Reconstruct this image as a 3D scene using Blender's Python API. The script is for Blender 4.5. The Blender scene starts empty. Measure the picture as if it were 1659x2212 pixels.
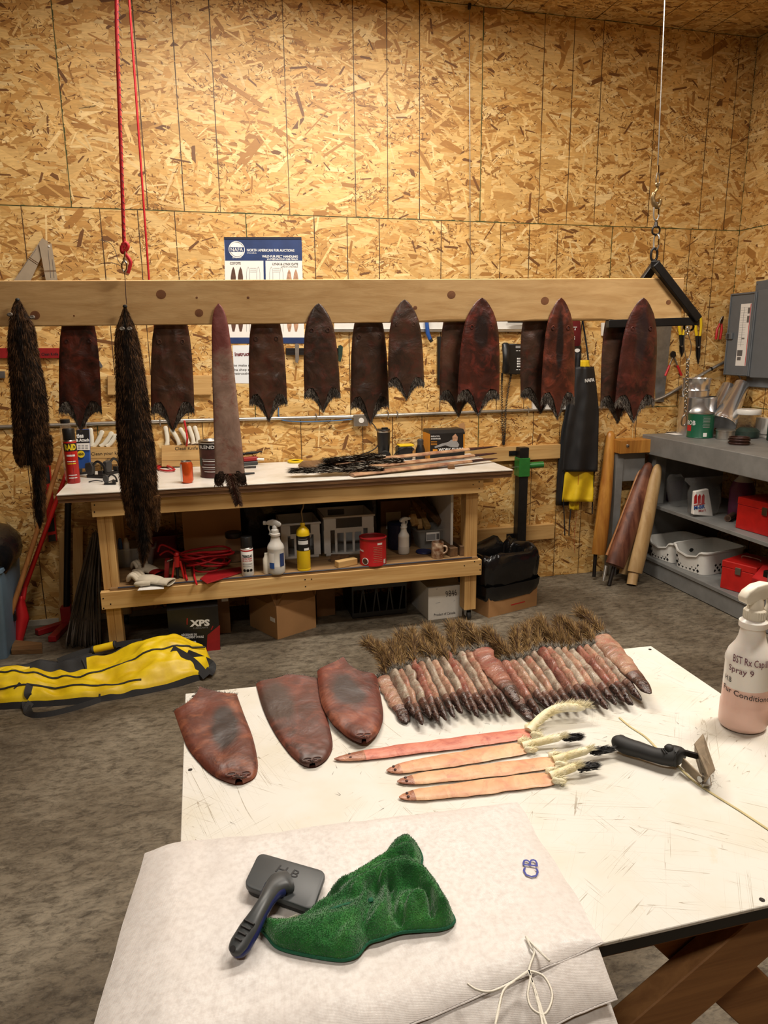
import bpy, bmesh, math, random
import numpy as np
from mathutils import Vector, Matrix, noise

random.seed(7)
rng = np.random.default_rng(7)
sc = bpy.context.scene
COL = sc.collection
PI = math.pi

# ------------------------------------------------------------------ camera
CAM = Vector((0.60197, -4.5977, 1.66334))
YAW, PITCH, ROLL, FPX = 0.251872, -0.226383, -0.009632, 1552.56
_f = Vector((math.sin(YAW) * math.cos(PITCH), math.cos(YAW) * math.cos(PITCH), math.sin(PITCH)))
_r = Vector((math.cos(YAW), -math.sin(YAW), 0))
_u = _r.cross(_f)
C_R = _r * math.cos(ROLL) + _u * math.sin(ROLL)
C_U = -_r * math.sin(ROLL) + _u * math.cos(ROLL)
C_F = _f
cd = bpy.data.cameras.new('camera')
cam = bpy.data.objects.new('camera', cd)
COL.objects.link(cam)
cam.matrix_world = Matrix((C_R, C_U, -C_F)).transposed().to_4x4()
cam.location = CAM
cd.sensor_fit = 'HORIZONTAL'
cd.sensor_width = 36.0
cd.lens = FPX / 1659 * 36
cd.clip_start = 0.02
sc.camera = cam

# ------------------------------------------------------------------ light and exposure
sc.view_settings.view_transform = 'Standard'
sc.view_settings.look = 'None'
sc.view_settings.gamma = 1.0
sc.view_settings.use_curve_mapping = False
sc.view_settings.exposure = 0.38
sc.cycles.max_bounces = 4
sc.cycles.diffuse_bounces = 2
sc.cycles.glossy_bounces = 2
sc.cycles.transmission_bounces = 4
sc.cycles.transparent_max_bounces = 6
wd = bpy.data.worlds.new('room_air')
sc.world = wd
wd.use_nodes = True
wd.node_tree.nodes['Background'].inputs[0].default_value = (1.0, 0.9, 0.75, 1)
wd.node_tree.nodes['Background'].inputs[1].default_value = 0.003

def ceiling_lamp(x, y, sx, sy, power, z=3.60, col=(1.0, 0.92, 0.81)):
 ld = bpy.data.lights.new('ceiling_lamp', 'AREA')
 ld.shape = 'RECTANGLE'
 ld.size, ld.size_y, ld.energy, ld.color = sx, sy, power, col
 o = bpy.data.objects.new('ceiling_lamp', ld)
 COL.objects.link(o)
 o.location = (x, y, z)
 return o

ceiling_lamp(1.35, -1.38, 2.0, 0.3, 76)
ceiling_lamp(2.45, -3.25, 0.9, 0.3, 62)
ceiling_lamp(-0.2, -5.4, 1.2, 0.3, 34)

# ------------------------------------------------------------------ geometry helpers
def ray(x, y):
 """direction through a point of the 1659x2212 photograph"""
 return C_R * ((x - 829.5) / FPX) - C_U * ((y - 1106) / FPX) + C_F

def onP(x, y, p0, n):
 d = ray(x, y)
 return CAM + d * ((Vector(p0) - CAM).dot(n) / d.dot(n))

def onY(x, y, Y=0.0):
 return onP(x, y, (0, Y, 0), Vector((0, 1, 0)))

def onX(x, y, X=0.0):
 return onP(x, y, (X, 0, 0), Vector((1, 0, 0)))

def onZ(x, y, Z=0.0):
 return onP(x, y, (0, 0, Z), Vector((0, 0, 1)))

def lerp(a, b, t):
 return a + (b - a) * t

def interp(t, pts):
 return float(np.interp(t, [q[0] for q in pts], [q[1] for q in pts]))

OFF = {}

def props(o, label=None, cat=None, group=None, kind=None):
 if label: o['label'] = label
 if cat: o['category'] = cat
 if group: o['group'] = group
 if kind: o['kind'] = kind
 return o

def thing(name, label, cat, loc=(0, 0, 0), rotz=0, group=None, world=False, rot=None, kind=None):
 """an Empty at the base of a thing; world=True: its parts are given in world coordinates"""
 o = bpy.data.objects.new(name, None)
 COL.objects.link(o)
 o.location = loc
 o.rotation_euler = rot if rot else (0, 0, rotz)
 o.empty_display_size = 0.05
 props(o, label, cat, group, kind or 'thing')
 if world:
  OFF[o.name] = Vector(loc)
 return o

class MB:
 def __init__(self):
  self.v, self.f = [], []

 def add(self, vs, fs):
  b = len(self.v)
  self.v += [tuple(q) for q in vs]
  self.f += [tuple(i + b for i in q) for q in fs]
  return self

 def box(self, x0, x1, y0, y1, z0, z1):
  return self.hexa([(x0, y0, z0), (x1, y0, z0), (x1, y1, z0), (x0, y1, z0),
       (x0, y0, z1), (x1, y0, z1), (x1, y1, z1), (x0, y1, z1)])

 def hexa(self, c):
  return self.add(c, [(3, 2, 1, 0), (4, 5, 6, 7), (0, 1, 5, 4), (1, 2, 6, 5), (2, 3, 7, 6), (3, 0, 4, 7)])

 def bar(self, a, b, w, h, up=(0, 0, 1)):
  """rectangular bar from a to b; w across, h along up"""
  a, b = Vector(a), Vector(b)
  d = (b - a).normalized()
  s = d.cross(Vector(up)).normalized()
  u = s.cross(d)
  c = []
  for p in (a, b):
   c += [p - s * w / 2 - u * h / 2, p + s * w / 2 - u * h / 2, p + s * w / 2 + u * h / 2, p - s * w / 2 + u * h / 2]
  return self.hexa(c)

 def prism(self, pts, off):
  pts = [Vector(p) for p in pts]
  n = len(pts)
  off = Vector(off)
  vs = pts + [p + off for p in pts]
  fs = [tuple(range(n - 1, -1, -1)), tuple(range(n, 2 * n))]
  fs += [(i, (i + 1) % n, n + (i + 1) % n, n + i) for i in range(n)]
  return self.add(vs, fs)

 def loft(self, rings, cap=True, closed=False):
  n = len(rings[0])
  vs = [p for r in rings for p in r]
  m = len(rings)
  fs = []
  for k in range(m if closed else m - 1):
   k2 = (k + 1) % m
   fs += [(k * n + i, k * n + (i + 1) % n, k2 * n + (i + 1) % n, k2 * n + i) for i in range(n)]
  if cap and not closed:
   fs += [tuple(range(n - 1, -1, -1)), tuple((m - 1) * n + i for i in range(n))]
  return self.add(vs, fs)

 def tube(self, pts, r, n=8, closed=False, flat=1.0):
  pts = [Vector(p) for p in pts]
  m = len(pts)
  rr = r if isinstance(r, (list, tuple)) else [r] * m
  rings = []
  prev = None
  for i, p in enumerate(pts):
   if closed:
    d = pts[(i + 1) % m] - pts[i - 1]
   else:
    d = pts[min(i + 1, m - 1)] - pts[max(i - 1, 0)]
   d = d.normalized() if d.length > 1e-9 else Vector((0, 0, 1))
   if prev is None:
    s = d.cross(Vector((0, 0, 1)))
    if s.length < 1e-3:
     s = d.cross(Vector((0, 1, 0)))
   else:
    s = prev - d * prev.dot(d)
   s = s.normalized()
   prev = s
   u = s.cross(d)
   rings.append([p + (s * math.cos(2 * PI * k / n) + u * math.sin(2 * PI * k / n) * flat) * rr[i] for k in range(n)])
  return self.loft(rings, closed=closed)

 def lathe(self, prof, c=(0, 0, 0), n=24, axis=None, sx=1.0, sy=1.0):
  """prof: (radius, height) pairs, bottom to top"""
  c = Vector(c)
  q = Vector((0, 0, 1)).rotation_difference(Vector(axis)) if axis is not None else None
  rings = []
  for r, z in prof:
   ring = []
   for k in range(n):
    p = Vector((r * math.cos(2 * PI * k / n) * sx, r * math.sin(2 * PI * k / n) * sy, z))
    ring.append(c + (q @ p if q else p))
   rings.append(ring)
  return self.loft(rings)

 def grid(self, fn, nu, nv, flip=False):
  vs = [fn(i / nu, j / nv) for j in range(nv + 1) for i in range(nu + 1)]
  w = nu + 1
  fs = [(j * w + i, j * w + i + 1, (j + 1) * w + i + 1, (j + 1) * w + i) for j in range(nv) for i in range(nu)]
  if flip:
   fs = [q[::-1] for q in fs]
  return self.add(vs, fs)

 def build(self, name, mat, parent=None, smooth=None, bevel=0, label=None, cat=None, group=None, kind=None, recalc=True, seg=1, origin=None):
  V = np.array([tuple(q) for q in self.v], float)
  if parent is not None:
   off = OFF.get(parent.name)
  else:
   lo, hi = V.min(0), V.max(0)
   off = Vector(origin) if origin is not None else Vector(((lo[0] + hi[0]) / 2, (lo[1] + hi[1]) / 2, lo[2]))
  if off is not None:
   V = V - np.array(off)
  me = bpy.data.meshes.new(name)
  me.from_pydata(V.tolist(), [], self.f)
  if recalc or bevel:
   bm = bmesh.new()
   bm.from_mesh(me)
   if recalc:
    bmesh.ops.recalc_face_normals(bm, faces=bm.faces[:])
   if bevel:
    es = [e for e in bm.edges if len(e.link_faces) == 2 and e.calc_face_angle(0) > 0.5]
    bmesh.ops.bevel(bm, geom=es, offset=bevel, segments=seg, profile=0.5, affect='EDGES', clamp_overlap=True)
   bm.to_mesh(me)
   bm.free()
  if smooth is not None:
   me.shade_smooth()
   me.set_sharp_from_angle(angle=math.radians(smooth))
  o = bpy.data.objects.new(name, me)
  COL.objects.link(o)
  me.materials.append(MAT(mat))
  if parent is not None:
   o.parent = parent
   if off is not None:
    OFF[o.name] = off
  else:
   o.location = off
   OFF[o.name] = off
  return props(o, label, cat, group, kind or ('thing' if cat else None))

def struct(o):
 o['kind'] = 'structure'
 return o

def dup(root, loc, rotz=None, label=None, group=None):
 """a copy of a thing with copies of its parts and sub-parts"""
 r = root.copy()
 COL.objects.link(r)
 r.location = loc
 if rotz is not None:
  r.rotation_euler[2] = rotz
 if label: r['label'] = label
 if group: r['group'] = group
 for ch in list(root.children):
  c = ch.copy()
  COL.objects.link(c)
  c.parent = r
  for g in list(ch.children):
   d = g.copy()
   COL.objects.link(d)
   d.parent = c
 return r

def text(s, at, right, up, size, mat, parent, bend=None, name='lettering', align='LEFT', sx=1.0, shear=0.0, ext=0.0004, bold=0.0):
 """raised or printed lettering; bend(p) maps (x, y, z) of the flat text to world"""
 fd = bpy.data.curves.new('t', 'FONT')
 fd.body, fd.size, fd.align_x, fd.shear, fd.extrude, fd.offset = s, 1.0, align, shear, 0, bold
 fd.resolution_u = 2
 t = bpy.data.objects.new('t', fd)
 COL.objects.link(t)
 bpy.context.view_layer.update()
 me = bpy.data.meshes.new_from_object(t.evaluated_get(bpy.context.evaluated_depsgraph_get()))
 bpy.data.objects.remove(t)
 at, right, up = Vector(at), Vector(right).normalized(), Vector(up).normalized()
 n = right.cross(up)
 off = OFF.get(parent.name, Vector((0, 0, 0)))
 for v in me.vertices:
  p = v.co
  if bend:
   v.co = bend(p.x * size * sx, p.y * size) - off
  else:
   v.co = at + right * (p.x * size * sx) + up * (p.y * size) + n * ext - off
 me.materials.clear()
 me.materials.append(MAT(mat))
 o = bpy.data.objects.new(name, me)
 COL.objects.link(o)
 o.parent = parent
 OFF[o.name] = off
 return o

def strands(name, roots, dirs, lens, width, mat, parent, kind='stuff', bend=None, droop=0.0, seg=2, jitter=0.25):
 """fur: one thin tapering strip for each hair, as one part"""
 n = len(roots)
 R = np.asarray(roots, float)
 D = np.asarray(dirs, float)
 D = D + rng.normal(0, jitter, D.shape)
 D /= np.linalg.norm(D, axis=1)[:, None] + 1e-9
 L = np.asarray(lens, float) * rng.uniform(0.7, 1.25, n)
 side = np.cross(D, rng.normal(0, 1, (n, 3)))
 side /= np.linalg.norm(side, axis=1)[:, None] + 1e-9
 W = np.broadcast_to(np.asarray(width, float), (n,))
 vs = []
 for k in range(seg + 1):
  t = k / seg
  c = R + D * (L * t)[:, None]
  c[:, 2] -= droop * L * t * t
  if bend is not None:
   c = c + np.asarray(bend) * (t * t)
  w = (W * (1 - t) * 0.5)[:, None]
  if k < seg:
   vs += [c - side * w, c + side * w]
  else:
   vs += [c]
 V = np.stack(vs, 1).reshape(-1, 3)
 per = 2 * seg + 1
 off = OFF.get(parent.name)
 if off is not None:
  V = V - np.array(off)
 fs = []
 for k in range(seg - 1):
  fs.append((2 * k, 2 * k + 1, 2 * k + 3, 2 * k + 2))
 F4 = np.array(fs)
 tri = np.array([2 * (seg - 1), 2 * (seg - 1) + 1, 2 * seg])
 faces = []
 base = np.arange(n) * per
 if len(F4):
  for q in F4:
   faces += (base[:, None] + q[None]).tolist()
 faces += (base[:, None] + tri[None]).tolist()
 me = bpy.data.meshes.new(name)
 me.from_pydata(V.tolist(), [], faces)
 me.shade_smooth()
 me.materials.append(MAT(mat))
 o = bpy.data.objects.new(name, me)
 COL.objects.link(o)
 o.parent = parent
 if off is not None:
  OFF[o.name] = off
 o['kind'] = kind
 return o

def smooth_path(pts, n=6, closed=False):
 """Catmull-Rom through the points"""
 P = [Vector(p) for p in pts]
 m = len(P)
 out = []
 rngk = range(m) if closed else range(m - 1)
 for i in rngk:
  g = (lambda k: P[k % m]) if closed else (lambda k: P[min(max(k, 0), m - 1)])
  p0, p1, p2, p3 = g(i - 1), g(i), g(i + 1), g(i + 2)
  for k in range(n):
   t = k / n
   out.append(0.5 * ((2 * p1) + (p2 - p0) * t + (2 * p0 - 5 * p1 + 4 * p2 - p3) * t * t + (3 * p1 - p0 - 3 * p2 + p3) * t ** 3))
 if not closed:
  out.append(P[-1].copy())
 return out

# ------------------------------------------------------------------ materials
def srgb(h):
 """sRGB 0-255 triple to linear"""
 return tuple((c / 255 / 12.92) if c / 255 <= 0.04045 else ((c / 255 + 0.055) / 1.055) ** 2.4 for c in h)

class NT:
 def __init__(self, name):
  self.m = bpy.data.materials.new(name)
  self.m.use_nodes = True
  self.t = self.m.node_tree
  self.b = self.t.nodes['Principled BSDF']

 def n(self, kind, **kw):
  q = self.t.nodes.new('ShaderNode' + kind)
  for k, v in kw.items():
   setattr(q, k, v)
  return q

 def put(self, sock, v):
  if hasattr(v, 'links'):
   self.t.links.new(v, sock)
  elif isinstance(v, (tuple, list)) and len(v) == 3 and sock.type == 'RGBA':
   sock.default_value = (*v, 1)
  else:
   sock.default_value = v

 def math(self, op, a, b=0.0, c=None):
  q = self.n('Math', operation=op)
  self.put(q.inputs[0], a)
  self.put(q.inputs[1], b)
  if c is not None:
   self.put(q.inputs[2], c)
  return q.outputs[0]

 def mix(self, fac, a, b, mode='MIX'):
  q = self.n('MixRGB', blend_type=mode)
  self.put(q.inputs[0], fac)
  self.put(q.inputs[1], a)
  self.put(q.inputs[2], b)
  return q.outputs[0]

 def coord(self, kind='Object', scale=(1, 1, 1), loc=(0, 0, 0), rot=(0, 0, 0)):
  if kind == 'World':
   s = self.n('NewGeometry').outputs['Position']
  else:
   s = self.n('TexCoord').outputs[kind]
  if scale == (1, 1, 1) and loc == (0, 0, 0) and rot == (0, 0, 0):
   return s
  q = self.n('Mapping')
  self.put(q.inputs['Vector'], s)
  q.inputs['Scale'].default_value = scale
  q.inputs['Location'].default_value = loc
  q.inputs['Rotation'].default_value = rot
  return q.outputs[0]

 def noise(self, vec, scale=5, detail=4, rough=0.55, dist=0.0, out=0):
  q = self.n('TexNoise')
  self.put(q.inputs['Vector'], vec)
  q.inputs['Scale'].default_value = scale
  q.inputs['Detail'].default_value = detail
  q.inputs['Roughness'].default_value = rough
  q.inputs['Distortion'].default_value = dist
  return q.outputs[out]

 def ramp(self, fac, stops, interp='LINEAR'):
  q = self.n('ValToRGB')
  q.color_ramp.interpolation = interp
  e = q.color_ramp.elements
  while len(e) < len(stops):
   e.new(0.5)
  for k, (p, c) in enumerate(stops):
   e[k].position = p
   c = (c, c, c) if isinstance(c, (int, float)) else c
   e[k].color = (*c, 1)
  self.put(q.inputs[0], fac)
  return q.outputs[0]

 def bump(self, h, strength=0.3, dist=0.01):
  q = self.n('Bump')
  q.inputs['Strength'].default_value = strength
  q.inputs['Distance'].default_value = dist
  self.put(q.inputs['Height'], h)
  self.put(self.b.inputs['Normal'], q.outputs[0])

 def end(self, col=None, rough=0.5, metal=0.0, spec=0.5, coat=0.0, **kw):
  if col is not None:
   self.put(self.b.inputs['Base Color'], col)
  self.put(self.b.inputs['Roughness'], rough)
  self.put(self.b.inputs['Metallic'], metal)
  self.put(self.b.inputs['Specular IOR Level'], spec)
  if coat:
   self.b.inputs['Coat Weight'].default_value = coat
   self.b.inputs['Coat Roughness'].default_value = kw.pop('coat_rough', 0.2)
  for k, v in kw.items():
   self.put(self.b.inputs[k.replace('_', ' ')], v)
  return self.m

MATS = {}
MAKERS = {}

def MAT(name):
 if name not in MATS:
  MATS[name] = MAKERS[name](name)
 return MATS[name]

def plain(name, col, rough=0.5, metal=0.0, var=0.15, scale=20, bump=0.0, bscale=60, stretch=(1, 1, 1), spec=0.5, coat=0.0, col2=None, **kw):
 """a plain surface with faint mottling and optional fine relief"""
 def mk(nm):
  k = NT(nm)
  c = srgb(col)
  d = srgb(col2) if col2 else tuple(x * (1 - var) for x in c)
  v = k.coord('Object', scale=stretch)
  f = k.noise(v, scale, 4, 0.6)
  f = k.ramp(f, [(0.35, 0.0), (0.65, 1.0)])
  if bump:
   k.bump(k.noise(v, bscale, 3, 0.6), bump, 0.004)
  return k.end(k.mix(f, c, d), rough, metal, spec, coat, **kw)
 MAKERS[name] = mk

def lumber(name, light, dark, axis=0, grain=1.0, rough=0.62, blot=0.35, coat=0.0):
 def mk(nm):
  k = NT(nm)
  st = [34 * grain] * 3
  st[axis] = 1.6
  v = k.coord('Object', scale=tuple(st))
  a = k.noise(v, 1.0, 5, 0.6, 0.6)
  st2 = [5.0] * 3
  st2[axis] = 0.8
  b = k.noise(k.coord('Object', scale=tuple(st2), loc=(3, 1, 2)), 1.2, 3, 0.5, 1.2)
  fine = [260.0] * 3
  fine[axis] = 6
  c = k.noise(k.coord('Object', scale=tuple(fine)), 1.0, 2, 0.5)
  f = k.ramp(a, [(0.36, 0.0), (0.68, 1.0)])
  col = k.mix(f, srgb(light), srgb(dark))
  col = k.mix(k.math('MULTIPLY', k.ramp(b, [(0.45, 0.0), (0.75, 1.0)]), blot), col, tuple(x * 0.55 for x in srgb(dark)))
  col = k.mix(k.math('MULTIPLY', c, 0.25), col, tuple(x * 0.7 for x in srgb(dark)))
  k.bump(c, 0.12, 0.002)
  return k.end(col, rough, coat=coat)
 MAKERS[name] = mk

def mk_osb(nm, light=1.0):
 """strand board: each flake carries its own tint (attribute), the material adds grain"""
 k = NT(nm)
 at = k.n('Attribute', attribute_name='tint')
 v = k.coord('Object', scale=(22, 120, 120))
 g = k.noise(v, 1.0, 2, 0.6)
 col = k.mix(k.math('MULTIPLY', k.ramp(g, [(0.35, 0.0), (0.7, 1.0)]), 0.30), at.outputs['Color'], srgb((150, 100, 44)))
 if light != 1.0:
  col = k.mix(1.0, col, (light, light, light), 'MULTIPLY')
 return k.end(col, 0.48, spec=0.5)

MAKERS['osb'] = mk_osb
MAKERS['osb_far'] = lambda nm: mk_plainwood(nm)

def mk_plainwood(nm):
 k = NT(nm)
 g = k.noise(k.coord('Object', scale=(6, 6, 14)), 1.0, 2, 0.6)
 return k.end(k.ramp(g, [(0.35, srgb((170, 118, 56))), (0.65, srgb((222, 176, 108)))]), 0.6)

def mk_concrete(nm):
 k = NT(nm)
 v = k.coord('World')
 a = k.noise(v, 1.3, 4, 0.62, 0.6)
 b = k.noise(k.coord('World', scale=(1, 2.0, 1), rot=(0, 0, 0.5)), 13, 6, 0.74, 0.35)
 c = k.noise(v, 70, 3, 0.6)
 e = k.noise(k.coord('World', scale=(1, 2.4, 1), rot=(0, 0, -0.25)), 24, 5, 0.74, 0.9)
 col = k.ramp(a, [(0.30, srgb((88, 78, 64))), (0.48, srgb((116, 105, 88))), (0.66, srgb((146, 136, 118)))])
 st = k.ramp(b, [(0.36, 0.95), (0.50, 0.30), (0.60, 0.0)])
 col = k.mix(k.math('MULTIPLY', st, 0.75), col, srgb((50, 42, 33)))
 col = k.mix(k.ramp(c, [(0.55, 0.0), (0.75, 0.3)]), col, srgb((140, 131, 117)))
 col = k.mix(k.ramp(e, [(0.36, 0.55), (0.49, 0.0)]), col, srgb((48, 40, 30)))
 col = k.mix(k.ramp(e, [(0.58, 0.0), (0.72, 0.25)]), col, srgb((146, 135, 116)))
 k.bump(b, 0.3, 0.01)
 return k.end(col, k.math('MULTIPLY_ADD', b, 0.35, 0.42), spec=0.4)

MAKERS['concrete'] = mk_concrete

def mk_board(nm, base=(220, 217, 209), scr=1.0):
 """white coated table top: knife scratches in many directions, yellowed stains"""
 k = NT(nm)
 v = k.coord('World')
 col = k.mix(k.ramp(k.noise(v, 6, 4, 0.6), [(0.42, 0.0), (0.72, 1.0)]), srgb(base), srgb((212, 206, 190)))
 col = k.mix(k.ramp(k.noise(v, 14, 5, 0.7, 0.8), [(0.62, 0.0), (0.80, 0.4)]), col, srgb((200, 186, 142)))
 tot = None
 for i, ang in enumerate((0.35, 0.70, 2.2, 2.6, 1.3)):
  q = k.coord('World', scale=(1.0, 1.0, 1.0), rot=(0, 0, ang), loc=(i * 1.7, i * 0.6, 0))
  m = k.n('Mapping')
  k.put(m.inputs[0], q)
  m.inputs['Scale'].default_value = (1.2, 46, 1)
  f = k.noise(m.outputs[0], 1.0, 2, 0.5, 0.9)
  lin = k.math('LESS_THAN', k.math('ABSOLUTE', k.math('SUBTRACT', f, 0.5)), 0.0024)
  gate = k.ramp(k.noise(q, 3.5 + i, 3, 0.6), [(0.50, 0.0), (0.58, 1.0)])
  lin = k.math('MULTIPLY', lin, gate)
  tot = lin if tot is None else k.math('MAXIMUM', tot, lin)
 col = k.mix(k.math('MULTIPLY', tot, 0.6 * scr), col, srgb((120, 100, 66)))
 return k.end(col, 0.34, spec=0.5)

MAKERS['white_board'] = mk_board
MAKERS['bench_white'] = lambda nm: mk_board(nm, (236, 233, 226), 0.25)

def mk_hide(nm, base, dark, red, gloss=0.34, patch=None, pax=1, scale=1.0, seed=0.0, bumps=0.5, use_random=True):
 """dried skin side of a pelt: blotched, veined, wrinkled and slightly glossy; patch: dark oval on the back"""
 k = NT(nm)
 v = k.coord('Object', loc=(seed, seed * 1.7, seed * 0.6))
 if use_random:
  ad = k.n('VectorMath', operation='ADD')
  k.put(ad.inputs[0], v)
  cb = k.n('CombineXYZ')
  r = k.n('ObjectInfo').outputs['Random']
  k.put(cb.inputs[0], k.math('MULTIPLY', r, 13.0))
  k.put(cb.inputs[2], k.math('MULTIPLY', r, 29.0))
  k.put(ad.inputs[1], cb.outputs[0])
  v = ad.outputs[0]
 a = k.noise(v, 9 * scale, 4, 0.6, 0.5)
 b = k.noise(v, 17 * scale, 5, 0.65, 0.8)
 c = k.noise(v, 45 * scale, 4, 0.6, 1.0)
 col = k.mix(k.ramp(a, [(0.36, 0.0), (0.64, 1.0)]), srgb(base), srgb(dark))
 col = k.mix(k.ramp(b, [(0.50, 0.0), (0.72, 0.9)]), col, srgb(red))
 col = k.mix(k.ramp(c, [(0.60, 0.0), (0.80, 0.5)]), col, tuple(x * 0.4 for x in srgb(dark)))
 if patch:
  cx, cz, rx, rz, pc = patch
  o = k.n('SeparateXYZ')
  k.put(o.inputs[0], k.n('TexCoord').outputs['Object'])
  dx = k.math('DIVIDE', k.math('SUBTRACT', o.outputs[0], cx), rx)
  dz = k.math('DIVIDE', k.math('SUBTRACT', o.outputs[pax], cz), rz)
  dd = k.math('SQRT', k.math('ADD', k.math('MULTIPLY', dx, dx), k.math('MULTIPLY', dz, dz)))
  dd = k.math('ADD', dd, k.math('MULTIPLY', k.math('SUBTRACT', a, 0.5), 1.6))
  col = k.mix(k.ramp(dd, [(0.62, 0.92), (1.12, 0.0)]), col, srgb(pc))
 k.bump(a, bumps, 0.014)
 return k.end(col, k.math('MULTIPLY_ADD', b, 0.3, gloss - 0.1), spec=0.5, coat=0.15, coat_rough=0.3)

def hide(name, *a, **kw):
 MAKERS[name] = lambda nm: mk_hide(nm, *a, **kw)

hide('hide_dark', (78, 54, 42), (46, 33, 27), (92, 42, 30), gloss=0.3)
hide('hide_red', (92, 44, 33), (44, 27, 24), (128, 54, 38), gloss=0.3)
hide('hide_brown', (98, 66, 50), (58, 40, 31), (96, 46, 34), gloss=0.3)
hide('hide_throat', (84, 40, 31), (48, 27, 23), (122, 46, 34), gloss=0.28, patch=(0, -0.14, 0.036, 0.10, (36, 28, 28)), pax=2)
hide('hide_stripe', (94, 46, 33), (54, 30, 24), (130, 60, 40), gloss=0.28, patch=(0, -0.20, 0.020, 0.17, (28, 23, 23)), pax=2)
hide('hide_core', (78, 38, 31), (42, 25, 23), (100, 40, 32), gloss=0.28, patch=(0, -0.18, 0.035, 0.14, (46, 34, 36)), pax=2)
hide('hide_pale', (168, 140, 124), (132, 104, 90), (136, 70, 56), gloss=0.5, bumps=0.3, patch=(0, -0.05, 0.10, 0.20, (112, 48, 44)), pax=2)

def mk_fur(nm, cols, axis=2, scale=1.0, rough=0.6, spec=0.25):
 k = NT(nm)
 v = k.coord('Object')
 f = k.noise(v, 28 * scale, 4, 0.65)
 n = len(cols)
 col = k.ramp(f, [(0.32 + 0.36 * i / max(1, n - 1), srgb(c)) for i, c in enumerate(cols)])
 return k.end(col, rough, spec=spec)

def fur(name, *cols, **kw):
 MAKERS[name] = lambda nm: mk_fur(nm, cols, **kw)

fur('fur_fisher', (46, 32, 21), (80, 56, 36), (112, 80, 52), spec=0.1)
fur('fur_black', (18, 14, 12), (32, 25, 20), (52, 40, 32), spec=0.1)
fur('fur_lining', (58, 52, 47), (96, 88, 80), (144, 134, 122))
fur('fur_muskrat', (50, 36, 28), (78, 54, 40), (104, 78, 60))
fur('fur_squirrel', (84, 66, 44), (146, 114, 68), (190, 158, 104), scale=3.0)
fur('fur_squirrel_grey', (84, 80, 74), (122, 116, 106), (164, 156, 142), scale=3.0)
fur('fur_cream', (226, 210, 160), (240, 230, 196), (250, 246, 230))
fur('fur_white', (214, 204, 184), (236, 228, 210), (250, 246, 238))

lumber('beam_wood', (220, 182, 126), (194, 152, 96), 0, blot=0.18, grain=0.9)
lumber('pine_x', (222, 184, 122), (190, 144, 82), 0)
lumber('pine_y', (206, 164, 102), (174, 126, 70), 1)
lumber('pine_z', (220, 180, 118), (186, 140, 80), 2)
lumber('pine_dark_x', (150, 112, 70), (112, 80, 48), 0)
lumber('ply_face', (164, 130, 88), (128, 96, 60), 0)
lumber('old_wood_y', (130, 98, 66), (92, 66, 42), 1)
lumber('knot', (150, 98, 56), (104, 62, 34), 1, grain=0.5)
lumber('varnished_z', (204, 146, 66), (160, 98, 36), 2, grain=0.7, rough=0.35, blot=0.6)
lumber('stained_z', (150, 96, 70), (84, 42, 30), 2, grain=0.5, rough=0.5, blot=0.9)
lumber('pale_log_z', (206, 172, 122), (176, 138, 88), 2, grain=0.6, rough=0.5, blot=0.5)
lumber('handle_wood', (190, 130, 74), (150, 92, 44), 2, rough=0.45)
lumber('leg_wood', (170, 122, 72), (132, 88, 48), 0)

def mk_plyedge(nm):
 k = NT(nm)
 w = k.n('TexWave', wave_type='BANDS', bands_direction='Z')
 k.put(w.inputs['Vector'], k.coord('Object', scale=(0.05, 0.05, 1)))
 w.inputs['Scale'].default_value = 45
 w.inputs['Distortion'].default_value = 1.0
 g = k.noise(k.coord('Object', scale=(6, 6, 90)), 1.0, 3, 0.6)
 col = k.mix(w.outputs['Fac'], srgb((74, 46, 28)), srgb((150, 108, 66)))
 col = k.mix(k.math('MULTIPLY', g, 0.6), col, srgb((66, 42, 26)))
 return k.end(col, 0.65)

MAKERS['ply_edge'] = mk_plyedge

plain('dark_gap', (40, 28, 18), 0.9)
plain('grey_paint', (128, 128, 126), 0.5, var=0.22, scale=9, bump=0.05)
plain('panel_grey', (104, 108, 112), 0.42, var=0.08)
plain('steel_black', (34, 33, 34), 0.42, metal=0.4, var=0.3, bump=0.05)
plain('iron_dark', (58, 54, 52), 0.4, metal=0.8, var=0.3)
plain('steel', (176, 174, 170), 0.28, metal=1.0, var=0.2)
plain('galvanised', (196, 194, 188), 0.34, metal=0.9, var=0.2)
plain('stainless', (228, 228, 230), 0.2, metal=0.9, var=0.06)
plain('chrome', (224, 222, 218), 0.1, metal=1.0, var=0.05)
plain('brass', (150, 128, 92), 0.34, metal=0.8)
plain('saw_steel', (150, 154, 158), 0.34, metal=0.8, var=0.25)
plain('black_plastic', (24, 24, 25), 0.4, var=0.3)
plain('black_rubber', (30, 30, 30), 0.62, var=0.3)
plain('dark_plastic', (62, 62, 62), 0.45, var=0.2)
plain('charcoal_plastic', (66, 70, 72), 0.42, var=0.1)
plain('navy_plastic', (30, 40, 92), 0.35, var=0.1)
plain('white_plastic', (232, 230, 224), 0.36, var=0.05)
plain('grey_white_plastic', (206, 204, 200), 0.4, var=0.06)
plain('cream_plastic', (232, 224, 206), 0.4, var=0.06)
plain('knife_white', (236, 230, 212), 0.4, var=0.08)
plain('red_paint', (190, 30, 26), 0.36, var=0.2)
plain('red_dark', (150, 26, 30), 0.42, var=0.2)
plain('red_plastic', (196, 34, 38), 0.4, var=0.14)
plain('maroon', (110, 24, 34), 0.5, var=0.15)
plain('orange_can', (226, 92, 36), 0.24, metal=0.45, var=0.2)
plain('yellow_paint', (236, 200, 26), 0.36, var=0.06)
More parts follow.
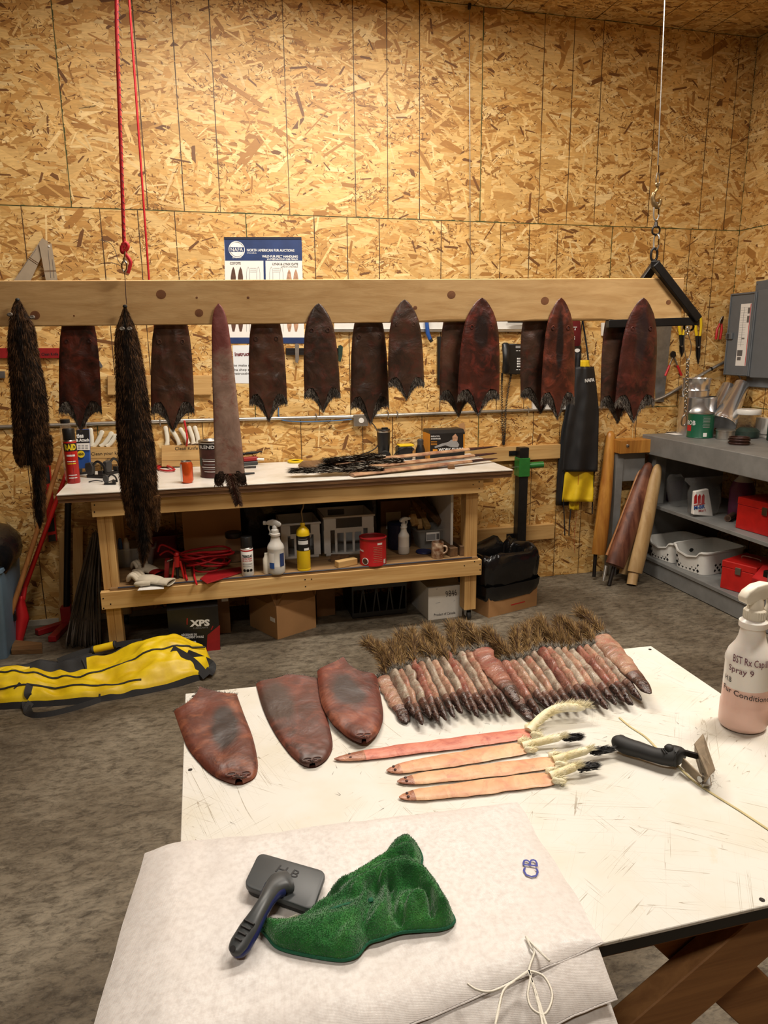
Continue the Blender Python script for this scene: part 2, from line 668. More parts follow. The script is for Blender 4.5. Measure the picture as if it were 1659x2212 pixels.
plain('yellow_vinyl', (238, 206, 24), 0.45, var=0.14, scale=9, bump=0.3, bscale=12, col2=(212, 176, 14))
plain('apron_yellow', (232, 196, 30), 0.5, var=0.1)
plain('green_paint', (42, 118, 50), 0.36, var=0.2)
plain('green_can', (22, 92, 66), 0.36, var=0.12)
plain('green_dark', (30, 56, 44), 0.5, var=0.5, scale=50)
plain('blue_bin', (104, 128, 148), 0.5, var=0.1)
plain('blue_plastic', (38, 84, 160), 0.4)
plain('blue_cable', (66, 110, 156), 0.5)
plain('navy_print', (40, 62, 112), 0.4, var=0.3, scale=8)
plain('navy_dark', (22, 30, 54), 0.4)
plain('paper', (238, 234, 228), 0.6, var=0.03)
plain('paper_blue', (230, 234, 238), 0.6, var=0.03)
plain('print_grey', (150, 150, 150), 0.6)
plain('print_mid', (104, 100, 98), 0.6)
plain('print_brown', (96, 62, 44), 0.6, var=0.4, scale=60)
plain('print_tan', (196, 150, 118), 0.6, var=0.4, scale=60)
plain('ink_black', (22, 20, 22), 0.6)
plain('ink_blue', (30, 46, 150), 0.5)
plain('ink_plum', (112, 62, 78), 0.6)
plain('ink_red', (196, 40, 40), 0.5)
plain('print_white', (240, 240, 238), 0.5)
plain('print_yellow', (240, 214, 40), 0.5)
plain('print_orange', (230, 150, 36), 0.5)
plain('cardboard', (178, 134, 88), 0.75, var=0.12, scale=6)
plain('cardboard_grey', (170, 152, 128), 0.75, var=0.1)
plain('cardboard_dark', (128, 92, 58), 0.8, var=0.15)
plain('white_carton', (222, 218, 210), 0.6, var=0.05)
plain('black_carton', (26, 25, 26), 0.4, var=0.3)
plain('rope_red', (196, 24, 34), 0.55, var=0.2, scale=60)
plain('rope_fleck', (40, 30, 60), 0.6)
plain('string_dark', (58, 30, 34), 0.6)
plain('string_white', (232, 226, 212), 0.7, bump=0.3, bscale=300)
plain('apron_black', (28, 28, 30), 0.6, var=0.25, scale=7, bump=0.15, bscale=12)
plain('jacket_black', (24, 24, 26), 0.75, var=0.2)
plain('strap_black', (34, 34, 36), 0.7, bump=0.25, bscale=400)
plain('bag_black', (20, 20, 22), 0.22, var=0.2, bump=1.0, bscale=14)
plain('wire_dark', (98, 88, 76), 0.5, metal=0.3, var=0.4, scale=14)
plain('paint_can_brown', (84, 54, 50), 0.36, var=0.35, scale=30)
plain('leather_pale', (206, 194, 172), 0.75, var=0.15, bump=0.3, bscale=25)
plain('mug_stone', (206, 184, 158), 0.4, col2=(120, 74, 46), scale=34)
plain('purple_liquid', (108, 46, 84), 0.35, var=0.15)
plain('purple_tin', (74, 52, 70), 0.4)
plain('navy_tin', (40, 44, 72), 0.4, var=0.3, scale=40)
plain('pipe_brown', (92, 66, 52), 0.6)
plain('cream_trim', (212, 204, 188), 0.6)
plain('tail_black', (22, 20, 22), 0.5)
plain('copper_wire', (70, 46, 40), 0.4, metal=0.4)
plain('twine', (206, 190, 140), 0.8)
plain('rusty_steel', (150, 134, 112), 0.5, metal=0.55, var=0.35, scale=40)
plain('dark_wire', (38, 34, 32), 0.5)
plain('skunk_skin', (196, 158, 120), 0.5, col2=(140, 96, 76), scale=14)
plain('skull_dark', (72, 38, 36), 0.45, col2=(40, 24, 22), scale=30)

def glassy(name, col, rough=0.1, trans=0.9, alpha=1.0, ior=1.3):
 def mk(nm):
  k = NT(nm)
  return k.end(srgb(col), rough, spec=0.5, Transmission_Weight=trans, IOR=ior, Alpha=alpha)
 MAKERS[name] = mk

glassy('clear_bin', (214, 212, 206), 0.3, 0.6, 0.42)
glassy('clear_jar', (234, 238, 236), 0.05, 0.9, 0.22)
glassy('clear_film', (235, 235, 232), 0.14, 0.8, 0.24)

def mk_bottle(nm, pink, level, top=(236, 226, 214)):
 """translucent bottle wall, tinted below the level of the liquid"""
 k = NT(nm)
 o = k.n('SeparateXYZ')
 k.put(o.inputs[0], k.n('TexCoord').outputs['Object'])
 f = k.math('LESS_THAN', o.outputs[2], level)
 col = k.mix(f, srgb(top), srgb(pink))
 return k.end(col, 0.32, spec=0.5, Subsurface_Weight=0.35, Subsurface_Radius=(0.03, 0.02, 0.015), Subsurface_Scale=0.5)

MAKERS['bottle_pink'] = lambda nm: mk_bottle(nm, (238, 198, 182), 0.098, (240, 234, 226))
MAKERS['bottle_clear'] = lambda nm: mk_bottle(nm, (196, 192, 184), 0.05, (214, 210, 202))

def mk_weave(nm, base=(224, 219, 215), dark=(206, 199, 194)):
 """woven polypropylene sacking"""
 k = NT(nm)
 v = k.coord('Object')
 w1 = k.n('TexWave', wave_type='BANDS', bands_direction='X')
 w2 = k.n('TexWave', wave_type='BANDS', bands_direction='Y')
 for w in (w1, w2):
  k.put(w.inputs['Vector'], k.coord('Object', rot=(0, 0, 0.12)))
  w.inputs['Scale'].default_value = 210
  w.inputs['Distortion'].default_value = 1.5
 g = k.noise(v, 120, 3, 0.6)
 h = k.math('ADD', k.math('MULTIPLY', w1.outputs['Fac'], w2.outputs['Fac']), k.math('MULTIPLY', g, 0.8))
 col = k.mix(k.ramp(g, [(0.4, 0.0), (0.7, 1.0)]), srgb(base), srgb(dark))
 col = k.mix(k.math('MULTIPLY', k.ramp(k.noise(v, 5, 4, 0.6), [(0.4, 0.0), (0.75, 1.0)]), 0.5), col, srgb((212, 202, 194)))
 k.bump(h, 0.22, 0.001)
 return k.end(col, k.math('MULTIPLY_ADD', g, 0.5, 0.14), spec=0.55)

MAKERS['sack_weave'] = mk_weave

def mk_terry(nm):
 k = NT(nm)
 v = k.coord('Object')
 a = k.noise(v, 22, 5, 0.65)
 b = k.noise(v, 420, 2, 0.6)
 col = k.ramp(a, [(0.32, srgb((26, 84, 38))), (0.52, srgb((44, 118, 50))), (0.70, srgb((72, 140, 62)))])
 col = k.mix(k.math('MULTIPLY', b, 0.4), col, srgb((20, 70, 36)))
 k.bump(k.math('ADD', k.math('MULTIPLY', b, 0.7), k.noise(v, 60, 3, 0.6)), 0.8, 0.004)
 return k.end(col, 0.9, spec=0.15, Sheen_Weight=0.4)

MAKERS['terry_green'] = mk_terry
plain('terry_hem', (22, 96, 66), 0.85, bump=0.4, bscale=300)
hide('squirrel_hide_a', (178, 142, 118), (132, 98, 80), (158, 90, 74), gloss=0.3, scale=2.6, bumps=0.6)
hide('squirrel_hide_b', (178, 164, 146), (130, 114, 98), (140, 94, 80), gloss=0.3, scale=2.6, bumps=0.6)
hide('squirrel_hide_c', (160, 108, 90), (114, 70, 60), (144, 62, 52), gloss=0.3, scale=2.6, bumps=0.6)
hide('squirrel_neck', (116, 82, 68), (74, 50, 42), (110, 60, 50), gloss=0.34, scale=3.0, bumps=0.6)
hide('squirrel_head', (74, 50, 42), (38, 27, 24), (112, 74, 60), gloss=0.3, scale=4.0, bumps=0.7)
hide('weasel_red', (218, 142, 116), (196, 112, 90), (170, 76, 64), gloss=0.5, scale=1.6, bumps=0.35)
hide('weasel_tan', (226, 184, 142), (206, 152, 110), (204, 136, 106), gloss=0.5, scale=1.6, bumps=0.35)
hide('weasel_head', (196, 138, 102), (140, 84, 62), (176, 108, 80), gloss=0.4, scale=3.0)

# ------------------------------------------------------------------ the room
PW, PH, RX, RZ = 2.4384, 1.2192, 4.405, 3.6576
fl = MB().box(-5.2, RX + 0.1, -9.2, 0.12, -0.12, 0).build('floor', 'concrete', origin=(0, 0, 0))
struct(fl)

def clip_rect(poly, W, H):
 for ax, lim, sg in ((0, 0.001, 1), (0, W - 0.001, -1), (1, 0.001, 1), (1, H - 0.001, -1)):
  out = []
  for i, p in enumerate(poly):
   q = poly[(i + 1) % len(poly)]
   a, b = (p[ax] - lim) * sg, (q[ax] - lim) * sg
   if a >= 0:
    out.append(p)
   if (a >= 0) != (b >= 0):
    t = a / (a - b)
    out.append((p[0] + (q[0] - p[0]) * t, p[1] + (q[1] - p[1]) * t))
  poly = out
  if len(poly) < 4:
   return None
 return poly

TONES = [srgb(c) for c in ((112, 72, 36), (172, 122, 60), (206, 156, 86), (220, 174, 102), (230, 188, 118), (238, 200, 132), (244, 212, 150), (234, 194, 124))]

def osb_mesh(W, H, seed, lines=True, dens=1.0):
 """one strand board lying in x (0..W), z (0..H), face towards -y: a slab covered with flakes"""
 g = np.random.default_rng(seed)
 vs, fs, tint = [], [], []

 def put(poly, y, c):
  b = len(vs)
  for q in poly:
   vs.append((q[0], y, q[1]))
   tint.append(c)
  fs.append(tuple(range(b, b + len(poly))))
 # slab
 e = 0.0011
 base = TONES[2]
 c8 = [(e, 0, e), (W - e, 0, e), (W - e, 0.011, e), (e, 0.011, e), (e, 0, H - e), (W - e, 0, H - e), (W - e, 0.011, H - e), (e, 0.011, H - e)]
 edge = srgb((86, 100, 58))
 vs += c8
 tint += [edge] * 8
 fs += [(3, 2, 1, 0), (4, 5, 6, 7), (1, 2, 6, 5), (2, 3, 7, 6), (3, 0, 4, 7)]
 put([(e, e), (W - e, e), (W - e, H - e), (e, H - e)], -0.0001, edge)
 i = 0.0042
 put([(i, i), (W - i, i), (W - i, H - i), (i, H - i)], -0.0002, TONES[2])
 A = W * H
 # kind: per square metre, length, width, spread, depth band, tone weights
 kinds = [(int(1500 * dens), 0.045, 0.0085, 0.45, (0.0003, 0.0012), (0.02, 0.16, 0.28, 0.26, 0.14, 0.08, 0.03, 0.03)),
    (int(620 * dens), 0.085, 0.017, 0.36, (0.0006, 0.0016), (0.01, 0.08, 0.17, 0.24, 0.22, 0.16, 0.05, 0.07)),
    (int(125 * dens), 0.125, 0.031, 0.42, (0.0009, 0.0018), (0.0, 0.08, 0.12, 0.22, 0.24, 0.18, 0.08, 0.08)),
    (int(150 * dens), 0.09, 0.011, 0.75, (0.0012, 0.0020), (0.02, 0.14, 0.08, 0.10, 0.18, 0.24, 0.14, 0.10)),
    (int(1500 * dens), 0.017, 0.0030, 0.9, (0.0012, 0.0020), (0.50, 0.22, 0.05, 0.03, 0.05, 0.06, 0.09, 0.0)),
    (int(26 * dens), 0.055, 0.012, 0.7, (0.0019, 0.0021), (0.55, 0.45, 0, 0, 0, 0, 0, 0))]
 patch = [(g.uniform(0, W), g.uniform(0, H), g.uniform(0.05, 0.16)) for _ in range(int(7 * A))]
 for n, L, Wd, spread, (d0, d1), wt in kinds:
  wt = np.array(wt) / sum(wt)
  n = int(n * A)
  X, Z = g.uniform(0, W, n), g.uniform(0, H, n)
  if Wd < 0.004 and patch:       # the fine dark chips gather in patches
   m = n // 2
   pi = g.integers(0, len(patch), m)
   for j in range(m):
    px, pz, pr = patch[pi[j]]
    X[j] = np.clip(px + g.normal(0, pr), 0, W)
    Z[j] = np.clip(pz + g.normal(0, pr * 0.6), 0, H)
  ang = g.normal(0, spread, n)
  steep = g.random(n) < 0.16
  ang[steep] = g.uniform(-1.57, 1.57, steep.sum())
  ll = L * g.lognormal(0, 0.34, n)
  ww = Wd * g.lognormal(0, 0.38, n)
  dd = g.uniform(d0, d1, n)
  ti = g.choice(len(TONES), n, p=wt)
  tv = g.uniform(0.86, 1.10, n)
  rag = g.normal(0, 1, (n, 6))
  ca, sa = np.cos(ang), np.sin(ang)
  for j in range(n):
   l, w = ll[j] / 2, ww[j] / 2
   r = rag[j]
   pl = [(-l + r[0] * w * 0.7, -w), (l + r[1] * w * 0.7, -w * (1 + 0.12 * r[4])), (l + abs(r[2]) * w * 0.8, w * 0.25 * r[3]),
     (l - abs(r[3]) * w * 0.9, w), (-l + r[2] * w * 0.8, w * (1 + 0.12 * r[5])), (-l - abs(r[4]) * w * 0.7, -w * 0.2 * r[5])]
   pl = [(X[j] + a * ca[j] - b * sa[j], Z[j] + a * sa[j] + b * ca[j]) for a, b in pl]
   if not (l + w * 2 < X[j] < W - l - w * 2 and l + w * 2 < Z[j] < H - l - w * 2):
    pl = clip_rect(pl, W - 0.004, H - 0.004)
    if pl is None:
     continue
   ar = sum(pl[q - 1][0] * pl[q][1] - pl[q][0] * pl[q - 1][1] for q in range(len(pl)))
   if abs(ar) < l * w * 1.2:
    continue
   c = TONES[ti[j]]
   put(pl, -dd[j], tuple(q * tv[j] for q in c))
 if lines:                          # printed stud lines, slightly broken
  dark = srgb((56, 40, 24))
  for inch in (16, 24, 32, 48, 64, 72, 80):
   x = inch * 0.0254
   if x > W - 0.01:
    continue
   z = 0.0
   while z < H:
    l = g.uniform(0.03, 0.22)
    w = g.uniform(0.0017, 0.0029)
    o = g.normal(0, 0.0004)
    put([(x + o - w, z), (x + o + w, z), (x + o + w, min(z + l, H)), (x + o - w, min(z + l, H))], -0.0024, dark)
    z += l + (0.004 if g.random() < 0.2 else 0)
 me = bpy.data.meshes.new('osb_panel')
 me.from_pydata(vs, [], fs)
 ca = me.color_attributes.new('tint', 'FLOAT_COLOR', 'POINT')
 ca.data.foreach_set('color', np.concatenate([np.array(tint), np.ones((len(tint), 1))], 1).astype(np.float32).ravel())
 me.materials.append(MAT('osb'))
 return me

OSB = {}

def osb_panel(parent, W, H, seed, M):
 key = (round(W, 2), round(H, 2), seed)
 if key not in OSB:
  OSB[key] = osb_mesh(W, H, seed)
 o = bpy.data.objects.new('osb_panel', OSB[key])
 COL.objects.link(o)
 o.parent = parent
 o.matrix_local = M
 return o

def osb_wall(name, backing):
 return struct(backing.build(name, 'dark_gap', origin=(0, 0, 0)))

wb = osb_wall('wall_back', MB().box(-5.1, RX + 0.1, 0.0115, 0.1, 0, RZ + 0.05))
rows = ((0, (-4.877, -PW + 0.02, 0.02, 0.02 + PW, RX)), (PH, (0.958 - 2 * PW, 0.958 - PW, 0.958, 0.958 + PW, RX)), (2 * PH, (-4.877, -PW, 0.0, PW, RX)))
for ri, (z0, xs) in enumerate(rows):
 for ci, (a, b) in enumerate(zip(xs[:-1], xs[1:])):
  full = abs(b - a - PW) < 0.01
  osb_panel(wb, PW if full else b - a, PH, (1 + (ri + ci) % 3) if full else 17 + ri, Matrix.Translation((a, 0, z0)))
wr = osb_wall('wall_right', MB().box(RX + 0.0115, RX + 0.1, -9.2, 0.1, 0, RZ + 0.05))
RYM = Matrix(((0, 1, 0, 0), (-1, 0, 0, 0), (0, 0, 1, 0), (0, 0, 0, 1)))     # local x -> -y, face (-y) -> -x
for r, y0 in ((0, 0.0), (1, 0.0), (2, 0.0)):
 y = y0
 k = 0
 while y - PW > -8:
  osb_panel(wr, PW, PH, 1 + (r + k + 1) % 3, Matrix.Translation((RX, y, r * PH)) @ RYM)
  y -= PW
  k += 1
cl = osb_wall('ceiling', MB().box(-5.1, RX + 0.1, -9.2, 0.1, RZ + 0.0115, RZ + 0.1))
CYM = Matrix(((1, 0, 0, 0), (0, 0, -1, 0), (0, 1, 0, 0), (0, 0, 0, 1)))     # face (-y) -> down, local z -> -y
y = 0.0
row = 0
while y - PH > -8.6:
 x = RX - PW * (0.62 if row % 2 else 1.0)
 while x > -5.0:
  osb_panel(cl, PW, PH, 1 + row % 3, Matrix.Translation((x, y, RZ)) @ CYM)
  x -= PW
 if row % 2:
  osb_panel(cl, PW * 0.62, PH, 5, Matrix.Translation((RX - PW * 0.62, y, RZ)) @ CYM)
 y -= PH
 row += 1
struct(MB().box(-5.2, -5.1, -9.2, 0.1, 0, RZ).build('wall_left', 'osb_far', origin=(0, 0, 0)))
struct(MB().box(-5.2, RX + 0.1, -9.3, -9.2, 0, RZ).build('wall_front', 'osb_far', origin=(0, 0, 0)))
# pale strip along the foot of the back wall
struct(MB().box(-4.9, 0.5, -0.012, -0.001, 0.0, 0.035).build('baseboard_back', 'cream_trim', origin=(0, 0, 0)))

# ------------------------------------------------------------------ hanging beam
BX0, BY0, BSL = -0.15, -1.186, -0.1435          # front face line of the beam
B_DIR = Vector((1, BSL, 0)).normalized()
B_N = Vector((B_DIR.y, -B_DIR.x, 0))            # towards the camera
BZ0, BZ1, BT = 1.760, 1.944, 0.038

def onB(x, y, off=0.0):
 """a point of the photograph on the beam's front face, moved off towards the camera"""
 return onP(x, y, Vector((BX0, BY0, 0)) + B_N * off, B_N)

def beam_end(px):
 p = onB(px, 650)
 return Vector((p.x, p.y, 0))

bt = thing('hanging_beam', 'long pale pine board hung level, pelts along both its faces', 'beam', onB(700, 700), world=True)
a, b = beam_end(0) - B_DIR * 0.75, beam_end(1474)
zl = lambda q: 0.004 * (q.x + 0.15)
rings = []
for t in np.linspace(0, 1, 60):
 q = a.lerp(b, t)
 dz = zl(q)
 # wane along the lower edge towards the right half
 wane = 0.010 * max(0, math.sin((t - 0.66) / 0.10 * PI)) if 0.66 < t < 0.76 else (0.006 if t > 0.80 and t < 0.9 else 0.0)
 w = wane + 0.0012 * noise.noise((t * 40, 0, 0))
 e = 0.003
 f_, k_ = q, q - B_N * BT
 prof = [(f_, BZ0 + e + w), (f_ - B_N * e, BZ0 + w * 0.6), (k_ + B_N * e, BZ0), (k_, BZ0 + e), (k_, BZ1 - e), (k_ + B_N * e, BZ1), (f_ - B_N * e, BZ1), (f_, BZ1 - e)]
 rings.append([Vector((c.x, c.y, z + dz)) for c, z in prof])
MB().loft(rings).build('plank', 'beam_wood', bt)
for (kx, ky, kr) in ((348, 636, 0.021), (430, 676, 0.018), (975, 637, 0.019), (1177, 650, 0.019), (1444, 653, 0.012), (76, 681, 0.020), (536, 643, 0.006), (425, 643, 0.005), (160, 682, 0.004), (897, 665, 0.009)):
 p = onB(kx, ky)
 MB().lathe([(kr, -0.002), (kr, 0.0006), (kr * 0.7, 0.0009), (0.0001, 0.0009)], p, 14, axis=B_N, sx=1.0, sy=0.92).build('knot', 'knot', bt, smooth=50)

# ------------------------------------------------------------------ work bench
BZ, BF, BB = 0.948, -0.735, -0.02
wbn = thing('workbench', 'long pine workbench with white top, lower shelf and casters', 'workbench', (1.1, -0.4, 0), world=True)
tx0, tx1 = -0.113, 2.385
MB().box(tx0, tx1, BF, BB, BZ - 0.006, BZ).build('top_sheet', 'bench_white', wbn, bevel=0.001)
MB().box(tx0 + 0.002, tx1 - 0.002, BF + 0.002, BB, BZ - 0.026, BZ - 0.0065).build('plywood_sheet', 'ply_edge', wbn)
MB().box(tx0 + 0.004, tx1 - 0.006, BF + 0.005, BB, BZ - 0.046, BZ - 0.0265).build('plywood_sheet', 'ply_edge', wbn)
RF = -0.715                                   # front of the rails
sx0, sx1 = 0.042, 2.208
for (z0, z1) in ((0.815, 0.900), (0.308, 0.404)):
 MB().box(sx0, sx1, RF, RF + 0.038, z0, z1).build('rail', 'pine_x', wbn, bevel=0.002)
 MB().box(sx0, sx1, BB - 0.06, BB - 0.022, z0, z1).build('rail', 'pine_x', wbn, bevel=0.002)
 for xx in (sx0 + 0.075, sx1 - 0.115):
  MB().box(xx, xx + 0.038, RF + 0.04, BB - 0.062, z0, z1).build('crosspiece', 'pine_y', wbn, bevel=0.002)
MB().box(2.21, 2.40, RF + 0.30, RF + 0.338, 0.815, 0.900).build('bracket', 'pine_x', wbn, bevel=0.002)
for xx in (sx0 + 0.015, sx1 - 0.053 - 0.04):
 for dx, dy in ((0.0, 0.039), (0.0385, 0.039)):
  MB().box(xx + dx, xx + dx + 0.038, RF + dy, RF + dy + 0.085, 0.405, 0.899).build('leg', 'pine_z', wbn, bevel=0.002)
  MB().box(xx + dx, xx + dx + 0.038, RF + dy, RF + dy + 0.085, 0.075, 0.403).build('leg', 'pine_z', wbn, bevel=0.002)
 MB().box(xx, xx + 0.077, BB - 0.15, BB - 0.065, 0.075, 0.899).build('leg', 'pine_z', wbn, bevel=0.002)
MB().box(sx0 + 0.05, sx1 - 0.02, RF + 0.012, BB - 0.03, 0.4045, 0.418).build('shelf_board', 'ply_face', wbn)
MB().tube([(sx0 + 0.09, RF + 0.012, 0.4195), (1.1, RF + 0.010, 0.4195), (sx1 - 0.06, RF + 0.012, 0.4195)], 0.0042, 6).build('edge_strip', 'navy_dark', wbn)
MB().box(sx1 - 0.155, sx1 - 0.139, RF + 0.13, BB - 0.08, 0.419, 0.898).build('end_panel', 'white_plastic', wbn)
for (px, py) in ((204, 1091), (204, 1106), (223, 1293), (239, 1305), (224, 1314), (1022, 1047), (1035, 1041), (1035, 1055), (1003, 1222), (1025, 1213), (1037, 1231), (1037, 1219), (659, 1252), (660, 1267), (673, 1251)):
 p = onY(px, py, RF)
 MB().lathe([(0.004, -0.001), (0.004, 0.0008), (0.0001, 0.0008)], p, 8, axis=(0, -1, 0)).build('screw', 'steel_black', wbn)
for xx in (sx0 + 0.055, sx1 - 0.055):
 for yy in (RF + 0.08, BB - 0.11):
  cs = MB().lathe([(0.026, 0.069), (0.026, 0.0745)], (xx, yy, 0), 12).box(xx - 0.018, xx - 0.015, yy - 0.02, yy + 0.016, 0.028, 0.07).box(xx + 0.015, xx + 0.018, yy - 0.02, yy + 0.016, 0.028, 0.07).build('caster_fork', 'steel', wbn)
  MB().lathe([(0.0001, -0.012), (0.026, -0.012), (0.028, -0.008), (0.028, 0.008), (0.026, 0.012), (0.0001, 0.012)], (xx, yy - 0.008, 0.0285), 18, axis=(1, 0, 0)).build('caster_wheel', 'black_rubber', cs, smooth=40)

# ------------------------------------------------------------------ right hand bench with shelves
GX, GZ = 3.70, 1.030
gb = thing('storage_bench', 'grey painted bench with two open shelves along the right wall', 'workbench', (4.0, -0.9, 0), world=True)
gy0, gy1 = -0.055, -2.6
MB().box(GX, RX - 0.003, gy1, gy0, GZ - 0.135, GZ).build('bench_top', 'grey_paint', gb, bevel=0.004)
MB().box(GX + 0.06, RX - 0.003, gy1, gy0 - 0.02, 0.505, 0.530).build('shelf_board', 'grey_paint', gb, bevel=0.002)
MB().box(GX + 0.04, RX - 0.003, gy1, gy0 - 0.02, 0.115, 0.140).build('shelf_board', 'grey_paint', gb, bevel=0.002)
MB().box(GX + 0.05, GX + 0.09, gy1, gy0 - 0.02, 0.005, 0.114).build('kick_board', 'grey_paint', gb, bevel=0.002)
for yy in (-0.12, -1.34, -2.45):
 MB().box(GX + 0.05, GX + 0.14, yy - 0.045, yy + 0.045, 0.531, GZ - 0.136).build('post', 'grey_paint', gb, bevel=0.002)
 if yy < -1:
  MB().box(GX + 0.05, GX + 0.14, yy - 0.045, yy + 0.045, 0.141, 0.504).build('post', 'grey_paint', gb, bevel=0.002)
MB().box(GX + 0.10, RX - 0.003, -0.075, -0.056, 0.142, GZ - 0.137).build('end_panel', 'grey_paint', gb)
# sawhorse against the wall beside it
sh = thing('sawhorse', 'short grey post with a varnished wooden head beside the grey bench', 'sawhorse', (3.5, -0.06, 0), world=True)
p0, p1 = onY(1331, 950, -0.10), onY(1396, 975, -0.10)
MB().box(p0.x, p1.x + 0.03, -0.16, -0.02, p1.z, p0.z).build('head', 'varnished_z', sh, bevel=0.003)
pb = onY(1372, 962, -0.16)
MB().lathe([(0.012, -0.002), (0.012, 0.004), (0.006, 0.008), (0.0001, 0.008)], (pb.x - 0.06, -0.16, pb.z), 12, axis=(0, -1, 0)).build('bolt', 'steel', sh, smooth=40)
MB().box(p0.x + 0.01, p0.x + 0.065, -0.11, -0.03, 0.0, p1.z - 0.001).build('leg', 'grey_paint', sh, bevel=0.002)
MB().box(p0.x + 0.066, p1.x - 0.005, -0.10, -0.06, 0.70, p1.z - 0.001).build('brace', 'grey_paint', sh, bevel=0.002)
MB().box(p0.x + 0.066, p1.x - 0.01, -0.12, -0.05, 0.40, 0.425).build('stretcher', 'leg_wood', sh, bevel=0.002)

# ------------------------------------------------------------------ the near table
TZ = 0.855
TX0, TX1, TYF, TYB = 0.528, 1.765, -3.862, -2.952
tb = thing('cutting_table', 'white scratched work table on crossed wooden legs, pelts laid out on it', 'table', (1.15, -3.4, 0), world=True)

def table_pt(u, v, z):
 """u across, v from the near to the far edge; the far edge is a little skewed as measured"""
 c = [(TX0 - 0.002, TYF + 0.002), (TX1 - 0.02, TYF - 0.004), (TX1 + 0.002, -2.998), (TX0 + 0.003, -2.942)]
 x = (c[0][0] * (1 - u) + c[1][0] * u) * (1 - v) + (c[3][0] * (1 - u) + c[2][0] * u) * v
 y = (c[0][1] * (1 - u) + c[1][1] * u) * (1 - v) + (c[3][1] * (1 - u) + c[2][1] * u) * v
 return Vector((x, y, z))

def table_slab(z0, z1, inset=0.0):
 i = inset
 return MB().hexa([table_pt(i, i, z0), table_pt(1 - i, i, z0), table_pt(1 - i, 1 - i, z0), table_pt(i, 1 - i, z0),
      table_pt(i, i, z1), table_pt(1 - i, i, z1), table_pt(1 - i, 1 - i, z1), table_pt(i, 1 - i, z1)])

table_slab(TZ - 0.006, TZ).build('top_sheet', 'white_board', tb, bevel=0.001)
table_slab(TZ - 0.026, TZ - 0.0063, 0.003).build('plywood_sheet', 'black_plastic', tb)
for (px, py) in ((418, 1504), (411, 1663), (1404, 1403), (1646, 1944), (806, 1459)):
 p = onZ(px, py, TZ)
 MB().lathe([(0.0042, -0.001), (0.0042, 0.0007), (0.0018, 0.0009), (0.0001, 0.0004)], p, 10).build('screw', 'iron_dark', tb, smooth=40)
for vv in (0.07, 0.93):
 p, q = table_pt(0.04, vv, TZ - 0.0445), table_pt(0.98, vv, TZ - 0.0445)
 MB().bar(p, q, 0.06, 0.036).build('frame_rail', 'leg_wood', tb, bevel=0.002)
for vv, dy in ((0.07, 0.0), (0.93, 0.79)):
 for (k0, k1, yo) in (((1612, 2018), (1388, 2212), -0.012), ((1492, 2030), (1640, 2172), 0.030)):
  Yl = TYF + 0.07 + yo
  A_, B_ = onY(*k0, Yl), onY(*k1, Yl)
  d = B_ - A_
  p, q = A_ + d * ((TZ - 0.065 - A_.z) / d.z), A_ + d * (-A_.z / d.z)
  p, q = p + Vector((0, dy, 0)), q + Vector((0, dy, 0))
  nrm = Vector((-d.z, 0, d.x)).normalized() * 0.045
  MB().prism([c - Vector((0, 0.019, 0)) for c in (p - nrm, p + nrm, q + nrm, q - nrm)], (0, 0.038, 0)).build('leg', 'leg_wood', tb, bevel=0.002)
p, q = table_pt(0.30, 0.12, 0.30), table_pt(0.30, 0.88, 0.30)
MB().bar(p, q, 0.038, 0.085).build('stretcher', 'leg_wood', tb, bevel=0.002)

# ------------------------------------------------------------------ pelts stretched on boards, hung on the beam
BEAM_ROT = math.atan(BSL)
PELT_W = [(0, 0.0), (0.012, 0.13), (0.03, 0.24), (0.06, 0.37), (0.12, 0.57), (0.2, 0.74), (0.3, 0.85), (0.45, 0.93), (0.65, 0.98), (0.85, 1.0), (1, 1.0)]
LOW_FRONT = [(0, 0.985), (0.10, 0.94), (0.28, 0.835), (0.52, 0.775), (0.8, 0.785), (1, 0.84)]
LOW_BACK = [(0, 1.0), (0.10, 0.985), (0.35, 0.915), (0.6, 0.872), (0.85, 0.862), (1, 0.868)]

def skin_sheet(mb, wfun, low, L, sgn, thick, lean, amp, seed, nu=22, nv=44, y0=0.0):
 def fn(a, b):
  u = a * 2 - 1
  t = b * interp(abs(u), low)
  # the end of the sheet follows the scalloped lower edge, the sides follow the board
  w = wfun(min(t, 1.0))
  x = u * w + lean * t
  h = thick * (1 - abs(u) ** 3) ** 0.5 * min(1.0, 0.35 + t * 3)
  n = noise.noise((x * 17 + seed * 3.1, t * L * 15, seed)) * amp * 1.2 + noise.noise((x * 44 + seed, t * L * 30, seed + 4)) * amp * 0.28
  n *= (1 - abs(u) ** 4)
  flare = sgn * 0.010 * max(0, t - 0.78) / 0.22 * abs(u)
  return Vector((x, sgn * (h + n) + y0 + flare, -t * L))
 return mb.grid(fn, nu, nv, flip=(sgn > 0))

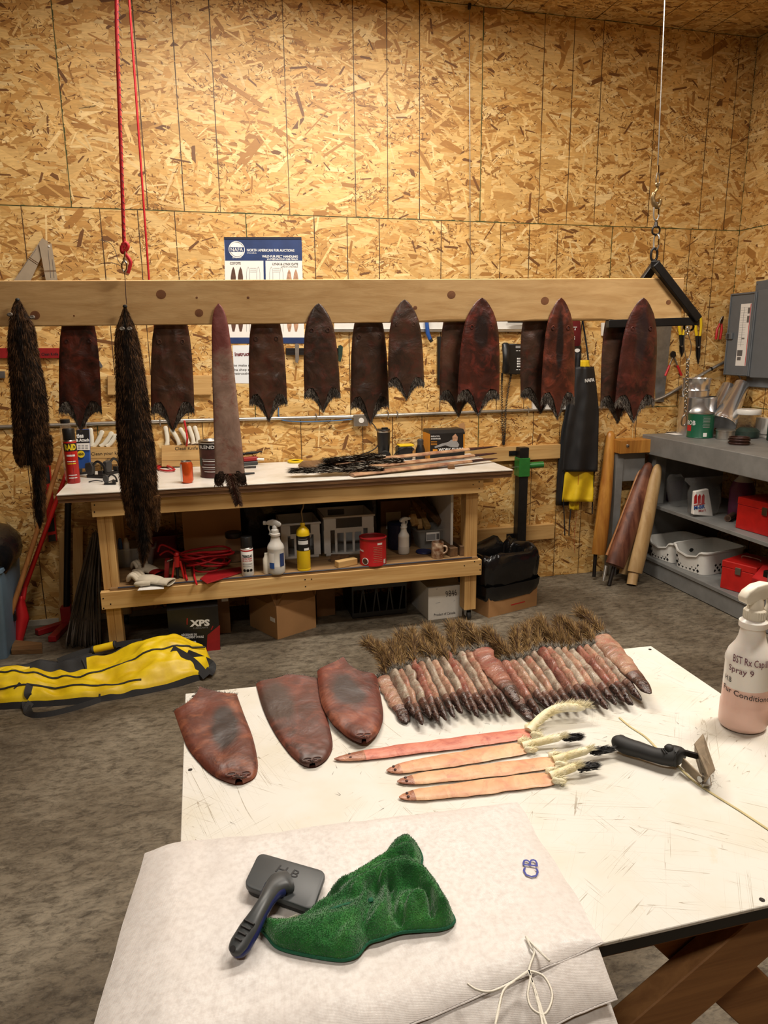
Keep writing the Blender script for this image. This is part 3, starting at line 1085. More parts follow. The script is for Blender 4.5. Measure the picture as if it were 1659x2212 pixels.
def stretched_pelt(label, nose, bottom, hw, off, mat, group, tail=None, seed=1, ears=(0.245, 0.56), wprof=PELT_W, low_f=LOW_FRONT, low_b=LOW_BACK, thick=0.010):
 P, Q = onB(*nose, off), onB(*bottom, off)
 L = P.z - Q.z
 px = (onB(nose[0] + 1, bottom[1] - 40, off) - onB(nose[0], bottom[1] - 40, off)).length
 W = hw * px
 lean = (Q - P).dot(B_DIR)
 th = thing('stretched_pelt', label, 'pelt', P, BEAM_ROT, group)
 wf = lambda t: W * interp(t, wprof)
 m = MB()
 skin_sheet(m, wf, low_f, L, -1, thick, lean, 0.0052 if off < 0 else 0.0036, seed, nu=30, nv=60)
 m.build('skin', mat, th, smooth=60, recalc=False)
 m = MB()
 skin_sheet(m, wf, low_b, L, 1, thick * 0.6, lean, 0.001, seed + 9)
 bk = m.build('back_skin', mat, th, smooth=60, recalc=False)
 # fur side showing below the scalloped front edge
 roots, dirs, lens = [], [], []
 g = np.random.default_rng(seed)
 for _ in range(1500):
  u = g.uniform(-1, 1)
  f, b = interp(abs(u), low_f), interp(abs(u), low_b)
  t = g.uniform(f - 0.015, b)
  x = u * wf(min(t, 1)) + lean * t
  roots.append((x, -0.006 + 0.010 * g.random() - 0.008 * (t - f), -t * L))
  s = -1 if u < 0 else 1
  dirs.append((-s * 0.35 * (1 - abs(u)) + g.normal(0, 0.15), -0.25, -1))
  lens.append(0.013 + 0.008 * g.random())
 strands('fur_lining', roots, dirs, lens, 0.0022, 'fur_lining', th, jitter=0.18)
 if ears:
  t, uu = ears
  for s in (-1, 1):
   c = Vector((s * uu * wf(t) + lean * t, -thick * 0.86, -t * L))
   m = MB()
   r = 0.0075
   m.tube([c + Vector((math.cos(k * PI / 5) * r, -0.001, math.sin(k * PI / 5) * r * 1.15)) for k in range(10)], 0.0026, 6, closed=True)
   e = m.build('ear_hole', mat, th, smooth=60)
   MB().lathe([(0.0052, -0.003), (0.0052, 0.0006), (0.0001, 0.0002)], c, 10, axis=(0, -1, 0)).build('hole', 'skull_dark', e)
 return th

FR, BK = 0.013, -BT - 0.013
GF, GB = 'pelts on the front of the beam', 'pelts behind the beam'
stretched_pelt('rusty brown stretched pelt behind the beam, between the two furry pelts', (167, 640), (175, 928), 46, BK, 'hide_red', GB, seed=2, ears=(0.33, 0.6))
stretched_pelt('greyish brown wrinkled pelt behind the beam, just beside the longer furry pelt', (368, 640), (374, 930), 47, BK, 'hide_brown', GB, seed=3, ears=(0.33, 0.6))
stretched_pelt('blotched brown pelt behind the beam, covering the instruction paper', (572, 642), (581, 908), 41, BK, 'hide_brown', GB, seed=4, ears=(0.33, 0.6))
stretched_pelt('nearly black pointed pelt on the beam in front of the magnetic tool bar', (688, 655), (698, 888), 39, FR, 'hide_dark', GF, seed=5)
stretched_pelt('dark pelt behind the beam with a reddish throat, over the outlet box', (795, 645), (800, 914), 41, BK, 'hide_dark', GB, seed=6, ears=(0.30, 0.6))
stretched_pelt('smallest dark pointed pelt on the beam, beside the blue hammer handle', (874, 647), (878, 861), 39, FR, 'hide_dark', GF, seed=7)
stretched_pelt('narrow brown pelt half hidden behind the big reddish one', (988, 640), (990, 897), 40, BK, 'hide_brown', GB, seed=8, ears=None)
stretched_pelt('big reddish pelt with dark throat on the beam, next to the telephone', (1041, 643), (1032, 895), 45, FR, 'hide_throat', GF, seed=9)
stretched_pelt('very dark maroon pelt behind the beam, overlapping the telephone', (1160, 640), (1168, 890), 42, BK, 'hide_dark', GB, seed=10, ears=None)
stretched_pelt('red streaked pelt with black centre on the beam, next to the black apron', (1212, 643), (1203, 903), 36, FR, 'hide_stripe', GF, seed=11)
stretched_pelt('dark mottled pelt behind the beam under the black steel hanger', (1335, 642), (1334, 912), 37, BK, 'hide_dark', GB, seed=12, ears=None)
stretched_pelt('deep red brown pelt on the beam, closest to the steel hanger', (1390, 643), (1367, 910), 42, FR, 'hide_core', GF, seed=13)

# the long narrow pelt with furry feet and tail
P, Q = onB(472, 655, FR), onB(497, 1022, FR)
L = P.z - Q.z
lean = (Q - P).dot(B_DIR)
lp = thing('long_pelt', 'long narrow pale pelt with dark furry feet hanging over the bench', 'pelt', P, BEAM_ROT, GF)
px = (onB(491, 900, FR) - onB(490, 900, FR)).length
wl = [(0, 0.0), (0.01, 4), (0.03, 9), (0.07, 14), (0.14, 18), (0.22, 20), (0.4, 24), (0.6, 27), (0.8, 30), (1, 32)]
wf = lambda t: px * interp(t, wl)
flat = [(0, 1.0), (1, 1.0)]
m = MB()
skin_sheet(m, wf, flat, L, -1, 0.011, lean, 0.0022, 31, nv=70)
m.build('skin', 'hide_pale', lp, smooth=60, recalc=False)
m = MB()
skin_sheet(m, wf, flat, L, 1, 0.008, lean, 0.001, 33, nv=50)
m.build('back_skin', 'hide_pale', lp, smooth=60, recalc=False)
g = np.random.default_rng(44)
for sx in (-1, 1):
 r_, d_, l_ = [], [], []
 cx = lean + sx * 19 * px
 m = MB()
 m.loft([[Vector((cx + sx * 0.004 * k + math.cos(a) * 0.024 * w, math.sin(a) * 0.015 * w - 0.004, -L + 0.012 - k * 0.017)) for a in np.linspace(0, 2 * PI, 12, endpoint=False)] for k, w in enumerate((0.8, 1.0, 1.05, 0.9, 0.35))])
 ft = m.build('hind_foot', 'fur_black', lp, smooth=70)
 for _ in range(700):
  a, k = g.uniform(0, 2 * PI), g.uniform(0, 4)
  r_.append((cx + sx * 0.004 * k + math.cos(a) * 0.017, math.sin(a) * 0.010 - 0.004, -L + 0.012 - k * 0.017))
  d_.append((math.cos(a) * 0.5, math.sin(a) * 0.5, -1))
  l_.append(0.014)
 strands('fur', r_, d_, l_, 0.0018, 'fur_muskrat', ft)
tl = [(Vector((lean + 0.004 * k, -0.004, -L - 0.018 * k))) for k in range(9)]
m = MB().tube(tl, [0.008, 0.008, 0.0078, 0.0074, 0.007, 0.0064, 0.0056, 0.0046, 0.002], 10, flat=2.6)
tlo = m.build('tail', 'hide_red', lp, smooth=60)
r_, d_, l_ = [], [], []
for _ in range(2600):
 k = g.uniform(0, 8)
 s = 1 if g.random() < 0.5 else -1
 r_.append((lean + 0.004 * k + s * g.uniform(0.2, 1.0) * (0.019 - 0.0011 * k), -0.006 + g.normal(0, 0.006), -L - 0.018 * k))
 d_.append((s * 0.6, g.normal(-0.2, 0.3), -0.9))
 l_.append(0.026 - 0.001 * k)
strands('fur', r_, d_, l_, 0.0024, 'fur_muskrat', tlo)

# ------------------------------------------------------------------ two whole furry pelts
def furry_pelt(label, rows, tail, legs, off, seed, ears, string=None):
 """rows: (px x, px y, half width px) down the body"""
 g = np.random.default_rng(seed)
 base = onB(rows[0][0], rows[0][1], off)
 th = thing('fur_pelt', label, 'fur pelt', base, 0, 'furry pelts on the beam', world=True)
 px = (onB(rows[3][0] + 1, rows[3][1], off) - onB(rows[3][0], rows[3][1], off)).length

 def body(name, rr, depth, mat, parent, fur_len, dens, seg=16, dark=0.35):
  ys = np.array([r[1] for r in rr], float)
  tt = np.linspace(0, 1, max(10, len(rr) * 4))
  Yp = np.interp(tt, np.linspace(0, 1, len(rr)), ys)
  Xp = np.interp(Yp, ys, [r[0] for r in rr])
  Wp = np.interp(Yp, ys, [r[2] for r in rr])
  rings, cs, ws = [], [], []
  for x, y, w in zip(Xp, Yp, Wp):
   c = onB(x, y, off)
   ww = max(w * px - fur_len * 0.35, 0.002)
   rings.append([c + B_DIR * math.cos(a) * ww + B_N * math.sin(a) * ww * depth for a in np.linspace(0, 2 * PI, seg, endpoint=False)])
   cs.append(c)
   ws.append(ww)
  o = MB().loft(rings).build(name, mat, parent, smooth=80)
  roots, dirs, lens, sel = [], [], [], []
  for _ in range(dens):
   i = g.uniform(0, len(cs) - 1.001)
   k = int(i)
   f = i - k
   a = g.uniform(-0.35, PI + 0.35)
   c = cs[k].lerp(cs[k + 1], f)
   w = lerp(ws[k], ws[k + 1], f)
   o_ = B_DIR * math.cos(a) + B_N * math.sin(a) * depth
   roots.append(c + o_ * w * 0.97)
   dirs.append(o_ * 0.34 + Vector((0, 0, -1)))
   lens.append(fur_len * min(1.0, 0.35 + w / 0.05))
   sel.append(abs(math.cos(a)) + 0.16 * g.normal() < dark * (0.75 + 0.5 * noise.noise((c.z * 9, seed, 0))))
  sel = np.array(sel)
  R, D, Ln = np.array([tuple(q) for q in roots]), np.array([tuple(q) for q in dirs]), np.array(lens)
  if sel.any():
   strands('dark_fur', R[sel], D[sel], Ln[sel], 0.0021, 'fur_black', o, jitter=0.16)
  if (~sel).any():
   strands('brown_fur', R[~sel], D[~sel], Ln[~sel], 0.0021, 'fur_fisher', o, jitter=0.16)
  return o
 b = body('body', rows, 0.55, 'fur_black', th, 0.026, 9000, dark=0.28)
 body('tail', tail, 0.8, 'fur_black', th, 0.032, 3200, 12, dark=0.8)
 for lg in legs:
  body('hind_leg', lg, 0.7, 'fur_fisher', th, 0.020, 1300, 10)
 for (ex, ey) in ears:
  c = onB(ex, ey, off + 0.03)
  MB().lathe([(0.011, 0), (0.012, 0.004), (0.008, 0.008), (0.0001, 0.006)], c, 12, axis=B_N + Vector((0, 0, 0.3)), sx=1.0, sy=0.7).build('ear', 'fur_lining', th, smooth=60)
 n0 = onB(rows[0][0], rows[0][1] + 3, off)
 MB().lathe([(0.0001, -0.008), (0.007, -0.005), (0.010, 0.0), (0.007, 0.006), (0.0001, 0.008)], n0, 12).build('nose', 'black_rubber', th, smooth=80)
 return th

furry_pelt('shorter dark brown furry pelt at the left end of the beam',
   [(38, 645, 7), (38, 655, 13), (40, 672, 20), (45, 692, 27), (47, 720, 34), (51, 770, 38), (60, 830, 43), (65, 890, 45), (67, 940, 43), (69, 975, 40), (72, 1003, 34)],
   [(82, 985, 22), (84, 1030, 19), (85, 1080, 18), (86, 1115, 14), (86, 1138, 4)],
   [[(46, 945, 22), (42, 975, 17), (43, 995, 12), (46, 1008, 4)], [(96, 940, 20), (102, 970, 16), (106, 990, 11), (108, 1003, 4)]], 0.042, 51, [(70, 686), (22, 680)])
furry_pelt('longest brown furry pelt hanging by a string from the red rope',
   [(270, 659, 4), (270, 668, 9), (271, 690, 18), (272, 712, 26), (275, 745, 31), (281, 800, 36), (286, 860, 40), (288, 910, 43), (295, 970, 46), (299, 1030, 47), (301, 1065, 44), (303, 1090, 36)],
   [(305, 1070, 24), (308, 1120, 22), (312, 1165, 19), (310, 1200, 14), (308, 1222, 4)],
   [[(283, 1070, 22), (282, 1105, 16), (285, 1132, 12), (288, 1146, 5)], [(330, 1070, 20), (334, 1105, 15), (337, 1132, 11), (338, 1146, 5)]], 0.050, 52, [(264, 711), (280, 711)])

# ------------------------------------------------------------------ pelts lying on the near table
def table_hide(label, rows, mat_args, patch, seed, fringe, thick=0.010, z0=TZ + 0.003):
 """rows of (left px, right px) from the tail end to the nose"""
 L = [onZ(*r[0], TZ) for r in rows]
 R = [onZ(*r[1], TZ) for r in rows]
 c = sum((a + b for a, b in zip(L, R)), Vector()) / (2 * len(L))
 c.z = z0
 th = thing('flat_pelt', label, 'pelt', c, 0, 'reddish pelts on the near table', world=True)
 pc = onZ(*patch[0], TZ) - c
 pr = patch[1]
 name = 'table_hide_%d' % seed
 MAKERS[name] = lambda nm: mk_hide(nm, *mat_args, gloss=0.42, patch=(pc.x, pc.y, pr[0], pr[1], patch[2]), use_random=False, bumps=0.4, seed=seed * 1.3)
 MATS.pop(name, None)
 Ls, Rs = smooth_path(L, 6), smooth_path(R, 6)
 n = len(Ls) - 1

 def surf(top):
  def fn(a, b):
   j = min(int(b * n), n - 1)
   f = b * n - j
   l, r = Ls[j].lerp(Ls[j + 1], f), Rs[j].lerp(Rs[j + 1], f)
   u = a * 2 - 1
   p = l.lerp(r, a)
   if fringe and b < 0.2:      # spike in the middle of the tail end
    sp = onZ(*fringe, TZ)
    w = max(0, 1 - abs(a - fr_a) / 0.5) ** 2.2 * (1 - b / 0.2)
    mid = L[0].lerp(R[0], fr_a)
    p = p + (sp - mid) * w
   h = thick * (1 - abs(u) ** 3.5) ** 0.5
   nn = noise.noise((p.x * 24 + seed, p.y * 24, seed)) * 0.0035 + noise.noise((p.x * 70, p.y * 70, seed)) * 0.0012
   z = z0 + (h + nn * (1 - abs(u) ** 4) if top else -0.002)
   return Vector((p.x, p.y, z))
  return fn
 if fringe:
  sp = onZ(*fringe, TZ)
  ab = R[0] - L[0]
  fr_a = max(0.1, min(0.9, (sp - L[0]).dot(ab) / ab.length_squared))
 m = MB().grid(surf(True), 24, 40)
 m.grid(surf(False), 24, 40, flip=True)
 sk = m.build('skin', name, th, smooth=60, recalc=True)
 f = surf(True)
 g = np.random.default_rng(seed)
 r_ = [f(g.random(), 0.0) + Vector((0, 0, -0.003)) for _ in range(420)]
 d_ = [(g.normal(0, 0.4), 1, 0.05) for _ in r_]
 strands('fur_fringe', r_, d_, [0.011] * len(r_), 0.0015, 'fur_lining', th)
 # eye and ear holes
 for a, b, rr in ((0.28, 0.78, 0.007), (0.72, 0.78, 0.007), (0.36, 0.87, 0.005), (0.66, 0.87, 0.005)):
  p = f(a, b)
  e = MB().tube([p + Vector((math.cos(k * PI / 5) * rr * 1.3, math.sin(k * PI / 5) * rr * 0.8, 0.0006)) for k in range(10)], 0.0018, 6, closed=True).build('eye_hole', name, th, smooth=60)
  MB().lathe([(rr * 0.9, -0.003), (rr * 0.9, 0.0008), (0.0001, 0.0008)], p, 10, sx=1.2, sy=0.75).build('hole', 'skull_dark', e)
 m = MB()

 def nose(a, b):
  p = f(0.12 + 0.76 * a, 0.89 + 0.09 * b)
  return p + Vector((0, 0, 0.0010 + 0.003 * math.sin(a * PI) * math.sin(b * PI)))
 m.grid(nose, 10, 5)
 m.build('nose_patch', 'squirrel_head', th, smooth=60)
 return th

HA = ((106, 52, 37), (66, 34, 28), (146, 84, 54))
table_hide('leftmost flat red brown pelt with a black oval on the near table',
   [((376, 1539), (512, 1503)), ((392, 1585), (527, 1545)), ((408, 1622), (545, 1592)), ((440, 1660), (556, 1640)), ((464, 1680), (556, 1668)), ((488, 1691), (547, 1685)), ((508, 1697), (525, 1696))],
   HA, ((486, 1580), (0.034, 0.10), (38, 33, 33)), 61, (432, 1494))
table_hide('middle flat brown pelt on the near table, one side under its neighbour',
   [((553, 1480), (690, 1470)), ((567, 1530), (702, 1532)), ((590, 1580), (716, 1590)), ((620, 1624), (718, 1618)), ((640, 1645), (708, 1640)), ((655, 1656), (694, 1653)), ((668, 1660), (682, 1659))],
   ((100, 52, 41), (62, 40, 34), (134, 72, 54)), ((596, 1530), (0.045, 0.12), (70, 56, 50)), 62, (620, 1466))
table_hide('flat red pelt with a grey back lying over the middle pelt',
   [((684, 1462), (814, 1472)), ((692, 1522), (823, 1516)), ((714, 1568), (828, 1558)), ((742, 1596), (820, 1588)), ((758, 1607), (810, 1602)), ((772, 1614), (800, 1611)), ((781, 1617), (792, 1616))],
   ((116, 54, 41), (74, 40, 33), (150, 86, 60)), ((750, 1510), (0.048, 0.10), (56, 49, 48)), 63, (743, 1438), thick=0.013, z0=TZ + 0.012)

def strip_pelt(th, a, b, wprof, thick, tilt, mats, seed, zoff, nseg=26, head=0.80, wig=1.0):
 """slim pelt from tail end a to nose b, rolled about its own axis by tilt; the head is a part of its own"""
 a, b = Vector(a), Vector(b)
 d = (b - a).normalized()
 s = d.cross(Vector((0, 0, 1))).normalized()
 up = s.cross(d)
 s2 = s * math.cos(tilt) + up * math.sin(tilt)
 u2 = -s * math.sin(tilt) + up * math.cos(tilt)
 L = (b - a).length
 wmax = max(q[1] for q in wprof)
 lift = abs(math.sin(tilt)) * wmax + zoff
 rings = []
 for k in range(nseg + 1):
  t = k / nseg
  w = max(interp(t, wprof), 0.0008)
  h = thick * min(1, w / wmax * 1.6) * (1 + 0.25 * noise.noise((t * 9, seed, 0)))
  c = a.lerp(b, t) + up * lift + s2 * wig * 0.0018 * noise.noise((t * 7, seed, 5)) + u2 * wig * 0.0015 * noise.noise((t * 11, seed, 8))
  w *= 1 + 0.10 * wig * noise.noise((t * 8, seed, 13))
  rings.append((t, [c + s2 * math.cos(q) * w + u2 * math.sin(q) * h for q in np.linspace(0, 2 * PI, 14, endpoint=False)]))
 cut = int(head * nseg)
 n0 = cut
 if len(mats) > 2:
  n0 = int(0.70 * nseg)
  MB().loft([r for t, r in rings[n0:cut + 1]]).build('neck', mats[2], th, smooth=70)
 MB().loft([r for t, r in rings[:n0 + 1]]).build('skin', mats[0], th, smooth=70)
 MB().loft([r for t, r in rings[cut:]]).build('head', mats[1], th, smooth=70)
 t = head + (1 - head) * 0.45
 w = interp(t, wprof)
 for sg in (-1, 1):
  c = a.lerp(b, t) + up * lift + s2 * sg * w * 0.45 + u2 * thick * 0.85
  MB().lathe([(0.0001, -0.001), (0.0030, 0.0), (0.0022, 0.0012), (0.0001, 0.0016)], c, 8, axis=u2).build('eye_hole', 'skull_dark', th, smooth=60)
 return s2, u2, up, lift, d

g = np.random.default_rng(77)
SQ_W = [(0, 0.024), (0.06, 0.027), (0.35, 0.025), (0.6, 0.0215), (0.75, 0.018), (0.86, 0.0155), (0.93, 0.0125), (0.975, 0.009), (1.0, 0.004)]
rowsq = [((834, 1466), (1036, 1428), (878, 1570), (1118, 1556), 15), ((1070, 1446), (1296, 1413), (1148, 1558), (1402, 1530), 15)]
ORD = ['first', 'second', 'third', 'fourth', 'fifth', 'sixth', 'seventh', 'eighth', 'ninth', 'tenth', 'eleventh', 'twelfth', 'thirteenth', 'fourteenth', 'fifteenth']
for ri, (t0, t1, n0, n1, n) in enumerate(rowsq):
 for i in range(n):
  f = i / (n - 1)
  jt, jn = g.normal(0, 6), g.normal(0, 6)
  A = onZ(lerp(t0[0], t1[0], f), lerp(t0[1], t1[1], f) + jt - 3 * math.sin(f * PI), TZ)
  Bn = onZ(lerp(n0[0], n1[0], f), lerp(n0[1], n1[1], f) + jn, TZ)
  tilt = 0.10 if (i == 0) else (0.25 if i == n - 1 else g.uniform(0.95, 1.2))
  zo = 0.004 if i < n - 1 else 0.030
  side = 'row beside the red pelts' if ri == 0 else 'row towards the spray bottle'
  sq = thing('squirrel_pelt', '%s small bushy tailed pelt of the %s' % (ORD[i], side), 'small pelt', (A + Bn) / 2, 0, 'small bushy tailed pelts', world=True)
  wp = [(q, w * (1.0 if i in (0, n - 1) else g.uniform(0.56, 0.72))) for q, w in SQ_W]
  s2, u2, up, lift, d = strip_pelt(sq, A, Bn, wp, 0.0075, -tilt, (['squirrel_hide_a', 'squirrel_hide_b', 'squirrel_hide_b', 'squirrel_hide_c', 'squirrel_hide_a'][(i * 7 + ri) % 5], 'squirrel_head', 'squirrel_neck'), i + 20 * ri, zo, wig=2.2)
  # rump fur and bushy tail
  r_, d_, l_ = [], [], []
  for _ in range(240):
   q = g.uniform(-1, 1)
   r_.append(A + up * lift + s2 * q * wp[0][1] + u2 * g.normal(0, 0.004))
   d_.append(-d * 0.8 + s2 * q * 0.4 + Vector((0, 0, 0.35)))
   l_.append(0.017)
  strands('rump_fur', r_, d_, l_, 0.0018, 'fur_squirrel_grey', sq, jitter=0.4)
  tl = -d * g.uniform(0.075, 0.115) + Vector((g.normal(-0.012, 0.018), 0, g.uniform(0.01, 0.035)))
  r_, d_, l_ = [], [], []
  rd, dd_, ld = [], [], []
  for _ in range(1100):
   k = g.random() ** 0.8
   a_ = g.uniform(0, 2 * PI)
   o_ = Vector((math.cos(a_), 0, math.sin(a_)))
   rt = A + up * (lift * 0.7 + 0.008) + tl * k + Vector((0.012 * math.sin(k * 3 + i), 0, 0.010 * math.sin(k * 2.5)))
   dr = tl.normalized() + o_ * 0.8
   (rd if g.random() < 0.3 else r_).append(rt)
   (dd_ if len(rd) > len(dd_) else d_).append(dr)
   (ld if len(rd) > len(ld) else l_).append(0.034)
  strands('tail_fur', r_, d_, l_, 0.0022, 'fur_squirrel', sq, jitter=0.22)
  strands('dark_tail_fur', rd, dd_, ld, 0.0022, 'fur_muskrat', sq, jitter=0.22)

# four slim winter weasel pelts
WZ_W = [(0, 0.0185), (0.1, 0.020), (0.35, 0.0215), (0.6, 0.0200), (0.75, 0.0185), (0.86, 0.017), (0.93, 0.0125), (0.98, 0.007), (1, 0.002)]
wz = [('salmon pink slim pelt with a curled cream tail, nearest the bushy tailed pelts', (1142, 1588), (722, 1644), (1262, 1556), None, 'weasel_red', 1.04),
  ('tan slim pelt with black tail tip, second of the four slim pelts', (1128, 1620), (835, 1669), (1214, 1611), (1258, 1606), 'weasel_tan', 1.14),
  ('tan slim pelt whose black tail tip reaches farthest, third of the slim pelts', (1194, 1651), (858, 1693), (1272, 1640), (1326, 1634), 'weasel_tan', 1.05),
  ('tan slim pelt with black tail tip, closest to the white sacks', (1188, 1686), (862, 1727), (1246, 1676), (1294, 1670), 'weasel_tan', 1.08)]
for i, (lab, tb_, ns, tt_, bt_, mt, ws) in enumerate(wz):
 A, Bn = onZ(*tb_, TZ), onZ(*ns, TZ)
 w = thing('slim_pelt', lab, 'small pelt', (A + Bn) / 2, 0, 'slim winter pelts', world=True)
 s2, u2, up, lift, d = strip_pelt(w, A, Bn, [(q, x * ws) for q, x in WZ_W], 0.0036, 0.0, (mt, 'weasel_head', mt), 90 + i, 0.0045, 40, 0.90 if i else 0.86)
 tip = onZ(*tt_, TZ) + Vector((0, 0, 0.02 if i == 0 else 0.012))
 r_, d_, l_ = [], [], []
 for _ in range(1100):
  k = g.random() ** 0.9
  rt = A.lerp(tip, k) + up * 0.010
  if i == 0:
   rt = rt + Vector((0, 0.02 * math.sin(k * PI), 0.012 * math.sin(k * PI)))
  a_ = g.uniform(0, 2 * PI)
  o_ = Vector((0, math.cos(a_), abs(math.sin(a_)) * 0.7))
  r_.append(rt)
  d_.append((tip - A).normalized() + o_ * 0.55)
  l_.append(0.026 if i == 0 else 0.018)
 strands('tail_fur', r_, d_, l_, 0.0017, 'fur_cream', w, jitter=0.12)
 tp = [A.lerp(tip, k / 8) + up * 0.009 + (Vector((0, 0.02 * math.sin(k / 8 * PI), 0.012 * math.sin(k / 8 * PI))) if i == 0 else Vector()) for k in range(9)]
 MB().tube(tp, [0.008 if i else 0.010] * 8 + [0.004], 9).build('tail', 'fur_cream', w, smooth=70)
 # hind feet beside the tail
 for sg in (-1, 1):
  c = A + s2 * sg * 0.014 + up * 0.008
  fo = MB().lathe([(0.0001, -0.004), (0.009, 0.0), (0.008, 0.014), (0.005, 0.022), (0.0001, 0.026)], c, 10, axis=-d + s2 * sg * 0.3, sx=1.0, sy=0.6).build('hind_foot', 'fur_cream', w, smooth=70)
  r_ = [c + (-d) * g.uniform(0, 0.02) + s2 * g.normal(0, 0.006) + up * g.normal(0.002, 0.003) for _ in range(200)]
  strands('fur', r_, [(-d) + up * 0.2 + s2 * g.normal(0, 0.2) for _ in r_], [0.010] * len(r_), 0.0014, 'fur_cream', fo)
 if bt_:
  e = onZ(*bt_, TZ) + Vector((0, 0, 0.012))
  r_, d_, l_ = [], [], []
  for _ in range(800):
   k = g.random()
   r_.append(tip.lerp(e, k * 0.7) + up * (0.004 + 0.0025 * g.normal()) + s2 * g.normal(0, 0.004) * (1 - k * 0.7))
   o_ = Vector((0, g.normal(0, 1), abs(g.normal(0, 0.6))))
   d_.append((e - tip).normalized() + o_ * 0.17)
   l_.append((e - tip).length * 0.42)
  strands('black_tail_tip', r_, d_, l_, 0.0019, 'tail_black', w, jitter=0.08)

# ------------------------------------------------------------------ flat things and fittings on the back wall
def plate(name, mat, parent, pts, d, thick, **kw):
 """outline traced on the vertical plane d metres in front of the back wall, with real thickness towards the wall"""
 return MB().prism([onY(x, y, -d) for x, y in pts], (0, thick, 0)).build(name, mat, parent, **kw)

def rect(x0, y0, x1, y1):
 return [(x0, y0), (x1, y0), (x1, y1), (x0, y1)]

def ptext(s, x0, y0, x1, y1, hpx, plane, mat, parent, name='lettering', lift=0.0006, bold=0.012, sub=None):
 """lettering fitted between two points of its baseline on a plane of the scene"""
 fd = bpy.data.curves.new('t', 'FONT')
 fd.body, fd.size, fd.offset, fd.resolution_u = s, 1.0, bold, 2
 t = bpy.data.objects.new('t', fd)
 COL.objects.link(t)
 bpy.context.view_layer.update()
 me = bpy.data.meshes.new_from_object(t.evaluated_get(bpy.context.evaluated_depsgraph_get()))
 bpy.data.objects.remove(t)
 p0, p1, pu = plane(x0, y0), plane(x1, y1), plane(x0, y0 - hpx)
 r = p1 - p0
 w = r.length
 r.normalize()
 u = pu - p0
 h = u.length
 u = (u - r * u.dot(r)).normalized()
 n = r.cross(u)
 co = np.array([tuple(v.co) for v in me.vertices])
 x_lo, x_hi = co[:, 0].min(), co[:, 0].max()
 cap = 0.70 if s.upper() == s or not s.islower() else 0.52
 off = OFF.get(parent.name, Vector((0, 0, 0)))
 for v in me.vertices:
  v.co = p0 + r * ((v.co.x - x_lo) / (x_hi - x_lo) * w) + u * (v.co.y / cap * h) + n * lift - off
 me.materials.clear()
 me.materials.append(MAT(mat))
 o = bpy.data.objects.new(name, me)
 COL.objects.link(o)
 o.parent = parent
 OFF[o.name] = off
 return o

def wall_thing(name, label, cat, x, y, group=None, d=0.0):
 return thing(name, label, cat, onY(x, y, -d), 0, group, world=True)

WY = lambda d: (lambda x, y: onY(x, y, -d))

# galvanised conduit along the wall, with straps, outlet box and blue cable
cz = lambda x: 1.228
cn = thing('conduit', 'long galvanised conduit pipe along the back wall above the bench', 'pipe', (1, -0.02, 1.2), world=True)
MB().tube([(-3.5, -0.014, 1.228), (0.5, -0.014, 1.232), (1.6, -0.014, 1.222), (3.62, -0.014, 1.228)], 0.0115, 12).build('pipe', 'galvanised', cn, smooth=60)
for px in (683, 838, 858, 1140, 345):
 p = onY(px, 900, -0.014)
 MB().tube([(p.x, -0.001, 1.25), (p.x, -0.027, 1.243), (p.x, -0.027, 1.208), (p.x, -0.001, 1.200)], 0.004, 6, flat=0.5).build('pipe_strap', 'galvanised', cn)
cv = thing('conduit', 'curved conduit rising across the right of the wall to the breaker panel', 'pipe', (3.9, -0.02, 1.3), world=True)
MB().tube(smooth_path([onY(1385, 872, -0.016), onY(1432, 858, -0.018), onY(1490, 824, -0.03), onY(1540, 795, -0.04), onY(1578, 776, -0.05), onX(1592, 771, 4.37)], 6), 0.0125, 12).build('pipe', 'galvanised', cv, smooth=60)
for q in ((1536, 797), (1574, 778)):
 p = onY(*q, -0.04)
 MB().lathe([(0.0145, -0.006), (0.0145, 0.006)], p, 12, axis=(1, 0, 0.5)).build('pipe_strap', 'iron_dark', cv)
ob = wall_thing('outlet_box', 'small metal outlet box on the conduit below the dark pelt', 'outlet', 778, 920)
p0, p1 = onY(764, 896, -0.04), onY(796, 920, -0.04)
MB().box(p0.x, p1.x, -0.045, -0.001, p1.z, p0.z).build('box', 'galvanised', ob, bevel=0.003)
MB().lathe([(0.017, 0), (0.017, 0.004), (0.0001, 0.004)], ((p0.x + p1.x) / 2, -0.045, (p0.z + p1.z) / 2), 16, axis=(0, -1, 0)).build('socket_face', 'white_plastic', ob)
bc = MB().tube(smooth_path([onY(602, 880, -0.01), onY(602, 897, -0.012), onY(612, 908, -0.02), onY(660, 911, -0.03), onY(720, 909, -0.03), onY(760, 906, -0.02)], 5), 0.004, 8).build('blue_cable', 'blue_cable', smooth=60, label='thin blue cable clipped under the conduit', cat='cable')
MB().tube(smooth_path([onY(838, 885, -0.004), onY(810, 900, -0.02), onY(735, 930, -0.012), onY(700, 905, -0.004)], 5), 0.0016, 6).build('loose_string', 'twine', smooth=60, label='thin pale string looped across the wall near the outlet', cat='string')

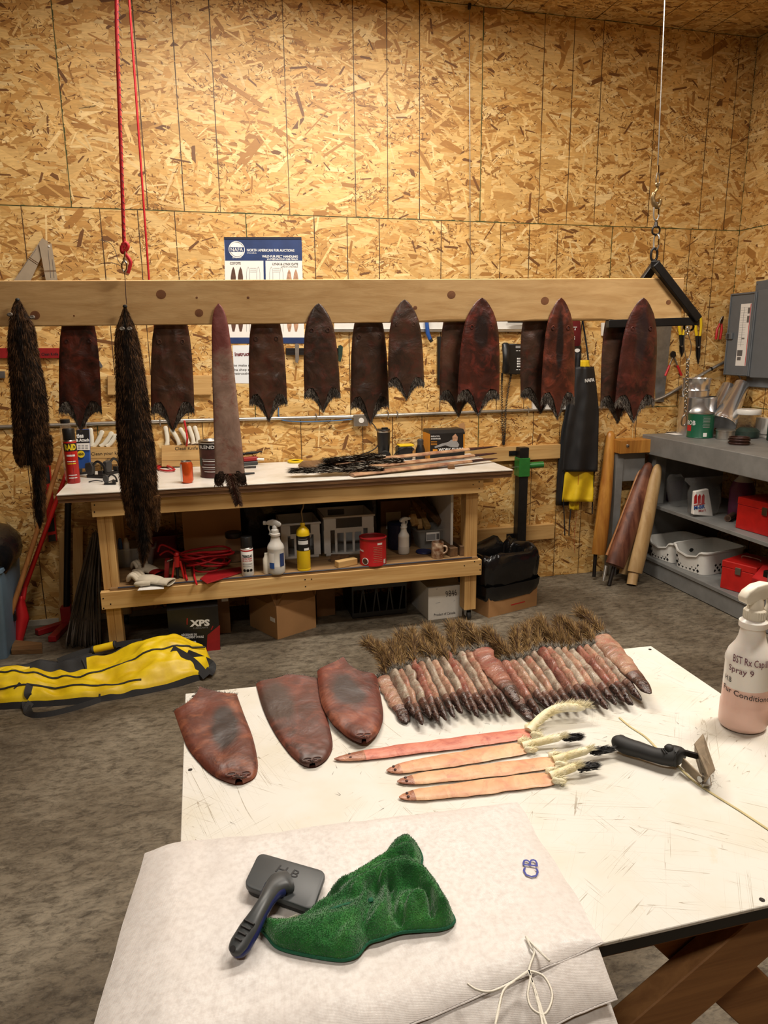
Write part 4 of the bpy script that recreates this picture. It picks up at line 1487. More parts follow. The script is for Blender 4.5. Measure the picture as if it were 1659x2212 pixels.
# folded cardboard piece high on the wall
cb = wall_thing('cardboard_brace', 'two creased strips of grey cardboard standing like a letter A', 'cardboard', 75, 640)
a = plate('strip', 'cardboard_grey', cb, [(91, 514), (104, 522), (50, 642), (6, 642)], 0.035, 0.006)
b = plate('strip', 'cardboard_grey', cb, [(84, 527), (111, 526), (130, 642), (106, 642)], 0.044, 0.006)
for (q0, q1) in (((58, 556), (82, 572)), ((60, 553), (84, 569)), ((96, 585), (121, 584)), ((96, 587), (121, 586))):
 MB().tube([onY(*q0, -0.0365 if q0[0] < 90 else -0.0445), onY(*q1, -0.0365 if q0[0] < 90 else -0.0445)], 0.0012, 5).build('crease', 'cardboard_dark', cb)
for (q0, q1) in (((40, 592), (62, 560)), ((66, 556), (78, 538)), ((104, 540), (110, 600)), ((113, 560), (117, 600))):
 MB().tube([onY(*q0, -0.0358 if q0[0] < 90 else -0.0448), onY(*q1, -0.0358 if q0[0] < 90 else -0.0448)], 0.0010, 5).build('printed_line', 'print_mid', cb)
MB().lathe([(0.005, 0), (0.005, 0.003), (0.0001, 0.004)], onY(106, 532, -0.0445), 10, axis=(0, -1, 0)).build('pin', 'white_plastic', cb)

# poster
po = wall_thing('poster', 'blue and white pelt handling poster showing above and below the beam', 'poster', 570, 742)
plate('sheet', 'paper', po, [(484, 512), (651, 512), (658, 742), (489, 742)], 0.004, 0.0015)
plate('top_strip', 'navy_dark', po, [(484, 512), (651, 512), (651.5, 517), (484.3, 517)], 0.007, 0.004)
hd = plate('header_band', 'navy_print', po, [(484.3, 517), (651.5, 517), (653, 563), (486.5, 563)], 0.0046, 0.0008)
plate('divider', 'navy_print', po, [(569, 563), (573.5, 563), (576, 728), (571.5, 728)], 0.0046, 0.0008)
ft_ = plate('footer_band', 'navy_print', po, [(489, 729), (657.5, 729), (658, 742), (489, 742)], 0.0046, 0.0008)
D6 = 0.0052
lc = onY(511.5, 539, -D6)
pxm = (onY(512, 539) - onY(511, 539)).length
lg = MB().lathe([(17.5 * pxm, 0), (17.5 * pxm, 0.0006), (15.8 * pxm, 0.0006), (15.8 * pxm, 0)], lc, 28, axis=(0, -1, 0)).build('emblem', 'print_white', po)
MB().lathe([(14.5 * pxm, 0), (14.5 * pxm, 0.0005), (0.0001, 0.0005)], lc, 24, axis=(0, -1, 0)).build('emblem', 'print_white', po)
plate('emblem_band', 'navy_print', po, rect(495.5, 534, 527.5, 544), 0.0062, 0.0004)
ptext('NAFA', 498.5, 542.8, 525, 542.8, 7.4, WY(0.0063), 'print_white', po)
ptext('SINCE 1670', 502, 557.5, 521, 557.5, 2.6, WY(0.0054), 'print_white', po)
ptext('NORTH AMERICAN FUR AUCTIONS', 533.5, 543, 636, 543.6, 5.4, WY(D6), 'print_white', po, bold=0.03)
ptext('www.nafa.ca', 533.5, 547.5, 554, 547.6, 2.2, WY(D6), 'print_white', po)
ptext('WILD FUR PELT HANDLING', 566, 556.2, 643.5, 556.5, 4.6, WY(D6), 'print_white', po, bold=0.04)
ptext('LA PRÉPARATION DES PEAUX', 577, 561.3, 644, 561.5, 3.3, WY(D6), 'print_white', po, bold=0.04)
ptext('COYOTE', 497, 571, 520, 571, 5.0, WY(D6), 'print_mid', po, bold=0.03)
ptext('LYNX & LYNX CATS', 588.5, 572.5, 644, 572.8, 4.8, WY(D6), 'print_mid', po, bold=0.02)
ptext('LYNX ET LYNX ROUX', 608, 577.3, 644, 577.5, 2.6, WY(D6), 'print_mid', po)
for i, (cx, mt) in enumerate(((504, 'print_brown'), (519.5, 'print_brown'), (624.5, 'print_tan'), (639, 'print_tan'))):
 y0 = 576 if i < 2 else 581
 w = 5.5
 plate('printed_pelt', mt, po, [(cx, y0), (cx + w * 0.6, y0 + 8), (cx + w, y0 + 22), (cx + w + 1, 690), (cx + w * 0.7 + 1, 706), (cx + w * 0.3 + 1, 716), (cx - w * 0.3, 716), (cx - w * 0.7, 706), (cx - w, 690), (cx - w, y0 + 22), (cx - w * 0.6, y0 + 8)], D6, 0.0004)
for i, cx in enumerate((536, 558, 586, 608)):
 q = [(cx - 3.5, 716), (cx - 3.5, 590), (cx - 2, 580), (cx, 576), (cx + 2, 580), (cx + 3.5, 590), (cx + 3.5, 716)]
 MB().tube([onY(x, y, -D6) for x, y in q], 0.0008, 4).build('printed_outline', 'print_grey', po)
for y0 in (579, 583, 587):
 for x0 in (540, 590):
  plate('printed_rule', 'print_grey', po, rect(x0, y0, x0 + 14, y0 + 0.7), D6, 0.0003)

# sheet of instructions
ins = wall_thing('instruction_sheet', 'white instruction sheet with a maroon heading below the poster', 'paper sheet', 530, 827)
plate('sheet', 'paper_blue', ins, [(502, 746), (584, 745), (587, 829), (507, 828)], 0.003, 0.001)
ptext('Instructions', 507.5, 769, 556, 768, 8.0, WY(0.004), 'maroon', ins, bold=0.03)
ptext('to make sure all', 505, 791.5, 560, 791, 3.6, WY(0.004), 'print_mid', ins)
ptext('the shop after use', 503, 800.8, 565, 800.3, 3.6, WY(0.004), 'print_mid', ins)
ptext('instructing with', 504, 809, 560, 808.6, 3.6, WY(0.004), 'print_mid', ins)

# boards and strips
MB().prism([onY(x, y, -0.03) for x, y in rect(232, 811, 457, 853)], (0, 0.028, 0)).build('wall_cleat', 'pine_x', bevel=0.002, label='pine board on the wall behind the longer furry pelt', cat='board')
rb = wall_thing('knife_rack', 'reddish brown bar on the wall behind the shorter furry pelt', 'rack', 40, 774)
plate('bar', 'red_dark', rb, rect(-160, 752, 128, 774), 0.025, 0.024, bevel=0.002)
ptext('Clean Knife', 90, 768, 126, 767.5, 6, WY(0.0256), 'ink_black', rb)
MB().prism([onY(x, y, -0.02) for x, y in ((-30, 802), (10, 802), (11, 817), (-30, 817))], (0, 0.012, 0)).build('steel_bar', 'saw_steel', bevel=0.001, label='grey steel bar on the wall at the left edge', cat='bar')
MB().prism([onY(x, y, -0.015) for x, y in ((196, 760), (203, 760), (222, 791), (219, 795), (200, 780))], (0, 0.008, 0)).build('scraper', 'saw_steel', bevel=0.001, label='dark pointed scraper on the wall beside the rusty brown pelt', cat='scraper')

def knife(top, bot, label, d=0.02):
 k = thing('knife', label, 'knife', onY(*bot, -d), 0, 'white handled knives', world=True)
 T, B = onY(*top, -d), onY(*bot, -d)
 ax = B - T
 L = ax.length
 ax.normalize()
 s = Vector((0, -1, 0)).cross(ax).normalized()
 rings = []
 for t, w, o in ((0, 0.006, 0), (0.04, 0.012, 0), (0.12, 0.0145, 0), (0.25, 0.0125, 0.001), (0.5, 0.0135, 0.002), (0.75, 0.0125, 0.001), (0.9, 0.013, -0.003), (0.97, 0.0165, -0.006), (1.0, 0.015, -0.006)):
  c = T + ax * (L * t) + s * o
  rings.append([c + s * math.cos(a) * w + Vector((0, -1, 0)) * math.sin(a) * 0.009 for a in np.linspace(0, 2 * PI, 12, endpoint=False)])
 MB().loft(rings).build('handle', 'knife_white', k, smooth=50)
 MB().prism([B - s * 0.010 + Vector((0, -0.001, 0)), B + s * 0.012 + Vector((0, -0.001, 0)), B + ax * 0.09 + s * 0.004 + Vector((0, -0.001, 0)), B + ax * 0.09 - s * 0.010 + Vector((0, -0.001, 0))], (0, 0.002, 0)).build('blade', 'steel', k)

def knife_board(label, x0, x1, y0, ym, y1, txt):
 b = wall_thing('knife_holder', label, 'knife holder', (x0 + x1) / 2, y1)
 plate('board', 'pine_x', b, rect(x0, y0, x1, ym - 0.4), 0.045, 0.020, bevel=0.001)
 plate('board', 'pine_x', b, rect(x0, ym + 0.4, x1, y1), 0.045, 0.020, bevel=0.001)
 plate('back_board', 'pine_x', b, rect(x0 + 1, y0 + 2, x1 - 1, y1), 0.012, 0.011)
 for s, q in txt:
  ptext(s, *q, WY(0.0456), 'ink_black', b, bold=0.0)
 return b

knife_board('knife holder reading Clean your knife, behind the red spray can', 195, 275, 966, 991, 1003, [('Clean your knife', (197, 984, 268, 981, 7)), ('UPON DONE', (229, 994, 262, 992, 4))])
knife_board('knife holder reading Clean Knife, behind the orange soda can', 349, 436, 963, 995, 1008, [('Clean Knife !', (378, 972.5, 433, 971, 7))])
for i, (a, b) in enumerate((((195, 924), (199, 964)), ((222, 930), (204, 966)), ((243, 933), (220, 966)), ((252, 938), (233, 966)))):
 knife(a, b, '%s white knife handle from the red spray can side' % ['first', 'second', 'third', 'fourth'][i] + ' in the holder')
for i, (a, b) in enumerate((((357, 920), (363, 961)), ((370, 926), (389, 960)), ((388, 924), (408, 958)), ((407, 920), (420, 958)), ((420, 920), (430, 957)))):
 knife(a, b, '%s white knife handle above the words Clean Knife' % ['first', 'second', 'third', 'fourth', 'fifth'][i])

tbz = wall_thing('magnetic_tool_bar', 'black magnetic tool bar behind the nearly black pelt', 'tool bar', 680, 767)
plate('bar', 'black_plastic', tbz, rect(618, 752, 740, 767), 0.022, 0.02, bevel=0.002)
plate('steel_strip', 'iron_dark', tbz, rect(621, 755, 738, 758), 0.0226, 0.001)
plate('steel_strip', 'iron_dark', tbz, rect(621, 761, 738, 764), 0.0226, 0.001)
MB().prism([onY(x, y, -0.034) for x, y in ((637, 744), (641, 742), (646, 744), (646, 776), (643, 785), (638, 782))], (0, 0.010, 0)).build('steel_clamp', 'galvanised', bevel=0.001, label='small grey steel clamp hanging on the magnetic bar', cat='clamp')
MB().prism([onY(x, y, -0.034) for x, y in ((731, 747), (736, 745), (741, 749), (739, 770), (736, 782), (731, 780))], (0, 0.010, 0)).build('green_clamp', 'green_dark', bevel=0.001, label='small dark green clamp at the end of the magnetic bar', cat='clamp')

# white board behind the beam
wbd = wall_thing('white_board', 'white board with metal rail, mostly hidden behind the beam', 'whiteboard', 930, 716)
plate('panel', 'white_plastic', wbd, rect(722, 640, 1142, 711), 0.020, 0.018)
plate('bottom_rail', 'galvanised', wbd, rect(720, 710.5, 1143, 717), 0.032, 0.030, bevel=0.002)
MB().tube([onY(1097, 695, -0.05), onY(1110, 694, -0.05), onY(1134, 694, -0.05)], [0.006, 0.009, 0.010], 10).build('marker_handle', 'black_plastic', smooth=50, label='black handle resting at the bottom rail of the white board', cat='handle')
hm = wall_thing('hammer', 'blue handled hammer hanging below the beam', 'hammer', 930, 740)
MB().tube([onY(921, 650, -0.05), onY(922, 700, -0.05), onY(924, 720, -0.05), onY(929, 733, -0.05)], [0.010, 0.013, 0.014, 0.013], 10).build('grip', 'blue_plastic', hm, smooth=60)
MB().tube([onY(929, 732, -0.05), onY(933, 738, -0.05)], [0.0135, 0.012], 10).build('grip_end', 'black_rubber', hm, smooth=60)
MB().box(*(lambda p: (p.x - 0.06, p.x + 0.05, p.y - 0.013, p.y + 0.013, p.z - 0.013, p.z + 0.013))(onY(921, 648, -0.05))).build('head', 'iron_dark', hm, bevel=0.003)
MB().prism([onY(x, y, -0.03) for x, y in rect(946, 727, 1010, 832)], (0, 0.028, 0)).build('black_case', 'black_plastic', bevel=0.004, label='flat black case on the wall behind the narrow brown pelt', cat='case')

# telephone
ph = wall_thing('telephone', 'black wall telephone with display and coiled cord', 'telephone', 1110, 809)
plate('base', 'black_plastic', ph, [(1098, 742), (1145, 744), (1146, 808), (1098, 809)], 0.06, 0.055, bevel=0.006, smooth=40)
hs = MB()
hs.loft([[onY(cx, cy, -dd) + Vector((math.cos(a) * w, math.sin(a) * w * 0.7, 0)) for a in np.linspace(0, 2 * PI, 12, endpoint=False)] for cx, cy, w, dd in
   ((1092, 740, 0.012, 0.07), (1092, 743, 0.026, 0.075), (1093, 754, 0.029, 0.080), (1093, 762, 0.025, 0.094), (1093, 775, 0.023, 0.100), (1093, 788, 0.025, 0.094), (1093, 796, 0.029, 0.080), (1093, 805, 0.026, 0.075), (1093, 808, 0.012, 0.07))])
hs.build('handset', 'black_plastic', ph, smooth=50)
plate('display', 'print_grey', ph, rect(1114, 747, 1134, 752), 0.061, 0.001)
for r in range(4):
 for c in range(3):
  x, y = 1117 + c * 5, 773 + r * 5.6
  plate('key', 'print_white', ph, rect(x, y, x + 3.6, y + 3.4), 0.0625, 0.002)
for x in (1115, 1121, 1127):
 plate('key', 'print_white', ph, rect(x, 757, x + 4, 758.5), 0.0625, 0.002)
 plate('key', 'print_white', ph, rect(x, 798, x + 4, 799.5), 0.0625, 0.002)
cpts = smooth_path([onY(1085, 806, -0.05), onY(1084, 850, -0.03), onY(1087, 955, -0.02), onY(1090, 940, -0.03), onY(1094, 870, -0.035), onY(1104, 808, -0.04)], 30)
hx = []
for i, p in enumerate(cpts):
 for k in range(3):
  a = (i * 3 + k) * 1.45
  hx.append(p + Vector((math.cos(a) * 0.0065, math.sin(a) * 0.0065, 0)))
MB().tube(hx, 0.0022, 5).build('coiled_cord', 'black_rubber', ph, smooth=70)
MB().prism([onY(x, y, -0.03) for x, y in rect(1152, 866, 1227, 885)], (0, 0.028, 0)).build('white_plate', 'white_plastic', bevel=0.003, label='white plastic cover plate on the conduit behind two pelts', cat='cover plate')

# first aid pouch, apron, jacket
ak = wall_thing('first_aid_pouch', 'maroon and black first aid pouch behind the red streaked pelt', 'pouch', 1240, 766)
plate('front', 'maroon', ak, [(1190, 690), (1250, 690), (1255, 694), (1256, 742), (1250, 750), (1190, 752)], 0.05, 0.045, bevel=0.006, smooth=50)
plate('lower_pocket', 'black_plastic', ak, [(1190, 751), (1257, 747), (1257, 762), (1250, 768), (1190, 768)], 0.055, 0.05, bevel=0.006, smooth=50)
ptext('KIT', 1228, 713, 1246, 713, 7, WY(0.051), 'print_white', ak, bold=0.03)
ptext('RS', 1231, 734, 1242, 734, 7, WY(0.051), 'print_white', ak, bold=0.03)
MB().lathe([(0.017, 0), (0.017, 0.001), (0.0001, 0.001)], onY(1247, 757, -0.0555), 18, axis=(0, -1, 0), sx=1.2, sy=0.75).build('emblem', 'print_white', ak)

jk = MB()
jk.grid(lambda a, b: onY(lerp(interp(b, [(0, 1238), (0.2, 1232), (0.5, 1214), (0.8, 1203), (1, 1200)]), interp(b, [(0, 1256), (0.5, 1252), (1, 1228)]), a), lerp(762, 1092, b), -(0.035 + 0.04 * math.sin(a * PI) + 0.012 * math.sin(a * 9 + b * 5))), 12, 24)
jo = jk.build('jacket', 'jacket_black', smooth=70, label='black jacket hanging on the wall behind the apron', cat='jacket')
sm = jo.modifiers.new('s', 'SOLIDIFY')
sm.thickness = 0.012

ap = wall_thing('apron', 'black vinyl apron with yellow backing hanging by its neck strap', 'apron', 1255, 1090)

def drape(l, r, y0, y1, d0, wav, amp, nu=24, nv=36):
 def fn(a, b):
  y = lerp(y0, y1, b)
  x = lerp(interp(y, l), interp(y, r), a)
  d = d0 + amp * math.sin(a * PI) + wav * math.sin(a * 11 + b * 3) * (0.3 + b) + 0.006 * noise.noise((a * 5, b * 7, d0 * 40))
  return onY(x, y, -d)
 return MB().grid(fn, nu, nv)

def cloth(mb, name, mat, parent, th=0.003):
 o = mb.build(name, mat, parent, smooth=70)
 s = o.modifiers.new('s', 'SOLIDIFY')
 s.thickness = th
 return o

cloth(drape([(790, 1243), (830, 1238), (870, 1232), (930, 1222), (1020, 1215)], [(790, 1283), (830, 1288), (890, 1294), (1020, 1291)], 792, 1019, 0.105, 0.010, 0.03), 'front', 'apron_black', ap)
cloth(drape([(1000, 1222), (1086, 1214)], [(1000, 1284), (1086, 1281)], 1000, 1084, 0.088, 0.014, 0.02, 16, 12), 'backing', 'apron_yellow', ap)
cloth(drape([(1060, 1229), (1104, 1231)], [(1060, 1252), (1104, 1250)], 1060, 1102, 0.075, 0.006, 0.01, 8, 8), 'backing', 'apron_yellow', ap)
cloth(drape([(778, 1254), (793, 1254)], [(778, 1273), (793, 1274)], 778, 795, 0.125, 0.002, 0.004, 6, 4), 'neck_tab', 'apron_yellow', ap)
for q in (((1258, 690), (1253, 740), (1255, 780)), ((1258, 690), (1266, 740), (1271, 780)), ((1214, 1050), (1218, 1100), (1220, 1157)), ((1233, 1100), (1230, 1130), (1229, 1157)), ((1284, 1015), (1281, 1060), (1279, 1110))):
 MB().tube(smooth_path([onY(x, y, -(0.03 if y < 760 else 0.085)) for x, y in q], 4), 0.009, 6, flat=0.25).build('strap', 'strap_black', ap)
ptext('NAFA', 1263.5, 826, 1284, 824, 7.5, lambda x, y: onY(x, y, -0.150), 'print_white', ap, bold=0.02)
MB().tube(smooth_path([onY(1250, 1025, -0.11), onY(1248, 1060, -0.11), onY(1246, 1110, -0.05), onY(1240, 1160, -0.03), onY(1242, 1195, -0.02)], 5), 0.0012, 5).build('loose_thread', 'rope_red', ap)
MB().lathe([(0.010, 0), (0.012, 0.01), (0.012, 0.03), (0.004, 0.034), (0.0001, 0.034)], onY(1258, 690, -0.01), 10, axis=(0, -1, 0)).build('coat_hook', 'steel_black', label='black coat hook holding the apron strap', cat='hook', smooth=50)

sw = MB().prism([onY(x, y, -0.03) for x, y in rect(1302, 697, 1314, 726)], (0, 0.028, 0)).build('light_switch', 'white_plastic', bevel=0.004, label='small white switch box below the beam by the steel hanger', cat='switch')
MB().tube([onY(1319 + 7 * math.cos(a), 899 + 7 * math.sin(a), -0.02) for a in np.linspace(0, 2 * PI, 16, endpoint=False)], 0.0016, 6, closed=True).build('key_ring', 'iron_dark', smooth=60, label='thin wire ring hanging on the wall below the conduit', cat='ring')
MB().tube([onY(1367, 905, -0.01), onY(1367, 925, -0.012), onY(1366, 948, -0.05)], 0.0013, 5).build('hanging_string', 'twine', label='thin string hanging onto the sawhorse head', cat='string')

# hand tools on the right of the wall
sa = wall_thing('handsaw', 'wide grey steel handsaw blade hanging beside the last pelt', 'saw', 1430, 868)
plate('blade', 'saw_steel', sa, [(1412, 660), (1456, 660), (1450, 715), (1434, 868), (1416, 868)], 0.02, 0.002)
plate('grip', 'old_wood_y', sa, [(1408, 640), (1458, 640), (1457, 668), (1411, 668)], 0.03, 0.024, bevel=0.003)

def snips(label, x0, x1, y0, y1, ym, yb, open_=0.3):
 s = wall_thing('tin_snips', label, 'tin snips', (x0 + x1) / 2, y1)
 cx = (x0 + x1) / 2
 for sg, w in ((-1, x0), (1, x1)):
  MB().tube(smooth_path([onY(w, y0, -0.02), onY(lerp(w, cx, -0.1), (y0 + ym) / 2, -0.025), onY(lerp(w, cx, 0.4), ym, -0.025)], 4), 0.011, 8, flat=0.8).build('grip', 'yellow_paint', s, smooth=60)
  MB().tube([onY(lerp(w, cx, 0.35), ym - 1, -0.025), onY(lerp(w, cx, 0.6), yb, -0.025)], [0.0105, 0.008], 8).build('grip_end', 'black_plastic', s, smooth=60)
  plate('blade', 'iron_dark', s, [(cx - sg * 1, yb - 3), (cx + sg * 5, yb - 2), (cx + sg * 4.5, (yb + y1) / 2), (cx + sg * 0.5, y1)], 0.022 + 0.004 * sg, 0.004)
 MB().lathe([(0.007, 0), (0.007, 0.006), (0.0001, 0.006)], onY(cx, yb, -0.028), 10, axis=(0, -1, 0)).build('pivot', 'steel', s)

snips('yellow and black tin snips left of the hanging chain', 1468, 1478, 690, 771, 724, 748)
snips('yellow and black tin snips right of the hanging chain', 1503, 1514, 686, 787, 726, 750)
pl = wall_thing('pliers', 'closed red handled pliers high on the wall near the breaker panel', 'pliers', 1553, 733)
for sg in (-1, 1):
 MB().tube([onY(1557 + sg * 2, 699, -0.02), onY(1554 + sg * 5, 712, -0.022), onY(1551 + sg * 4.5, 733, -0.022)], [0.006, 0.009, 0.008], 8).build('grip', 'red_plastic', pl, smooth=60)
plate('jaw', 'steel', pl, [(1554, 701), (1556, 692), (1561, 683), (1565, 683), (1563, 692), (1560, 702)], 0.024, 0.012, bevel=0.002)
np_ = wall_thing('nippers', 'open red handled nippers hanging above the steel pots', 'nippers', 1453, 812)
for sg, e in ((-1, (1437, 812)), (1, (1472, 811))):
 MB().tube([onY(1455, 768, -0.02), onY(lerp(1455, e[0], 0.5), 790, -0.022)], 0.005, 8).build('arm', 'steel', np_)
 MB().tube([onY(lerp(1455, e[0], 0.48), 789, -0.022), onY(*e, -0.022)], [0.008, 0.009], 8).build('grip', 'red_plastic', np_, smooth=60)
plate('jaw', 'iron_dark', np_, [(1450, 770), (1450, 762), (1454, 758), (1460, 760), (1461, 769), (1456, 774)], 0.026, 0.012, bevel=0.002)

# breaker panel on the right wall, door folded back
ep = thing('breaker_panel', 'grey breaker panel on the right wall with its door open', 'breaker panel', (4.39, -0.35, 1.37), world=True)
MB().box(RX - 0.028, RX - 0.001, -0.66, -0.24, 1.362, 2.076).build('cover', 'panel_grey', ep, bevel=0.004)
MB().box(RX - 0.085, RX - 0.029, -0.60, -0.335, 1.43, 2.01).build('breaker_box', 'panel_grey', ep, bevel=0.004)
dr = MB().box(RX - 0.092, RX - 0.074, -0.332, -0.085, 1.437, 2.003).build('door', 'panel_grey', ep, bevel=0.004)
for (ya, yb_, za, zb) in ((-0.325, -0.092, 1.990, 1.998), (-0.325, -0.092, 1.442, 1.450), (-0.328, -0.320, 1.44, 2.0), (-0.098, -0.090, 1.44, 2.0)):
 MB().box(RX - 0.100, RX - 0.0925, ya, yb_, za, zb).build('rim', 'panel_grey', dr, bevel=0.002)
MB().box(RX - 0.0935, RX - 0.0922, -0.297, -0.198, 1.508, 1.927).build('label_sheet', 'paper', dr)
PX = lambda x, y: onX(x, y, RX - 0.0938)
for k in range(16):
 z = 1.90 - k * 0.0165
 MB().box(RX - 0.0941, RX - 0.0936, -0.262, -0.203, z, z + 0.0012).build('printed_rule', 'print_grey', dr)
MB().box(RX - 0.0941, RX - 0.0936, -0.234, -0.232, 1.64, 1.905).build('printed_rule', 'print_mid', dr)
MB().box(RX - 0.0941, RX - 0.0936, -0.296, -0.290, 1.510, 1.925).build('red_stripe', 'ink_red', dr)
for z0, z1, y0, y1 in ((1.575, 1.615, -0.255, -0.205), (1.545, 1.568, -0.245, -0.210), (1.86, 1.90, -0.288, -0.268), (1.80, 1.845, -0.288, -0.268), (1.69, 1.697, -0.262, -0.236)):
 MB().box(RX - 0.0941, RX - 0.0936, y0, y1, z0, z1).build('printed_block', 'print_mid', dr)
MB().box(RX - 0.108, RX - 0.0925, -0.150, -0.088, 1.690, 1.735).build('latch', 'panel_grey', dr, bevel=0.003)
MB().box(RX - 0.112, RX - 0.1085, -0.125, -0.105, 1.697, 1.728).build('latch_slide', 'dark_plastic', dr)
for y, z in ((-0.255, 2.055), (-0.258, 1.385)):
 MB().lathe([(0.005, 0), (0.004, 0.003), (0.0001, 0.004)], (RX - 0.028, y, z), 10, axis=(-1, 0, 0)).build('screw', 'steel', ep)

# lifting post with green collar on two boards
for z0, z1, xl, xr, lab in ((*(lambda a, b: (b, a))(onY(1040, 966).z, onY(1040, 997).z), 1000, 1205, 'upper pine board carrying the black post with green collar'), (*(lambda a, b: (b, a))(onY(1038, 1141).z, onY(1038, 1173).z), 1000, 1200, 'lower pine board carrying the black post, above the bin bag')):
 q0, q1 = onY(xl, 980), onY(xr, 980)
 MB().box(q0.x, q1.x, -0.038, -0.001, z0, z1).build('wall_cleat', 'pine_x', bevel=0.002, label=lab, cat='board')
vp = wall_thing('steel_post', 'black steel post with a sliding green collar and side tube', 'post', 1125, 1175)
xc0, xc1 = onY(1117, 1000, -0.07).x, onY(1136, 1000, -0.07).x
z = lambda y: onY(1127, y, -0.08).z
MB().box(xc0, xc1, -0.115, -0.045, z(1174), z(966)).build('tube', 'steel_black', vp, bevel=0.003)
for yy in (980, 1159):
 MB().box(xc0 - 0.05, xc1 + 0.02, -0.0445, -0.0385, z(yy + 5), z(yy - 5)).build('flange', 'steel_black', vp, bevel=0.001)
 for xx in (xc0 - 0.035, xc1 + 0.012):
  MB().lathe([(0.006, 0), (0.006, 0.004), (0.0001, 0.005)], (xx, -0.045, z(yy)), 8, axis=(0, -1, 0)).build('bolt', 'iron_dark', vp)
MB().box(xc0 - 0.006, xc1 + 0.008, -0.122, -0.038, z(1028), z(988)).build('collar', 'green_paint', vp, bevel=0.003)
MB().lathe([(0.022, 0), (0.022, 0.115), (0.017, 0.115), (0.017, 0.02)], (xc1, -0.085, z(1006)), 18, axis=(1, -0.25, 0.06)).build('side_tube', 'green_paint', vp, smooth=50)
MB().tube([(xc0 - 0.045, -0.085, z(1008)), (xc0, -0.085, z(1008))], 0.004, 8).build('pin', 'steel', vp)

# ------------------------------------------------------------------ ropes, hanger and chain
def link(mb, c, ax, side, L, W, r, n=16):
 """one oval chain link around c: long axis ax, width along side"""
 ax, side = Vector(ax).normalized(), Vector(side).normalized()
 pts = []
 for k in range(n):
  a = 2 * PI * k / n
  s = math.sin(a)
  pts.append(Vector(c) + ax * (L / 2 * math.copysign(abs(s) ** 0.7, s)) + side * (W / 2 * math.cos(a)))
 return mb.tube(pts, r, 7, closed=True)

RD = 0.055                                     # ropes hang just in front of the beam
RP = lambda x, y, o=RD: onB(x, y, o)
kp = RP(270, 545)
rr = thing('rope', 'thick red rope with dark flecks, knotted to a snap hook', 'rope', kp, world=True)
top = Vector((kp.x, kp.y, RZ - 0.004))
pt = [top, RP(252, 60), RP(262, 350), RP(268, 520), RP(270, 535)]
pt[0] = onB(249, 0, RD) + (onB(249, 0, RD) - RP(262, 350)) * 2.2
pt[0].z = min(pt[0].z, RZ - 0.004)
MB().tube(pt, 0.0072, 10).build('strand', 'rope_red', rr, smooth=60)
for k in range(60):
 t = k / 60
 c = pt[0].lerp(pt[3], t)
 d = (pt[3] - pt[0]).normalized()
 s = C_R
 MB().tube([c - s * 0.006 + B_N * 0.0045, c + d * 0.008 + B_N * 0.0074, c + s * 0.006 + d * 0.016 + B_N * 0.0045], 0.0012, 4).build('fleck', 'rope_fleck', rr) if 0.15 < t else None
MB().tube(smooth_path([RP(266, 530), RP(263, 536), RP(265, 545), RP(272, 540), RP(276, 532), RP(272, 525), RP(266, 528)], 5, closed=True), 0.0085, 8, closed=True).build('knot', 'rope_red', rr, smooth=60)
MB().tube(smooth_path([RP(267, 540), RP(270, 547), RP(277, 556), RP(282, 566), RP(280, 578), RP(276, 590)], 5), 0.0076, 9).build('rope_end', 'rope_red', rr, smooth=60)
sh_ = thing('snap_hook', 'chrome snap hook on the red rope holding the string', 'snap hook', RP(268, 588), world=True)
MB().tube(smooth_path([RP(270, 543, 0.07), RP(269, 552, 0.07), RP(269, 558, 0.07)], 4), 0.003, 8).build('eye', 'chrome', sh_, smooth=60)
MB().lathe([(0.005, -0.004), (0.007, -0.001), (0.007, 0.006), (0.0045, 0.008)], RP(269, 561, 0.07), 12).build('swivel', 'chrome', sh_, smooth=50)
MB().tube(smooth_path([RP(269, 562, 0.07), RP(264, 570, 0.07), RP(264, 580, 0.07), RP(268, 587, 0.07), RP(273, 583, 0.07), RP(274, 572, 0.07), RP(270, 563, 0.07)], 5), 0.0042, 8).build('hook', 'chrome', sh_, smooth=60)
st = MB().tube(smooth_path([RP(268, 586, 0.07), RP(270, 600, 0.065), RP(272, 640, 0.06), RP(274, 658, 0.055)], 4), 0.0016, 6)
st.tube(smooth_path([RP(213, 518, 0.06), RP(236, 524, 0.062), RP(248, 540, 0.066), RP(255, 562, 0.07), RP(264, 574, 0.071)], 5), 0.0013, 6)
st.tube(smooth_path([RP(213, 571, 0.06), RP(232, 567, 0.063), RP(250, 570, 0.066), RP(264, 576, 0.07)], 5), 0.0013, 6)
st.build('string', 'string_dark', smooth=60, label='thin dark string with two loose ends tied to the nose of the long furry pelt', cat='string', group=None)
# the second rope runs down to the bench top behind the beam
A, B_ = onY(275, -60, -0.55), onY(322, 606, -0.45)
r2 = MB().tube([A, B_, onY(336, 720, -0.42)], 0.0055, 8).build('rope', 'rope_red', smooth=60, label='thin red rope hanging straight behind the beam', cat='rope')
r3 = MB()
r3.tube(smooth_path([onY(398, 908, -0.08), onY(403, 935, -0.09), onY(404, 955, -0.10), onZ(396, 992, BZ + 0.008), onZ(375, 1004, BZ + 0.008), onZ(352, 1007, BZ + 0.008), onZ(340, 1012, BZ + 0.008), onZ(360, 1017, BZ + 0.010), onZ(377, 1014, BZ + 0.012), onZ(355, 1005, BZ + 0.013), onZ(338, 1007, BZ + 0.010), onZ(325, 1010, BZ + 0.008)], 7), 0.006, 8)
r3.build('rope', 'rope_red', smooth=60, label='slack red rope falling from the wall into a loop on the bench', cat='rope')

